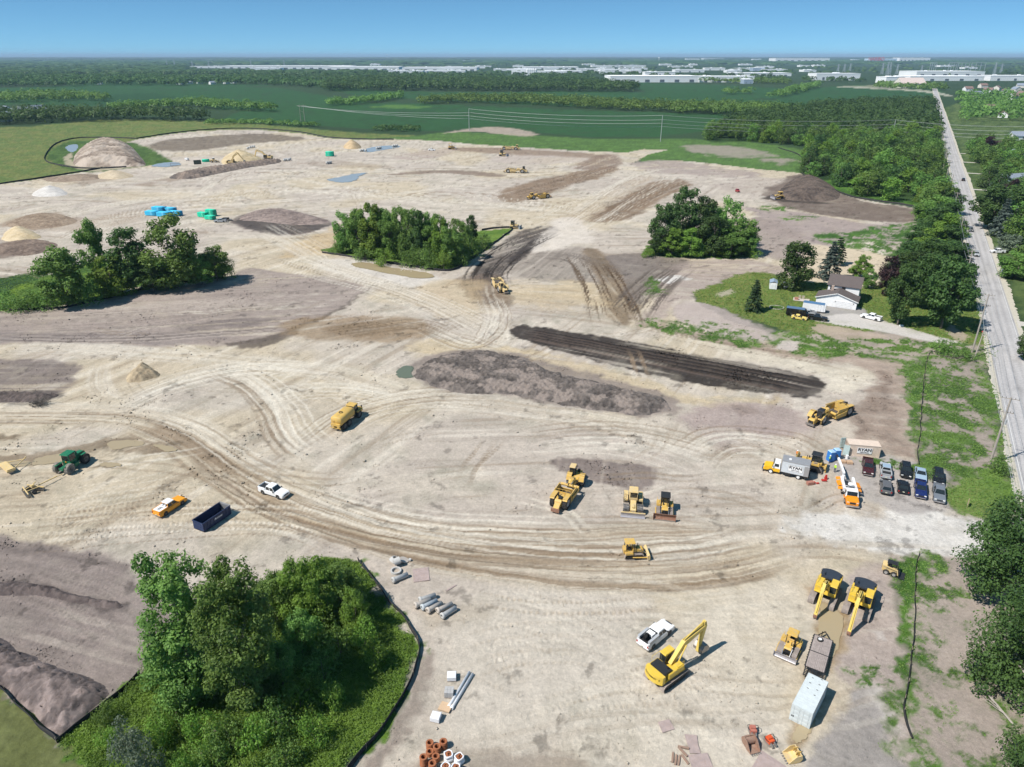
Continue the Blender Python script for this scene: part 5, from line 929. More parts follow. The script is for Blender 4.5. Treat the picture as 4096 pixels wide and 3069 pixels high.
# ------------------------------------------------------------------ excavators
def excavator(name, label, paint, boomm, hood, scale=1.0, swing=0.0, pose=None, bucket=True, lettering=None, wide=.75, group='excavators', toff=0.0):
    r = empty(name); und = MB().box((0, 0, .75), (1.6, 2.0, .55)).cyl((0, 0, .95), (0, 0, 1.25), .75, n=14).build('undercarriage', BLACKP, r)
    for sy in (-1, 1):
        t = track(r, 0, 5.0, 1.02, wide); t.rotation_euler = (0, 0, swing); t.location = (toff - math.sin(swing) * sy * 1.35, math.cos(swing) * sy * 1.35, 0)
    und.rotation_euler = (0, 0, swing)
    MB().box((-.35, 0, 1.33), (4.4, 2.9, .18)).box((.1, -1.02, 1.85), (2.9, .9, .85)).box((-1.1, 1.0, 1.85), (1.6, .9, .85)).build('house', paint, r, bevel=.05)
    cw = [(-3.15 + .55 * (abs(t) ** 2.2), t * 1.5) for t in np.linspace(-1, 1, 11)]; c = MB(); n = len(cw); vs = [(x, y, 1.28) for x, y in cw] + [(-2.05, 1.5, 1.28), (-2.05, -1.5, 1.28)]; vs += [(x + .12, y * .97, 2.42) for x, y in cw] + [(-2.05, 1.46, 2.42), (-2.05, -1.46, 2.42)]; k = n + 2
    c.add(vs, [(i, (i + 1) % k, k + (i + 1) % k, k + i) for i in range(k)] + [tuple(range(k - 1, -1, -1)), tuple(range(k, 2 * k))]); cwo = c.build('counterweight', hood if hood is CHARC else paint, r)
    MB().box((-1.25, 0, 2.40), (1.45, 2.5, .26), tx=.95, ty=.97).box((-1.25, -1.0, 2.58), (1.2, .5, .10)).cyl((-1.0, -.85, 2.5), (-1.0, -.85, 3.0), .09, n=8).build('engine_hood', hood, r, bevel=.03)
    cab(r, .95, .98, 1.42, 1.85, 1.0, 1.62, paint, paint if hood is CHARC else BLACKP, .25, .02)
    m = MB(); rail(m, [(.1, -1.42, 2.3), (.1, -1.42, 3.0), (1.4, -1.42, 3.0), (1.4, -1.42, 2.3)]); rail(m, [(.2, 1.5, 2.4), (.2, 1.5, 3.1), (-1.4, 1.5, 3.1), (-1.4, 1.5, 2.4)]); m.box((.9, -1.0, 2.34), (1.0, .7, .12)); m.build('handrail', paint, r)
    ps = pose or dict(b=(4.6, 5.1), s=(6.6, 1.9), k=(7.3, 1.0)); A = Vector((.55, 0, 1.75)); B = Vector((ps['b'][0], 0, ps['b'][1])); Sx = Vector((ps['s'][0], 0, ps['s'][1]))
    d = B - A; nrm = Vector((-d.z, 0, d.x)).normalized(); mid = A + d * .45 + nrm * d.length * .16
    def arm(pts, hs, w):
        m = MB()
        for i in range(len(pts) - 1):
            a, b = pts[i], pts[i + 1]; t = (b - a).normalized(); nn = Vector((-t.z, 0, t.x))
            pr = [(a + nn * hs[i]).xz, (b + nn * hs[i + 1]).xz, (b - nn * hs[i + 1]).xz, (a - nn * hs[i]).xz]; m.prism([(p[0], p[1]) for p in pr], -w / 2, w / 2)
            m.cyl((b.x, -w / 2 - .02, b.z), (b.x, w / 2 + .02, b.z), hs[i + 1] * .98, n=10)
        return m
    arm([A, mid, B], [.30, .44, .24], .52).build('boom', boomm, r)
    t = (Sx - B).normalized(); top = B - t * .85 + Vector((-t.z, 0, t.x)) * -.25
    arm([top, B, Sx], [.16, .36, .17], .42).build('stick', boomm, r)
    hy = MB()
    for sy in (-.42, .42): hy.cyl((1.35, sy, 1.5), (mid.x, sy, mid.z - .1), .10, n=7)
    hy.cyl(mid + Vector((0, 0, .5)), top, .10, n=7); hy.cyl(B + t * .5 + Vector((.3, 0, .25)), Sx - t * .35 + Vector((.25, 0, .15)), .08, n=7); hy.build('hydraulic_cylinder', boomm, r)
    MB().tube([A + Vector((.2, .12, .6)), mid + Vector((0, .12, .52)), B + Vector((-.3, .12, .38))], .035, 5).tube([A + Vector((.2, -.12, .6)), mid + Vector((0, -.12, .52)), B + Vector((-.3, -.12, .38))], .035, 5).build('hose', BLACKP, r)
    K = Vector((ps['k'][0], 0, ps['k'][1]))
    if bucket:
        bm = MB(); dd = (K - Sx).normalized(); nn = Vector((-dd.z, 0, dd.x)); prof = [Sx, Sx + nn * .5 - dd * .1, Sx + nn * 1.05 + dd * .35, Sx + nn * 1.05 + dd * .95, Sx + nn * .6 + dd * 1.35, Sx + dd * 1.5]
        w = .72
        for i in range(len(prof) - 1): a, b = prof[i], prof[i + 1]; bm.add([(a.x, -w, a.z), (b.x, -w, b.z), (b.x, w, b.z), (a.x, w, a.z), (a.x * .98 + Sx.x * .02, -w, a.z + .05), (b.x * .98 + Sx.x * .02, -w, b.z + .05), (b.x * .98 + Sx.x * .02, w, b.z + .05), (a.x * .98 + Sx.x * .02, w, a.z + .05)], [(0, 1, 2, 3), (7, 6, 5, 4)])
        for sy in (-w, w): bm.prism([(p.x, p.z) for p in prof], sy - .03, sy + .03)
        bk = bm.build('bucket', STEEL, r); tm = MB()
        for q in range(5): tm.box((prof[-1].x + dd.x * .12, -w + .14 + q * (2 * w - .28) / 4, prof[-1].z + dd.z * .12), (.26, .12, .10), ry=-math.atan2(dd.z, dd.x))
        tm.build('teeth', STEEL, bk)
    else: MB().box((Sx.x + .1, 0, Sx.z - .15), (.4, .5, .4)).box((Sx.x + .2, .16, Sx.z - .4), (.16, .08, .3)).box((Sx.x + .2, -.16, Sx.z - .4), (.16, .08, .3)).build('coupler', RUST, r)
    if lettering:
        for i, ch in enumerate(lettering):
            y = 1.12 - i * 2.24 / (len(lettering) - 1); ya = y / 1.5; x = -3.15 + .55 * abs(ya) ** 2.2; sl = .55 * 2.2 * abs(ya) ** 1.2 * (1 if ya > 0 else -1) / 1.5
            text(ch, .36, INK, cwo, (x + .045, y * .985, 1.95), (math.pi / 2, 0, -math.pi / 2 - math.atan(sl)), .012)
    r.scale = (scale,) * 3; return tag(r, label, 'excavator', group)

# ------------------------------------------------------------------ bulldozers
def dozer(name, label, paint, roofm, L=3.4, tw=.56, gauge=2.0, blade_w=3.4, blade_h=1.15, bladem=None, scale=1.0, drive=0.0, ripper=False, canopy=False, trackm=None, group='bulldozers', load=False):
    r = empty(name); bladem = bladem or BLADE
    for sy in (-1, 1): track(r, sy * gauge / 2, L, .95, tw, 0, trackm, drive)
    MB().box((.05, 0, .75), (L * .82, gauge - tw - .08, .7)).build('chassis', BLACKP, r)
    MB().prism([(-.25, .95), (-.25, 1.78), (1.45, 1.62), (1.62, 1.45), (1.62, .75), (.2, .75)], -.52, .52).build('engine_hood', paint, r, bevel=.05)
    MB().box((1.64, 0, 1.12), (.06, .86, .62)).build('grille', BLACKP, r); MB().cyl((.75, .3, 1.6), (.75, .3, 2.35), .06, n=8).cyl((.45, -.3, 1.6), (.45, -.3, 2.05), .10, n=8).build('exhaust', BLACKP, r)
    f = MB()
    for sy in (-1, 1): f.box((-.85, sy * (gauge / 2 - .02), 1.18 + (.35 if drive else 0)), (1.35, tw + .12, .42), tx=.9)
    f.box((-1.45, 0, 1.3), (.55, gauge * .72, .75)); f.build('fender', paint, r, bevel=.04)
    if canopy:
        p = MB()
        for ax in (-1.35, .0):
            for sy in (-.68, .68): p.cyl((ax, sy, 1.3), (ax + (.05 if ax < -1 else -.08), sy * .95, 2.9), .07, n=6)
        p.build('canopy_post', BLACKP, r); MB().box((-.7, 0, 2.97), (1.75, 1.6, .14), tx=.94, ty=.92).build('canopy', roofm, r, bevel=.04); MB().box((-.75, 0, 1.6), (.55, .6, .25)).box((-1.02, 0, 1.95), (.14, .6, .6)).build('seat', BLACKP, r)
        MB().box((-.1, 0, 1.85), (.2, .9, .5)).build('dashboard', paint, r)
    else: cab(r, -.72, 0, 1.25, 1.4, 1.42, 1.6, roofm, paint if roofm is not BLACKP else BLACKP, .1, .14)
    n = 7; pr = []
    for i in range(n): t = i / (n - 1); pr.append((2.28 + .28 * (2 * t - 1) ** 2 - .05, .04 + blade_h * t))
    prof = [(x, z) for x, z in pr] + [(x - .09, z) for x, z in reversed(pr)]
    b = MB().prism(prof, -blade_w / 2, blade_w / 2); b.box((2.36, -blade_w / 2 + .03, .04 + blade_h * .45), (.42, .06, blade_h * .85)).box((2.36, blade_w / 2 - .03, .04 + blade_h * .45), (.42, .06, blade_h * .85)); bo = b.build('blade', bladem, r); MB().box((2.51, 0, .12), (.06, blade_w * .99, .20)).build('cutting_edge', STEEL, bo)
    MB().tube([(-.3, gauge / 2 + tw / 2 + .10, .55), (2.15, gauge / 2 + tw / 2 + .05, .40)], .10, 6).tube([(-.3, -gauge / 2 - tw / 2 - .10, .55), (2.15, -gauge / 2 - tw / 2 - .05, .40)], .10, 6).build('push_arm', paint, r)
    MB().cyl((1.2, .62, 1.45), (2.18, .55, .75), .07, n=6).cyl((1.2, -.62, 1.45), (2.18, -.55, .75), .07, n=6).build('hydraulic_cylinder', CHROME, r)
    if ripper: MB().box((-2.3, 0, .95), (.3, 1.5, .35)).box((-1.95, .45, 1.1), (.8, .14, .2)).box((-1.95, -.45, 1.1), (.8, .14, .2)).box((-2.45, .5, .45), (.16, .1, .8)).box((-2.45, -.5, .45), (.16, .1, .8)).box((-2.45, 0, .45), (.16, .1, .8)).build('ripper', paint, r)
    m = MB(); rail(m, [(-1.4, gauge / 2 + .2, 1.4), (-1.4, gauge / 2 + .2, 1.95), (-.3, gauge / 2 + .2, 1.95), (-.3, gauge / 2 + .2, 1.4)]); rail(m, [(-1.4, -gauge / 2 - .2, 1.4), (-1.4, -gauge / 2 - .2, 1.95), (-.3, -gauge / 2 - .2, 1.95), (-.3, -gauge / 2 - .2, 1.4)]); m.build('handrail', paint, r)
    MB().box((1.0, .56, 1.66), (.10, .12, .1)).box((1.0, -.56, 1.66), (.10, .12, .1)).build('work_lamp', LAMP, r)
    r.scale = (scale,) * 3; return tag(r, label, 'bulldozer', group)

# ------------------------------------------------------------------ scrapers
def scraper(name, label, paint, roofm, bend=0.0, load=False, push=True, tyre=None, group='scrapers', cabside=1, scale=1.0, twin=True):
    """wheel tractor-scraper; origin at the hitch, the bowl unit trails along -x, the tractor is turned by bend"""
    r = empty(name); tyre = tyre or RUBBER; R = 1.12
    c_, s_ = math.cos(bend), math.sin(bend)
    def T(o): o.rotation_euler = (0, 0, bend); return o
    t = MB().prism([(-.9, .75), (-.9, 1.55), (.2, 1.75), (2.35, 1.62), (2.75, 1.35), (2.75, .65), (1.6, .5)], -.62, .62); T(t.build('tractor_hood', paint, r, bevel=.07))
    f = MB()
    for sy in (-1, 1):
        pr = [(-1.30, 1.35), (-.95, 2.05), (-.3, 2.30), (.45, 2.22), (1.1, 1.75), (1.35, 1.35), (1.15, 1.35), (.3, 2.05), (-.3, 2.12), (-.9, 1.9), (-1.15, 1.35)]; f.prism(pr, sy * 1.16 - .46, sy * 1.16 + .46)
    T(f.build('fender', paint, r)); T(MB().box((2.78, 0, 1.0), (.06, 1.0, .62)).build('grille', BLACKP, r)); T(MB().box((2.95, 0, .55), (.35, 1.7, .35)).build('push_plate', STEEL, r))
    for sy in (-1, 1): w = wheel(r, 0, 0, R, .82, tyre, RIMG, 22); w.location = (-.1 * c_ - sy * 1.16 * s_, -.1 * s_ + sy * 1.16 * c_, R); w.rotation_euler = (0, 0, bend)
    co = cab(r, .65, cabside * .78, 1.75, 1.35, 1.05, 1.55, roofm, paint if roofm is paint else BLACKP, .12, .08); T(co)
    T(MB().cyl((1.3, -cabside * .3, 1.6), (1.3, -cabside * .3, 2.5), .09, n=8).box((1.75, -cabside * .1, 1.85), (.6, .5, .25)).build('exhaust', BLACKP, r))
    m = MB(); rail(m, [(2.3, .6, 1.6), (2.3, .6, 2.1), (1.4, 1.0, 2.3)]); rail(m, [(1.2, cabside * 1.5, .6), (1.2, cabside * 1.5, 2.0)]); rail(m, [(1.6, cabside * 1.5, .6), (1.6, cabside * 1.5, 2.0)])
    for q in range(4): m.box((1.4, cabside * 1.5, .6 + q * .35), (.4, .05, .04))
    T(m.build('step', paint, r))
    g = MB().cyl((-1.55, 0, .7), (-1.55, 0, 2.05), .30, n=10).tube([(-1.55, 0, 1.95), (-2.5, 0, 2.25), (-3.3, 0, 1.75)], [.46, .50, .44], 8).box((-2.4, 0, 1.35), (1.7, 1.1, .7)).cyl((-3.35, -1.72, 1.6), (-3.35, 1.72, 1.6), .26, n=10)
    for sy in (-1, 1): g.box((-5.0, sy * 1.72, 1.25), (3.4, .16, .42), ry=.13)
    g.build('draft_frame', paint, r); MB().cyl((-2.1, .35, 2.1), (-3.9, .45, 2.25), .10, n=7).cyl((-2.1, -.35, 2.1), (-3.9, -.45, 2.25), .10, n=7).cyl((-1.4, .5, 1.3), (-.6 * c_ - .7 * s_, .7 * c_ - .6 * s_, 1.3), .10, n=7).cyl((-1.4, -.5, 1.3), (-.6 * c_ + .7 * s_, -.7 * c_ - .6 * s_, 1.3), .10, n=7).tube([(-1.6, .2, 2.2), (-2.4, .3, 2.6), (-3.2, .2, 2.1)], .04, 5).build('hydraulic_cylinder', STEEL, r)
    b = MB(); side = [(-3.9, .35), (-3.75, 1.55), (-4.4, 2.15), (-6.9, 2.25), (-7.1, 1.2), (-6.9, .45)]
    for sy in (-1, 1): b.prism(side, sy * 1.50 - .06, sy * 1.50 + .06)
    b.box((-5.4, 0, .42), (3.1, 3.0, .10)).box((-6.95, 0, 1.35), (.12, 3.0, 1.9)); b.box((-4.05, 0, .95), (.12, 2.95, 1.0), ry=-.35); bo = b.build('bowl', paint, r)
    k = MB()
    for sy in (-1, 1): k.box((-5.5, sy * 1.58, 2.30), (2.9, .14, .12))
    k.build('bowl_rim', paint, bo)
    if load:
        gx, gy = np.meshgrid(np.linspace(-6.85, -4.1, 16), np.linspace(-1.42, 1.42, 14)); z = 1.75 + .55 * (1 - (gy / 1.45) ** 2) * np.sin((gx + 6.9) / 2.8 * 3.1).clip(0, 1) + (fbm(gx * 3, gy * 3, 8, 3) - .5) * .3
        v = np.stack([gx.ravel(), gy.ravel(), z.ravel()], 1); q = (np.arange(13)[:, None] * 16 + np.arange(15)[None, :]).ravel(); link('soil_load', np_mesh('soil_load', v, np.stack([q, q + 1, q + 17, q + 16], 1), SOILD, True), r)
    else: MB().box((-5.4, 0, .55), (2.9, 2.86, .14)).build('soil_load', SOILD, r)
    e = MB().prism([(-7.0, .9), (-7.0, 1.9), (-7.4, 2.15), (-9.0, 2.0), (-9.3, 1.7), (-9.3, .8)], -.62, .62); e.build('engine_cowl', paint, r, bevel=.06)
    f = MB()
    for sy in (-1, 1): f.box((-8.0, sy * 1.18, 2.28), (1.9, .84, .10)).box((-7.08, sy * 1.18, 1.9), (.12, .84, .8)).box((-8.9, sy * 1.18, 2.15), (.5, .84, .10), ry=-.6)
    f.build('rear_fender', paint, r)
    for sy in (-1, 1): wheel(r, -8.05, sy * 1.18, R, .82, tyre, RIMG, 22)
    MB().cyl((-7.9, .35, 2.05), (-7.9, .35, 2.85), .10, n=8).cyl((-8.2, .35, 2.05), (-8.2, .35, 2.75), .08, n=8).box((-8.5, -.2, 2.2), (.7, .6, .3)).build('rear_exhaust', BLACKP, r)
    m = MB(); 
    for pz in (2.35, 2.85): rail(m, [(-6.95, -1.4, pz), (-6.95, 1.4, pz)], .035)
    for yy in (-1.4, -.7, 0, .7, 1.4): rail(m, [(-6.95, yy, 2.2), (-6.95, yy, 2.85)], .03)
    m.build('guard_rail', paint, r)
    MB().prism([(-9.3, 1.55), (-9.3, .75), (-10.3, .45), (-10.3, .95)], -.5, .5).build('push_frame', paint, r); MB().box((-10.45, 0, .72), (.32, 1.5, .62)).build('push_block', RUST, r)
    if push: MB().tube([(2.9, .4, .7), (3.9, .35, .95), (3.9, -.35, .95), (2.9, -.4, .7)], .10, 6).build('bail', STEEL, r).rotation_euler = (0, 0, bend)
    r.scale = (scale,) * 3; return tag(r, label, 'scraper', group)

# ------------------------------------------------------------------ road vehicles
def paint(name, col, rough=.28, dirt=.06): return mat('car_' + name, col, rough, .0, dirt, (.40, .36, .30), spec=.6, var=.03)
def car(name, label, col, kind='sedan', L=4.7, Wd=1.82, cat='car', group=None, bed=None, cap=False, roof=None, lower=None):
    """body shell, glasshouse with separate panes, wheels, lamps; +x forward, origin on the ground in the middle"""
    r = empty(name); h = L / 2; w = Wd / 2
    S = {'sedan': (.72, .88, 1.42, [.78, .05, -1.0, -1.72], .33), 'suv': (.92, 1.06, 1.74, [.95, .35, -1.95, -2.28], .37), 'pickup': (1.02, 1.12, 1.88, [1.05, .45, -.98, -1.12], .40), 'extcab': (1.02, 1.12, 1.88, [1.25, .65, -.55, -.68], .40)}[kind]
    zb, zh, zr, X, wr = S; k = L / {'sedan': 4.7, 'suv': 4.9, 'pickup': 5.9, 'extcab': 6.0}[kind]; X = [x * k for x in X]
    side = [(-h, .42), (-h + .02, zh - .08), (-h + .12, zh), (X[0], zh), (h - .35, zb), (h - .06, zb - .18), (h, .62), (h - .04, .36), (h - .25, .28), (-h + .2, .30)]
    if kind == 'sedan': side[2] = (-h + .12, zh - .02); side.insert(3, (X[3] - .1, zh + .03))
    b = MB().prism(side, -w, w); body = b.build('body', lower or col, r, bevel=.07)
    if kind in ('pickup', 'extcab'):
        bx0, bx1 = -h + .10, X[3] - .12; bd = MB().box(((bx0 + bx1) / 2, 0, zh + .012), (bx1 - bx0, Wd - .36, .02)); 
        if not cap: bd.build('bed_floor', bed or BLACKP, r)
        rm = MB()
        for sy in (-1, 1): rm.box(((bx0 + bx1) / 2 - .02, sy * (w - .10), zh + .14), (bx1 - bx0 + .12, .16, .30))
        rm.box((-h + .07, 0, zh + .14), (.10, Wd - .06, .30)); rm.box((bx1 + .05, 0, zh + .14), (.1, Wd - .2, .30)); rm.build('bed_side', col, r, bevel=.03)
        if cap: MB().box(((bx0 + bx1) / 2, 0, zh + .52), (bx1 - bx0 + .05, Wd - .22, .62), tx=.93, ty=.86).build('bed_cap', col, r, bevel=.05); MB().box((bx0 - .0, 0, zh + .52), (.04, Wd * .66, .38), ry=-.12).build('rear_window', GLASS, r)
    wb, wt = w * .95, w * .76; g = MB(); zt = zr - .05
    vs = [(X[0], -wb, zh), (X[3], -wb, zh), (X[3], wb, zh), (X[0], wb, zh), (X[1], -wt, zt), (X[2], -wt, zt), (X[2], wt, zt), (X[1], wt, zt)]
    g.add(vs, [(0, 1, 5, 4), (1, 2, 6, 5), (2, 3, 7, 6), (3, 0, 4, 7), (4, 5, 6, 7)]); cb = g.build('cabin', col, r)
    MB().box(((X[1] + X[2]) / 2, 0, zr - .02), (X[1] - X[2] + .06, wt * 2 + .04, .09), tx=.93, ty=.9).build('roof', roof or col, cb, bevel=.03)
    V_ = [Vector(p) for p in vs]
    def pane(a, b, c, d, ins, nm, off):
        P = [V_[a], V_[b], V_[c], V_[d]]; ce = sum(P, Vector()) / 4; nn = (P[1] - P[0]).cross(P[3] - P[0]).normalized(); nn = nn if nn.dot(ce - Vector((ce.x * .5, 0, ce.z - .4))) > 0 else -nn
        Q = [ce + (p - ce) * ins + nn * off for p in P]; m = MB(); m.add([q for q in Q] + [q - nn * .03 for q in Q], [(0, 1, 2, 3), (7, 6, 5, 4), (0, 4, 5, 1), (1, 5, 6, 2), (2, 6, 7, 3), (3, 7, 4, 0)]); m.build(nm, GLASS, cb)
    pane(3, 0, 4, 7, .90, 'windscreen', .012); pane(1, 2, 6, 5, .82, 'rear_window', .012)
    for s0, s1, s2, s3 in ((0, 1, 5, 4), (3, 2, 6, 7)):
        a, b, c, d = V_[s0], V_[s1], V_[s2], V_[s3]; n = 3 if kind == 'suv' else 2
        for q in range(n):
            t0, t1 = q / n + .035, (q + 1) / n - .035; lo, hi = .12, .88; sg = -1 if a.y < 0 else 1
            P = [a.lerp(b, t0).lerp(d.lerp(c, t0), lo), a.lerp(b, t1).lerp(d.lerp(c, t1), lo), a.lerp(b, t1).lerp(d.lerp(c, t1), hi), a.lerp(b, t0).lerp(d.lerp(c, t0), hi)]; P = [p + Vector((0, sg * .012, .004)) for p in P]
            m = MB(); m.add(P + [p - Vector((0, sg * .03, 0)) for p in P], [(0, 1, 2, 3), (7, 6, 5, 4), (0, 4, 5, 1), (1, 5, 6, 2), (2, 6, 7, 3), (3, 7, 4, 0)]); m.build('side_window', GLASS, cb)
    ax = L * .30
    for x in (ax, -ax * 1.02):
        for sy in (-1, 1): wheel(r, x, sy * (w - .08), wr, .24, RUBBER, RIMG)
        MB().cyl((x, -w - .004, wr + .05), (x, w + .004, wr + .05), wr * 1.16, n=16).build('wheel_arch', BLACKP, r)
    for sy in (-1, 1): MB().box((h - .10, sy * (w - .28), zb - .16), (.14, .36, .14), rz=-sy * .25).build('headlamp', LAMP, r); MB().box((-h + .02, sy * (w - .14), zh - .18), (.07, .20, .26)).build('tail_lamp', TAIL, r); MB().box((X[0] - .15, sy * (w + .10), zh + .10), (.14, .22, .17)).build('mirror', BLACKP, r)
    MB().box((h - .015, 0, zb - .22), (.06, Wd * .48, .22)).build('grille', BLACKP, r); MB().box((h - .02, 0, .44), (.10, Wd * .86, .16)).build('front_bumper', CHROME if kind in ('pickup', 'extcab') else BLACKP, r); MB().box((-h + .0, 0, .48), (.12, Wd * .9, .18)).build('rear_bumper', CHROME if kind in ('pickup', 'extcab') else BLACKP, r); MB().box((-h - .02, 0, .68), (.02, .32, .14)).build('number_plate', PLATE, r)
    return tag(r, label, cat, group)
def place(o, a, b=None, rz=None, z=0.0, at=.5):
    """stand o with its rear at photograph point a and its front at b (4096 px frame)"""
    A = G(*a)
    if b is not None: B = G(*b); rz = math.atan2(B[1] - A[1], B[0] - A[0]) if rz is None else rz; A = (A[0] + (B[0] - A[0]) * at, A[1] + (B[1] - A[1]) * at)
    o.location = (A[0], A[1], tz(*A) + z); o.rotation_euler = (0, 0, rz); return o
# ------------------------------------------------------------------ more machines
def at(o, x, y, deg, z=0.0): o.location = (x, y, tz(x, y) + z); o.rotation_euler = (0, 0, math.radians(deg)); return o
def compactor(label):
    r = empty('soil_compactor')
    for x in (1.75, -1.75):
        for sy in (-1, 1):
            m = MB(); M = Matrix.Rotation(math.pi / 2, 4, 'X'); m.lathe([(.3, -.5), (.62, -.52), (.62, .52), (.3, .5)], 18, M)
            for q in range(5): m.lathe([(.60, -.46 + q * .23 - .055), (.80, -.46 + q * .23 - .04), (.80, -.46 + q * .23 + .04), (.60, -.46 + q * .23 + .055)], 20, M)
            for q in range(5):
                for a in range(12): m.box((math.cos(a * .5236 + q) * .82, -.46 + q * .23, math.sin(a * .5236 + q) * .82), (.12, .12, .14), ry=-(a * .5236 + q))
            o = m.build('drum_wheel', STEEL, r); o.location = (x, sy * 1.22, .82); MB().cyl((0, -.54, 0), (0, .54, 0), .28, n=10).build('hub', CATP, o)
    MB().prism([(.5, .8), (.5, 1.75), (2.5, 1.55), (2.9, 1.25), (2.9, .7)], -.5, .5).box((2.2, 0, 1.65), (1.0, .5, .2)).build('front_frame', CATP, r, bevel=.05); MB().prism([(-.3, .8), (-.3, 1.9), (-2.8, 2.0), (-3.2, 1.6), (-3.2, .8)], -.75, .75).build('engine_hood', CATP, r, bevel=.06)
    cab(r, -.35, 0, 1.65, 1.5, 1.4, 1.7, CATP, CATP, .1, .2); f = MB()
    for sy in (-1, 1): f.box((-.4, sy * 1.3, 1.6), (1.5, .7, .35)).box((-1.6, sy * 1.25, 1.85), (1.4, .8, .1))
    f.build('fender', CATP, r, bevel=.04); m = MB()
    for sy in (-1, 1):
        for zz in (1.95, 2.35): rail(m, [(.4, sy * 1.62, zz), (-1.1, sy * 1.62, zz)], .03)
        for xx in (.4, -.35, -1.1): rail(m, [(xx, sy * 1.62, .9 if xx > 0 else 1.7), (xx, sy * 1.62, 2.35)], .03)
    m.build('handrail', CATP, r); MB().cyl((-2.0, .35, 1.9), (-2.0, .35, 2.7), .08, n=8).cyl((-1.7, -.4, 1.9), (-1.7, -.4, 2.5), .12, n=8).build('exhaust', BLACKP, r)
    pr = [(3.30 + .22 * (2 * i / 5 - 1) ** 2, .06 + 1.0 * i / 5) for i in range(6)]; b = MB().prism(pr + [(x - .09, z) for x, z in reversed(pr)], -2.1, 2.1).build('blade', BLADE, r); MB().box((3.42, 0, 1.08), (.22, 4.2, .10)).build('blade_rim', CATP, b)
    MB().tube([(.6, .62, .7), (3.2, .62, .5)], .11, 6).tube([(.6, -.62, .7), (3.2, -.62, .5)], .11, 6).build('push_arm', CATP, r); MB().cyl((1.6, 0, 1.6), (3.2, 0, .8), .09, n=8).build('hydraulic_cylinder', CHROME, r)
    return tag(r, label, 'compactor')
def water_truck(label):
    r = empty('water_truck')
    for x in (0, -1.75):
        for sy in (-1, 1): wheel(r, x, sy * 1.22, .82, .62, RUBBER, RIMD, 18)
    for sy in (-1, 1): wheel(r, 4.3, sy * 1.22, .82, .62, RUBBER, RIMD, 18)
    MB().box((.3, 0, 1.0), (6.4, .9, .45)).box((4.4, 0, 1.05), (3.0, 1.0, .5)).build('chassis', BLACKP, r)
    pr = [(math.copysign(abs(math.cos(a)) ** .6, math.cos(a)) * 1.42, 2.28 + math.copysign(abs(math.sin(a)) ** .6, math.sin(a)) * 1.05) for a in np.linspace(0, 6.2832, 17)[:-1]]; t = MB(); n = len(pr)
    xs = [-2.9, -2.6, 2.4, 2.7]; sc = [.86, 1, 1, .88]
    for x, s in zip(xs, sc): t.v += [(x, y * s, 2.28 + (z - 2.28) * s) for y, z in pr]
    for k in range(3): t.f += [(k * n + i, k * n + (i + 1) % n, (k + 1) * n + (i + 1) % n, (k + 1) * n + i) for i in range(n)]
    t.f += [tuple(range(n - 1, -1, -1)), tuple(range(3 * n, 4 * n))]; tk = t.build('tank', CATY, r, True)
    MB().lathe([(.42, 0), (.42, .16), (.34, .16), (.34, 0)], 14, Matrix.Translation((-.6, .1, 3.30))).build('fill_hatch', BLACKP, tk); MB().box((-1.5, .1, 3.32), (1.6, .5, .05)).build('walkway', CATY, tk)
    MB().box((-3.1, 0, 1.6), (.4, 2.2, .5)).box((-3.2, .6, 1.2), (.3, .5, .5)).box((-3.2, -.7, 1.25), (.3, .6, .4)).cyl((-3.3, -1.3, .9), (-3.3, 1.3, .9), .07, n=6).build('spray_bar', CATY, r); MB().tube([(-3.1, .9, 1.0), (-3.1, .9, 2.9)], .03, 5).tube([(-3.1, .5, 1.0), (-3.1, .5, 2.9)], .03, 5).box((-3.1, .7, 1.6), (.04, .4, .04)).box((-3.1, .7, 2.1), (.04, .4, .04)).box((-3.1, .7, 2.6), (.04, .4, .04)).build('ladder', CATP, r)
    MB().prism([(4.4, 1.2), (4.4, 2.1), (5.9, 1.95), (6.15, 1.6), (6.15, .9), (5.6, .8)], -1.2, 1.2).build('engine_hood', CATY, r, bevel=.08); cab(r, 3.75, 0, 1.7, 1.5, 2.1, 1.55, CATY, BLACKP, .2, .1); f = MB()
    for sy in (-1, 1): f.box((4.35, sy * 1.28, 1.75), (1.9, .7, .10))
    f.build('fender', CATY, r); m = MB()
    for sy in (-1, 1): m.tube([(4.5, sy * 1.3, 2.4), (5.0, sy * 1.65, 2.6)], .03, 5); m.box((5.0, sy * 1.65, 2.55), (.08, .25, .45))
    m.build('mirror', BLACKP, r); MB().cyl((2.95, -.9, 1.6), (2.95, -.9, 3.2), .10, n=8).build('exhaust', STEEL, r); return tag(r, label, 'water truck')
TRGREEN = mat('tractor_green', (.015, .16, .075), .4, dirt=.2, dirt_col=DUST)
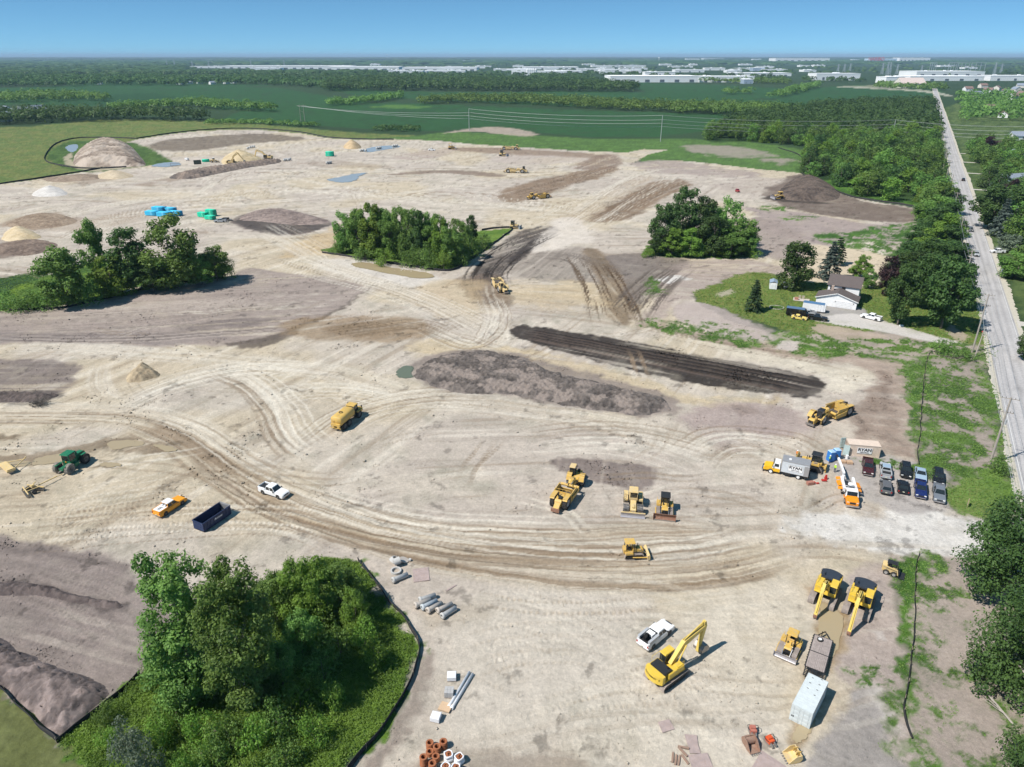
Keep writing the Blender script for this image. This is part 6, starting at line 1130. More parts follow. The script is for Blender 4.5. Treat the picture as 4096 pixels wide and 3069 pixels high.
def tractor(label):
    r = empty('farm_tractor')
    for x in (0, 4.0):
        for sy in (-1, 1): wheel(r, x, sy * 1.35, .98, .80, RUBD if x == 0 else RUBBER, RIMD, 20)
    MB().box((2.0, 0, 1.0), (5.4, .9, .5)).build('chassis', TRGREEN, r); MB().prism([(2.6, 1.2), (2.6, 2.35), (4.9, 2.2), (5.15, 1.9), (5.15, 1.0)], -.55, .55).build('engine_hood', TRGREEN, r, bevel=.05); MB().box((5.17, 0, 1.6), (.05, .9, .7)).build('grille', BLACKP, r)
    cab(r, 1.75, 0, 1.45, 1.7, 1.75, 1.85, TRGREEN, TRGREEN, .1, .2); f = MB()
    for sy in (-1, 1): f.box((0, sy * .95, 1.75), (1.7, .55, .12)).box((4.0, sy * 1.2, 2.05), (1.2, .5, .06)).box((1.9, sy * 1.15, 1.0), (1.1, .5, .75))
    f.build('fender', TRGREEN, r, bevel=.03); MB().cyl((3.0, .3, 2.2), (3.0, .3, 3.3), .08, n=8).cyl((3.3, -.3, 2.2), (3.3, -.3, 2.8), .13, n=8).build('exhaust', BLACKP, r); MB().box((-.9, 0, .75), (1.0, .3, .16)).build('drawbar', STEEL, r)
    MB().prism([(0, 1.55), (.22, 1.18), (-.22, 1.18)], .60, .62, Matrix.Rotation(math.pi / 2, 4, 'Z') @ Matrix.Translation((0, 0, 0))).build('warning_triangle', ORANGE, r).location = (1.45, 0, .55); return tag(r, label, 'tractor')
def harrow(label):
    r = empty('disc_harrow'); MB().box((1.6, 0, .75), (3.6, .16, .16)).box((-.6, 0, .85), (.18, 3.6, .18), rz=.28).box((-2.4, 0, .85), (.18, 3.6, .18), rz=-.28).box((-1.5, .6, .85), (2.2, .14, .14), rz=.2).box((-1.5, -.6, .85), (2.2, .14, .14), rz=-.2).box((-1.1, 0, 1.15), (.5, .5, .5)).cyl((-1.1, .3, 1.1), (-.2, .3, 1.5), .09, n=7).build('frame', CATP, r)
    for cx, a in ((-.6, .28), (-2.4, -.28)):
        for i in range(9):
            t = -1.6 + i * .4; x, y = cx - math.sin(a) * t, math.cos(a) * t; m = MB().lathe([(.02, .10), (.2, .06), (.36, 0), (.37, .012), (.2, .075), (.02, .115)], 14, Matrix.Rotation(math.pi / 2, 4, 'X')); o = m.build('disc', STEEL, r); o.location = (x, y, .37); o.rotation_euler = (0, 0, a)
        MB().box((cx, 0, .37), (.05, 3.3, .05), rz=a).build('disc_axle', STEEL, r)
    for sy in (-1, 1): wheel(r, -1.5, sy * 1.0, .46, .32, RUBBER, RIMD)
    MB().tube([(1.9, 0, .75), (4.4, 0, .62)], .07, 6).build('drawbar', CATP, r); return tag(r, label, 'disc harrow')
def drag_roller(label):
    r = empty('roller_implement'); MB().cyl((0, -2.0, .45), (0, 2.0, .45), .45, n=18).build('drum', STEEL, r); MB().box((.75, 0, .8), (.16, 4.3, .16)).box((-.6, 0, .8), (.16, 4.3, .16)).box((.08, 2.12, .7), (1.5, .12, .35)).box((.08, -2.12, .7), (1.5, .12, .35)).box((.05, 0, 1.0), (1.2, 4.1, .08)).build('frame', CATP, r); MB().tube([(.7, -1.8, .8), (3.2, 0, 1.1)], .09, 6).tube([(.7, 1.8, .8), (3.2, 0, 1.1)], .09, 6).tube([(3.2, 0, 1.1), (3.6, 0, 1.5)], .1, 6).build('drawbar', CATP, r); return tag(r, label, 'roller')
def skid_steer(label):
    r = empty('skid_steer')
    for x in (.55, -.55):
        for sy in (-1, 1): wheel(r, x, sy * .72, .42, .30, RUBBER, RIMG, 14)
    MB().box((-.15, 0, .72), (2.0, 1.1, .7)).prism([(-1.2, .5), (-1.25, 1.5), (-.55, 1.62), (-.55, .5)], -.62, .62).build('body', CATP, r, bevel=.05); c = MB()
    for sx in (-.55, .65):
        for sy in (-.42, .42): c.cyl((sx, sy, 1.0), (sx, sy, 2.0), .05, n=6)
    for q in range(6): c.box((-.45 + q * .2, .44, 1.5), (.03, .03, .9)); c.box((-.45 + q * .2, -.44, 1.5), (.03, .03, .9))
    c.build('roll_cage', BLACKP, r); MB().box((.05, 0, 2.03), (1.45, 1.0, .10)).build('roof', BLACKP, r); MB().box((-.2, 0, 1.25), (.5, .5, .6)).build('seat', BLACKP, r)
    a = MB()
    for sy in (-1, 1): a.box((-.1, sy * .66, 1.35), (1.9, .13, .20), ry=.12); a.box((.98, sy * .66, .85), (.16, .13, .95), ry=-.2)
    a.build('lift_arm', CATP, r); MB().prism([(1.1, .1), (1.15, .75), (1.25, .78), (1.25, .16), (2.05, .12), (2.05, .05)], -.92, .92).build('bucket', BLACKP, r); MB().box((-1.26, 0, 1.0), (.04, .7, .5)).build('grille', BLACKP, r); return tag(r, label, 'skid steer')
def wheel_loader(label):
    r = empty('wheel_loader')
    for x in (1.6, -1.6):
        for sy in (-1, 1): wheel(r, x, sy * 1.05, .75, .6, RUBBER, RIMG, 16)
    MB().prism([(-3.0, .9), (-3.0, 2.0), (-.5, 2.1), (-.5, .8)], -.85, .85).box((.9, 0, 1.0), (2.2, .9, .7)).build('body', CATP, r, bevel=.06); cab(r, -.1, 0, 1.7, 1.3, 1.4, 1.6, WHITE, CATP, .1, .1); MB().box((2.1, .4, 1.3), (2.6, .2, .3), ry=.3).box((2.1, -.4, 1.3), (2.6, .2, .3), ry=.3).build('lift_arm', CATP, r); MB().prism([(3.1, .1), (3.05, 1.2), (3.2, 1.25), (3.35, .25), (4.2, .15), (4.2, .05)], -1.4, 1.4).build('bucket', STEEL, r); return tag(r, label, 'loader')

# ------------------------------------------------------------------ trucks, containers
RYB = mat('light_grey_box', (.58, .62, .66), .4, dirt=.08, dirt_col=(.4, .37, .33)); RYR = mat('grey_aluminium_roof', (.36, .36, .37), .45, .3, dirt=.15, dirt_col=(.42, .4, .36)); TRKY = mat('truck_yellow', (.80, .46, .02), .3, dirt=.06, dirt_col=DUST); TANC = mat('tan_container', (.64, .53, .44), .55, dirt=.12, dirt_col=(.5, .4, .32)); GREYC = mat('pale_grey_container', (.56, .61, .62), .5, dirt=.10, dirt_col=(.42, .4, .38)); SIGN = mat('white_sign_board', (.82, .83, .84), .5); GREEN2 = mat('pale_green_box', (.5, .62, .6), .5)
def truck_front(r, x, col, roof, w=2.2):
    MB().prism([(x + .2, .7), (x + .2, 1.62), (x + 1.75, 1.45), (x + 1.95, 1.2), (x + 2.0, .6), (x + 1.7, .5)], -w * .44, w * .44).build('engine_hood', col, r, bevel=.10)
    vs = [(x + .45, -w * .46, 1.45), (x - 1.0, -w * .46, 1.45), (x - 1.0, w * .46, 1.45), (x + .45, w * .46, 1.45), (x + .0, -w * .40, 2.45), (x - .95, -w * .40, 2.45), (x - .95, w * .40, 2.45), (x + .0, w * .40, 2.45)]
    c = MB().add(vs, [(0, 1, 5, 4), (1, 2, 6, 5), (2, 3, 7, 6), (3, 0, 4, 7), (4, 5, 6, 7)]).box((x - .35, 0, 1.05), (1.45, w * .92, .85)).build('cab', roof, r); MB().box((x - .3, 0, .95), (1.5, w * .935, .7)).build('door', col, c)
    MB().box((x + .24, 0, 1.97), (.03, w * .74, .74), ry=-.42).build('windscreen', GLASS, c)
    for sy in (-1, 1): MB().box((x - .38, sy * w * .437, 1.98), (.8, .03, .58), rx=sy * .14).build('side_window', GLASS, c); MB().box((x + .3, sy * (w * .5 + .18), 1.9), (.12, .22, .42)).build('mirror', BLACKP, r); MB().box((x + 1.86, sy * w * .33, 1.12), (.16, .36, .2)).build('headlamp', LAMP, r)
    MB().box((x + 1.97, 0, 1.02), (.06, w * .42, .36)).build('grille', BLACKP, r); MB().box((x + 2.1, 0, .55), (.22, w * .96, .26)).build('bumper', CHROME, r)
def box_truck(label):
    r = empty('box_truck')
    for sy in (-1, 1): wheel(r, 0, sy * .98, .50, .30, RUBBER, WHITE); wheel(r, -4.97, sy * .92, .50, .5, RUBBER, WHITE)
    MB().box((-2.8, 0, .72), (7.2, .85, .3)).build('chassis', BLACKP, r); truck_front(r, -.55, TRKY, WHITE)
    b = MB().box((-4.2, 0, 2.2), (4.9, 2.45, 2.4)).build('box_body', RYB, r); MB().box((-4.2, 0, 3.42), (4.94, 2.49, .06)).build('roof', RYR, b); MB().box((-3.1, .2, 3.5), (.45, .45, .12)).build('roof_vent', WHITE, b); MB().box((-6.22, 1.232, 2.1), (.85, .02, 2.0)).build('side_panel', RYR, b)
    fr = MB()
    for z in (1.02, 3.36): fr.box((-4.2, 1.235, z), (4.94, .05, .08)).box((-4.2, -1.235, z), (4.94, .05, .08))
    for x in (-1.76, -6.64): fr.box((x, 1.235, 2.2), (.08, .06, 2.4)).box((x, -1.235, 2.2), (.08, .06, 2.4))
    fr.build('trim', RYR, b); MB().box((-4.3, 1.236, 2.15), (2.6, .02, 1.25)).build('sign_border', INK, b); s = MB().box((-4.3, 1.244, 2.15), (2.54, .02, 1.19)).build('sign_board', SIGN, b)
    text('RYAN', .78, INK, s, (-4.3, 1.262, 2.33), (math.pi / 2, 0, math.pi), .03, 1.12); text('CENTRAL', .32, NAVYI, s, (-4.3, 1.262, 1.77), (math.pi / 2, 0, math.pi), .008, 1.1)
    MB().box((-3.0, .95, .7), (1.2, .4, .5)).box((-6.3, .9, .75), (.7, .5, .55)).build('tool_box', BLACKP, r); MB().box((-6.75, 0, .95), (.3, 2.2, .3)).build('rear_bumper', BLACKP, r); return tag(r, label, 'truck')
def crane_truck(label):
    r = empty('service_crane_truck')
    for sy in (-1, 1): wheel(r, 0, sy * .98, .50, .30, RUBBER, RIMG); wheel(r, -5.0, sy * .92, .50, .5, RUBBER, RIMG)
    MB().box((-2.6, 0, .72), (7.0, .85, .3)).build('chassis', BLACKP, r); truck_front(r, -.45, ORANGE, WHITE, 2.35); MB().box((-4.2, 0, 1.05), (4.3, 2.3, .3)).build('deck', STEEL, r); b = MB()
    for sy in (-1, 1): b.box((-4.2, sy * .98, 1.5), (4.2, .42, .75))
    b.build('side_box', WHITE, r)
    for sy, n in ((1, 3), (-1, 4)):
        for q in range(n): MB().box((-2.7 - q * 1.05, sy * 1.62, 1.45 + .15 * (q % 2)), (.92, .75, .05), rx=sy * -.25).build('box_door', ORANGE, r)
    MB().cyl((-3.2, .2, 1.3), (-3.2, .2, 2.1), .22, n=10).box((-3.6, -.45, 1.6), (.8, .6, .7)).box((-4.6, -.3, 1.5), (.7, .5, .5)).cyl((-2.9, -.5, 1.3), (-2.9, -.5, 2.2), .18, n=8).build('compressor', BLACKP, r)
    MB().cyl((-2.6, 0, 2.4), (-2.6, 0, 2.6), .5, n=8).box((-2.5, 0, 2.1), (.1, 1.9, .08)).box((-2.5, .9, 1.8), (.1, .08, .7)).box((-2.5, -.9, 1.8), (.1, .08, .7)).build('headache_rack', WHITE, r)
    MB().cyl((-5.9, -.75, 1.2), (-5.9, -.75, 2.3), .26, n=10).build('crane_post', WHITE, r); MB().box((-8.2, -1.0, 2.95), (4.8, .34, .40), rz=.10, ry=.10).build('crane_boom', WHITE, r); MB().box((-11.0, -1.28, 3.2), (1.3, .22, .26), rz=.10, ry=.10).box((-11.5, -1.32, 3.0), (.25, .2, .45)).build('boom_tip', BLACKP, r); MB().box((-8.4, -1.18, 2.95), (.35, .02, .28), rz=.10).box((-9.6, -1.28, 3.05), (.35, .02, .28), rz=.10).build('green_decal', mat('lime_decal', (.2, .6, .05), .5), r); return tag(r, label, 'truck')
def container(name, label, m, sign=False, door_open=False, L=6.058):
    """20 ft box with corrugated walls; x along the length from the door end, y across, origin at a bottom corner"""
    r = empty(name); Wc, H = 2.438, 2.591; w = MB(); n = 26
    for y0, sg in ((.03, -1), (Wc - .03, 1)):
        pts = []
        for i in range(n * 4 + 1): x = .12 + (L - .24) * i / (n * 4); pts.append((x, y0 + sg * (.0 if (i % 4) in (1, 2) else -.038)))
        for i in range(len(pts) - 1): a, b = pts[i], pts[i + 1]; w.add([(a[0], a[1], .15), (b[0], b[1], .15), (b[0], b[1], H - .12), (a[0], a[1], H - .12)], [(0, 1, 2, 3)])
    w.box((L - .06, Wc / 2, H / 2), (.05, Wc - .2, H - .25)); w.box((L / 2, Wc / 2, .12), (L - .1, Wc - .1, .1)); w.build('wall', m, r)
    t = MB(); k = 30
    for i in range(k): x = .12 + (L - .24) * (i + .5) / k; t.box((x, Wc / 2, H - .045 + (.02 if i % 2 else 0)), ((L - .24) / k, Wc - .16, .05))
    t.build('roof', m, r); f = MB()
    for x in (.06, L - .06):
        for y in (.06, Wc - .06): f.box((x, y, H / 2), (.12, .12, H))
    for z in (.06, H - .06):
        for y in (.04, Wc - .04): f.box((L / 2, y, z), (L - .2, .08, .12))
        for x in (.04, L - .04): f.box((x, Wc / 2, z), (.08, Wc - .2, .12))
    f.build('frame', m, r)
    for i, y in enumerate((Wc * .27, Wc * .73)):
        d = MB().box((0, 0, 0), (.05, Wc * .46, H - .3)); 
        for q in range(4): d.box((-.035, 0, -H * .36 + q * H * .24), (.03, Wc * .38, .34))
        for yy in (-.32, .32): d.cyl((-.06, yy, -H / 2 + .1), (-.06, yy, H / 2 - .1), .025, n=6)
        o = d.build('door', m if not door_open else GREEN2, r); o.location = (.02, y, H / 2)
        if door_open: o.rotation_euler = (0, 0, (-1.9 if i == 0 else 1.9)); o.location = (-.35, (-.25 if i == 0 else Wc + .45), H / 2)
    if not door_open: MB().box((-.03, Wc * .86, .85), (.02, .3, .22)).build('data_plate', INK, r)
    if sign:
        s = MB().box((L / 2 + .1, -.03, 1.38), (2.75, .03, 1.25)).build('sign_board', SIGN, r); text('RYAN', .86, INK, s, (L / 2 + .1, -.052, 1.56), (math.pi / 2, 0, 0), .035, 1.12); text('CENTRAL', .36, NAVYI, s, (L / 2 + .1, -.052, .98), (math.pi / 2, 0, 0), .01, 1.1)
    else:
        v = MB()
        for i, (x, y) in enumerate(((4.9, .75), (4.5, 1.75), (3.9, .75), (3.5, 1.75), (2.9, .72), (2.5, 1.72), (1.9, .72))): v.box((x + 1.0, y, H + .015), (.07, .22, .03))
        v.build('roof_vent', INK, r)
    return tag(r, label, 'container', 'shipping containers')
NAVY = mat('navy_dumpster', (.018, .035, .10), .45, dirt=.15, dirt_col=(.25, .22, .2))
def dumpster(label):
    r = empty('dumpster'); L, W, H = 6.0, 2.42, 1.85
    for sy in (-1, 1):
        m = MB().box((0, sy * (W / 2 - .03), H / 2 + .1), (L, .06, H - .2)).box((0, sy * W / 2, H - .02), (L, .12, .12))
        for q in range(9): m.box((-L / 2 + .3 + q * (L - .6) / 8, sy * (W / 2 + .04), H / 2), (.10, .08, H - .3))
        m.build('side_wall', NAVY, r)
    MB().box((L / 2 - .03, 0, H / 2 + .1), (.06, W - .1, H - .2), ry=-.12).box((L / 2 + .05, 0, H - .02), (.12, W, .12)).build('front_wall', RYR, r); e = MB().box((-L / 2 + .03, 0, H / 2 + .1), (.06, W - .1, H - .2)).box((-L / 2 - .02, 0, H - .02), (.12, W, .12))
    for z in (.35, .85, 1.35): e.box((-L / 2 - .03, 0, z), (.08, W - .1, .09))
    e.build('tailgate', NAVY, r); MB().box((0, 0, .18), (L, W - .1, .10)).build('floor', BLACKP, r)
    for y in (.6, -.6): MB().box((-L / 2 - .06, y * 1.6, H - .05), (.03, .22, .10)).build('sticker', WHITE, r)
    text('Arrow', .62, SIGN, r, (.2, -W / 2 - .10, 1.25), (math.pi / 2, 0, 0), .01); q = tag(empty('scrap_concrete_ring'), 'broken pale concrete ring lying inside the navy dumpster', 'concrete ring')
    MB().lathe([(.45, 0), (.45, .5), (.62, .5), (.62, 0)], 20, None, True).build('ring', CONC, q); return tag(r, label, 'dumpster'), q
CONC = mat('concrete', (.46, .46, .45), .9, dirt=.25, dirt_col=(.36, .34, .31), bump=.3); CONC2 = mat('pinkish_concrete', (.50, .45, .40), .9, dirt=.25, dirt_col=(.42, .38, .33), bump=.3); CONC3 = mat('bluish_concrete', (.46, .50, .53), .9, dirt=.2, dirt_col=(.38, .38, .38), bump=.3)
WOODG = mat('grey_deck_plank', (.34, .29, .27), .85, dirt=.3, dirt_col=(.24, .20, .18), scale=2.5, var=.2)
def flatbed(label):
    r = empty('flatbed_trailer'); L, W = 8.0, 2.5
    for i in range(11): MB().box((.6, -W / 2 + .12 + (i + .5) * (W - .24) / 11, .92), (6.4, (W - .24) / 11 - .02, .05 + .01 * (i % 2))).build('plank', WOODG, r)
    f = MB().box((.3, 0, .75), (7.0, .3, .25)).box((.6, W / 2 - .06, .86), (6.5, .12, .16)).box((.6, -W / 2 + .06, .86), (6.5, .12, .16)).box((3.85, 0, .86), (.12, W, .16)).box((.5, 0, .955), (.12, W, .03))
    f.tube([(3.8, .9, .8), (5.3, 0, .75)], .08, 6).tube([(3.8, -.9, .8), (5.3, 0, .75)], .08, 6); f.cyl((4.6, .3, .2), (4.6, .3, 1.2), .06, n=6); f.build('frame', BLACKP, r); s = MB()
    for sy in (-1, 1):
        for q in range(13): s.box((-2.4 + q * .5, sy * (W / 2 + .04), .86), (.12, .08, .12))
    s.build('stake_pocket', BLACKP, r); rp = MB()
    for q in range(6): rp.box((-2.75 - q * .22, 0, .90 - q * .06), (.12, W - .1, .06))
    for y in (-1.1, -.3, .3, 1.1): rp.box((-3.3, y, .72), (1.4, .10, .12), ry=-.27)
    rp.build('ramp', BLACKP, r)
    for x in (-.6, -1.5):
        for sy in (-1, 1): wheel(r, x, sy * .98, .38, .26, RUBBER, RIMG)
    w = wheel(r, 0, 0, .40, .26, RUBBER, WHITE, name='spare_wheel'); w.location = (3.0, .35, 1.09); w.rotation_euler = (math.pi / 2, 0, 0); return tag(r, label, 'trailer')
def cargo_trailer(name, label, m, roofm, L=5.0, W=2.2, H=2.2):
    r = empty(name); MB().box((0, 0, .45 + H / 2), (L, W, H)).prism([(L / 2, .45), (L / 2, .45 + H), (L / 2 + .5, .45 + H * .9), (L / 2 + .5, .5)], -W / 2 * .9, W / 2 * .9).build('body', m, r, bevel=.05); MB().box((0, 0, .47 + H), (L + .05, W + .04, .06)).build('roof', roofm, r)
    for sy in (-1, 1):
        for x in (-.4, .4): wheel(r, x - .3, sy * (W / 2 + .05), .34, .2, RUBBER, WHITE)
        MB().box((-.3, sy * (W / 2 + .09), .78), (1.8, .22, .08)).build('fender', CHROME, r)
    MB().box((L * .30, -W / 2 - .012, .5 + H * .46), (.82, .03, H * .78)).build('door', m, r); MB().box((L * .30, -W / 2 - .005, .5 + H * .46), (.90, .02, H * .84)).build('door_frame', CHROME, r); MB().tube([(L / 2 + .4, .5, .45), (L / 2 + 1.5, 0, .45), (L / 2 + .4, -.5, .45)], .05, 6).build('hitch', BLACKP, r); return tag(r, label, 'trailer')

# ------------------------------------------------------------------ people
SKIN = mat('skin', (.46, .28, .20), .6); HIVIS = mat('lime_vest', (.45, .75, .05), .6); JEANS = mat('blue_jeans', (.05, .07, .12), .9); HIVO = mat('orange_shirt', (.75, .22, .02), .7); TROU = mat('dark_trousers', (.05, .05, .05), .9); HAT = mat('white_hard_hat', (.8, .8, .8), .35)
def person(label, shirt, legs, arm=0.4):
    r = empty('person'); me = bpy.data.meshes.new('body'); J = [(0, 0, .95), (0, 0, 1.2), (0, 0, 1.42), (0, 0, 1.53), (0, 0, 1.66), (0, .19, 1.40), (.08, .27, 1.14), (.22, .22, .96 + arm * .3), (0, -.19, 1.40), (.08, -.27, 1.14), (.22, -.22, .96 + arm * .3), (0, .10, .90), (.03, .12, .48), (0, .13, .06), (.16, .14, .03), (0, -.10, .90), (.03, -.12, .48), (-.03, -.13, .06), (.13, -.14, .03)]
    E_ = [(0, 1), (1, 2), (2, 3), (3, 4), (2, 5), (5, 6), (6, 7), (2, 8), (8, 9), (9, 10), (0, 11), (11, 12), (12, 13), (13, 14), (0, 15), (15, 16), (16, 17), (17, 18)]; R_ = [.155, .15, .16, .065, .10, .075, .055, .042, .075, .055, .042, .10, .075, .055, .05, .10, .075, .055, .05]
    me.from_pydata(J, E_, []); o = link('body', me, r); me.materials.append(shirt); me.materials.append(legs); me.materials.append(SKIN); sk = o.modifiers.new('skin', 'SKIN')
    for i, v in enumerate(me.skin_vertices[0].data): v.radius = (R_[i] * .8, R_[i] * 1.0); v.use_root = (i == 0)
    o.modifiers.new('sub', 'SUBSURF').levels = 1; dg = bpy.context.evaluated_depsgraph_get(); m2 = bpy.data.meshes.new_from_object(o.evaluated_get(dg)); o.modifiers.clear(); o.data = m2
    for m in (shirt, legs, SKIN):
        if m.name not in [x.name for x in m2.materials if x]: m2.materials.append(m)
    for p in m2.polygons: z = p.center.z; p.material_index = 1 if z < .95 and abs(p.center.y) < .21 else (2 if z > 1.5 or (abs(p.center.y) > .2 and z < 1.1) else 0); p.use_smooth = True
    MB().lathe([(.165, 1.66), (.135, 1.68), (.125, 1.76), (.07, 1.82), (.005, 1.835)], 14).build('hard_hat', HAT, r); return tag(r, label, 'person', 'workers at the service trucks')

# ------------------------------------------------------------------ placing: earthmoving fleet
e = excavator('excavator', 'yellow excavator with raised boom and lettered counterweight in the open yard', KOMY, ARM, BLACKP, 1.0, .02, dict(b=(6.75, 4.7), s=(6.05, .75), k=(7.2, .62)), True, "REESMAN'S"); at(e, 20.0, 67.6, 37)
e = excavator('excavator', 'parked yellow excavator with black hood, left of the pair by the brown puddle', KOMY, ARM, CHARC, 1.02, .0, dict(b=(4.3, 3.9), s=(6.1, .75), k=(6.4, .3)), False, None, .85, toff=.9); at(e, 46.9, 83.1, 234.5)
e = excavator('excavator', 'parked yellow excavator with black hood, right of the pair by the brown puddle', KOMY, ARM, CHARC, 1.04, .0, dict(b=(5.3, 3.9), s=(7.2, .7), k=(7.5, .3)), False, None, .85, toff=.9); at(e, 51.0, 81.0, 235.3)
e = excavator('excavator', 'dusty excavator digging at the left end of the far spoil ridge', CATP, CATP, BLACKP, 1.25, .2, dict(b=(4.6, 6.6), s=(7.4, 2.6), k=(7.2, 1.2))); place(e, (926, 660), rz=.05)
e = excavator('excavator', 'dusty excavator with its boom to the left at the far sand pile', CATP, CATP, BLACKP, 1.35, .1, dict(b=(6.2, 5.0), s=(7.6, 1.6), k=(7.0, .6))); place(e, (1072, 640), rz=3.05)
d = dozer('bulldozer', 'bulldozer with black cab roof and rusty blade beside the soil compactor', CATY, BLACKP, 3.4, .56, 2.05, 3.55, 1.25, RUST, 1.08); at(d, 26.8, 103.9, 258.4)
d = dozer('bulldozer', 'small yellow bulldozer with yellow canopy facing right below the haul road', CATY, CATY, 3.2, .5, 1.8, 2.9, 1.0, CATP, .96, canopy=True); at(d, 19.4, 91.9, 4)
d = dozer('bulldozer', 'wide-tracked bulldozer with yellow canopy and clean blade beside the flatbed trailer', CATY, CATY, 3.5, .80, 2.1, 3.3, .95, BLADE, .90, canopy=True); at(d, 37.5, 72.1, 234.7)
d = dozer('bulldozer', 'large high-drive bulldozer with ripper being serviced behind the box truck', CATY, BLACKP, 4.0, .62, 2.3, 3.9, 1.5, CATY, 1.15, 1.45, True); at(d, 58.2, 118.9, 148)
d = dozer('bulldozer', 'bulldozer with a bluish blade at the corner of the centre tree island', CATP, BLACKP, 3.5, .6, 2.1, 3.8, 1.3, CONC3, 1.15); place(d, (2058, 913), rz=-.25)
d = dozer('bulldozer', 'yellow bulldozer pushing black soil at the far right mound', CATY, CATY, 4.0, .6, 2.2, 4.0, 1.4, BLADE, 1.35, 1.45, True); place(d, (3112, 795), rz=3.3)
d = dozer('bulldozer', 'pale bulldozer raising dust at the far side of the site', CATP, BLACKP, 3.8, .6, 2.2, 3.8, 1.3, BLADE, 1.5); place(d, (2012, 624), rz=-.3)
d = dozer('bulldozer', 'yellow tractor dozer at the far left of the brown strip', CATY, CATY, 3.8, .6, 2.2, 3.8, 1.2, BLADE, 1.5, canopy=True); place(d, (1806, 597), rz=.1)
s = scraper('scraper', 'yellow scraper with an empty bowl and black cab roof near the tan container', CATY, BLACKP, .22, False, False, cabside=1, scale=1.08); at(s, 66.8, 137.8, 209.3)
s = scraper('scraper', 'yellow scraper parked facing away left of the soil compactor', CATY, CATP, .12, False, False, cabside=1, scale=1.02, tyre=RUBBER); at(s, 12.0, 113.0, 65.2)
s = scraper('scraper', 'dusty scraper loaded with dark soil driving toward the front below the centre island', CATP, CATP, .12, True, True, cabside=-1, scale=1.06); place(s, (2011, 1170), rz=math.radians(-74))
s = scraper('scraper', 'yellow scraper raising dust on the brown slope behind the tree islands', CATY, CATY, .1, True, False, scale=1.12); place(s, (2128, 797), rz=math.radians(205))
s = scraper('scraper', 'tan scraper crossing the far pale ground in profile', CATP, BLACKP, .0, True, True, scale=1.22); place(s, (2090, 692), rz=math.radians(-4))
s = scraper('scraper', 'pale scraper on the brown strip at the far edge of the site', CATP, CATP, .05, True, True, scale=1.25); place(s, (2064, 601), rz=math.radians(-6))
at(compactor('yellow soil compactor with ribbed steel drums and a wide grey blade'), 21.5, 105.5, 261); at(water_truck('yellow articulated water truck with a long tank on the open ground'), -36.5, 136.3, 71)
at(tractor('green four-wheel-drive farm tractor parked beside the puddles'), -86.1, 116.9, 78); at(harrow('yellow disc harrow hitched behind the green tractor'), -87.6, 111.4, 62); at(drag_roller('dusty yellow roller implement at the left edge of the picture'), -97.6, 117.6, 52); at(skid_steer('tan skid steer loader with a black bucket at the weeds'), 58.8, 87.9, -33); place(wheel_loader('wheel loader working at the far sand pile'), (857, 650), rz=.05)
# trucks and containers
at(box_truck('yellow-nosed service truck with a grey lettered box'), 50.15, 117.75, 155); at(crane_truck('orange service truck with open tool doors and a white crane boom'), 60.75, 106.6, 254.5)
at(container('shipping_container', 'tan shipping container with a white sign and open doors', TANC, True, True), 67.35, 123.59, -10.6); at(container('shipping_container', 'pale grey shipping container behind the flatbed trailer', GREYC), 35.50, 59.63, 51.45)
d, q = dumpster('open navy roll-off dumpster near the thicket'); at(d, -51.6, 101.3, 63.5); at(q, -51.0, 101.6, 63, .5); q.rotation_euler = (.9, .3, .6)
at(flatbed('flatbed trailer with grey plank deck and a spare wheel'), 40.6, 70.2, 58.7)
PWH, POR, PBK, PDB, PLB, PGR, PSI, PMR, PNV = paint('white', (.82, .83, .84)), paint('orange', (.80, .33, .012)), paint('black', (.012, .012, .013), .2), paint('dark_blue', (.012, .022, .11), .2), paint('light_blue', (.30, .40, .50), .25), paint('grey', (.12, .12, .125), .25), paint('silver', (.42, .44, .46), .25), paint('maroon', (.06, .015, .017), .25), paint('slate', (.16, .18, .21), .25); PYL = paint('cream_yellow', (.80, .62, .18), .3)
c = car('pickup_truck', 'orange pickup with white roof and white bed cover near the dumpster', POR, 'pickup', 5.9, 2.0, 'pickup truck', bed=WHITE, roof=PWH); at(c, -60.5, 104.9, 65.3)
MB().box((-1.9, 0, 1.34), (1.7, 1.66, .10)).box((-1.15, .3, 1.5), (.35, .3, .25)).box((-1.15, -.3, 1.5), (.35, .3, .25)).build('bed_cover', WHITE, c); MB().box((-2.0, .1, 1.40), (.9, .12, .05)).box((-2.0, -.2, 1.40), (.9, .12, .05)).build('tie_bar', BLACKP, c)
at(car('pickup_truck', 'white crew-cab pickup driving on the muddy haul road', PWH, 'pickup', 5.9, 2.0, 'pickup truck'), -43.6, 109.7, -26)
c = car('pickup_truck', 'white service pickup with tool boxes and black hoses in the bed', PWH, 'extcab', 6.1, 2.05, 'pickup truck', bed=BLACKP); at(c, 19.8, 74.2, 43)
MB().box((-1.75, .86, 1.52), (2.1, .34, .42)).box((-1.75, -.86, 1.52), (2.1, .34, .42)).build('tool_box', PSI, c); m = MB()
for q in range(3): m.lathe([(.42, -.08), (.52, 0), (.42, .08)], 14, Matrix.Translation((-2.1, -.05 + q * .14, 1.62)) @ Matrix.Rotation(math.pi / 2, 4, 'X'))
m.build('hose_coil', BLACKP, c); MB().box((-1.1, .1, 1.45), (.8, 1.0, .4)).build('cargo', WHITE, c)
def z1(x, y): return (2900 + x / 2.212, 1500 + y / 2.212)
PG = 'vehicles parked in the gravel lot'
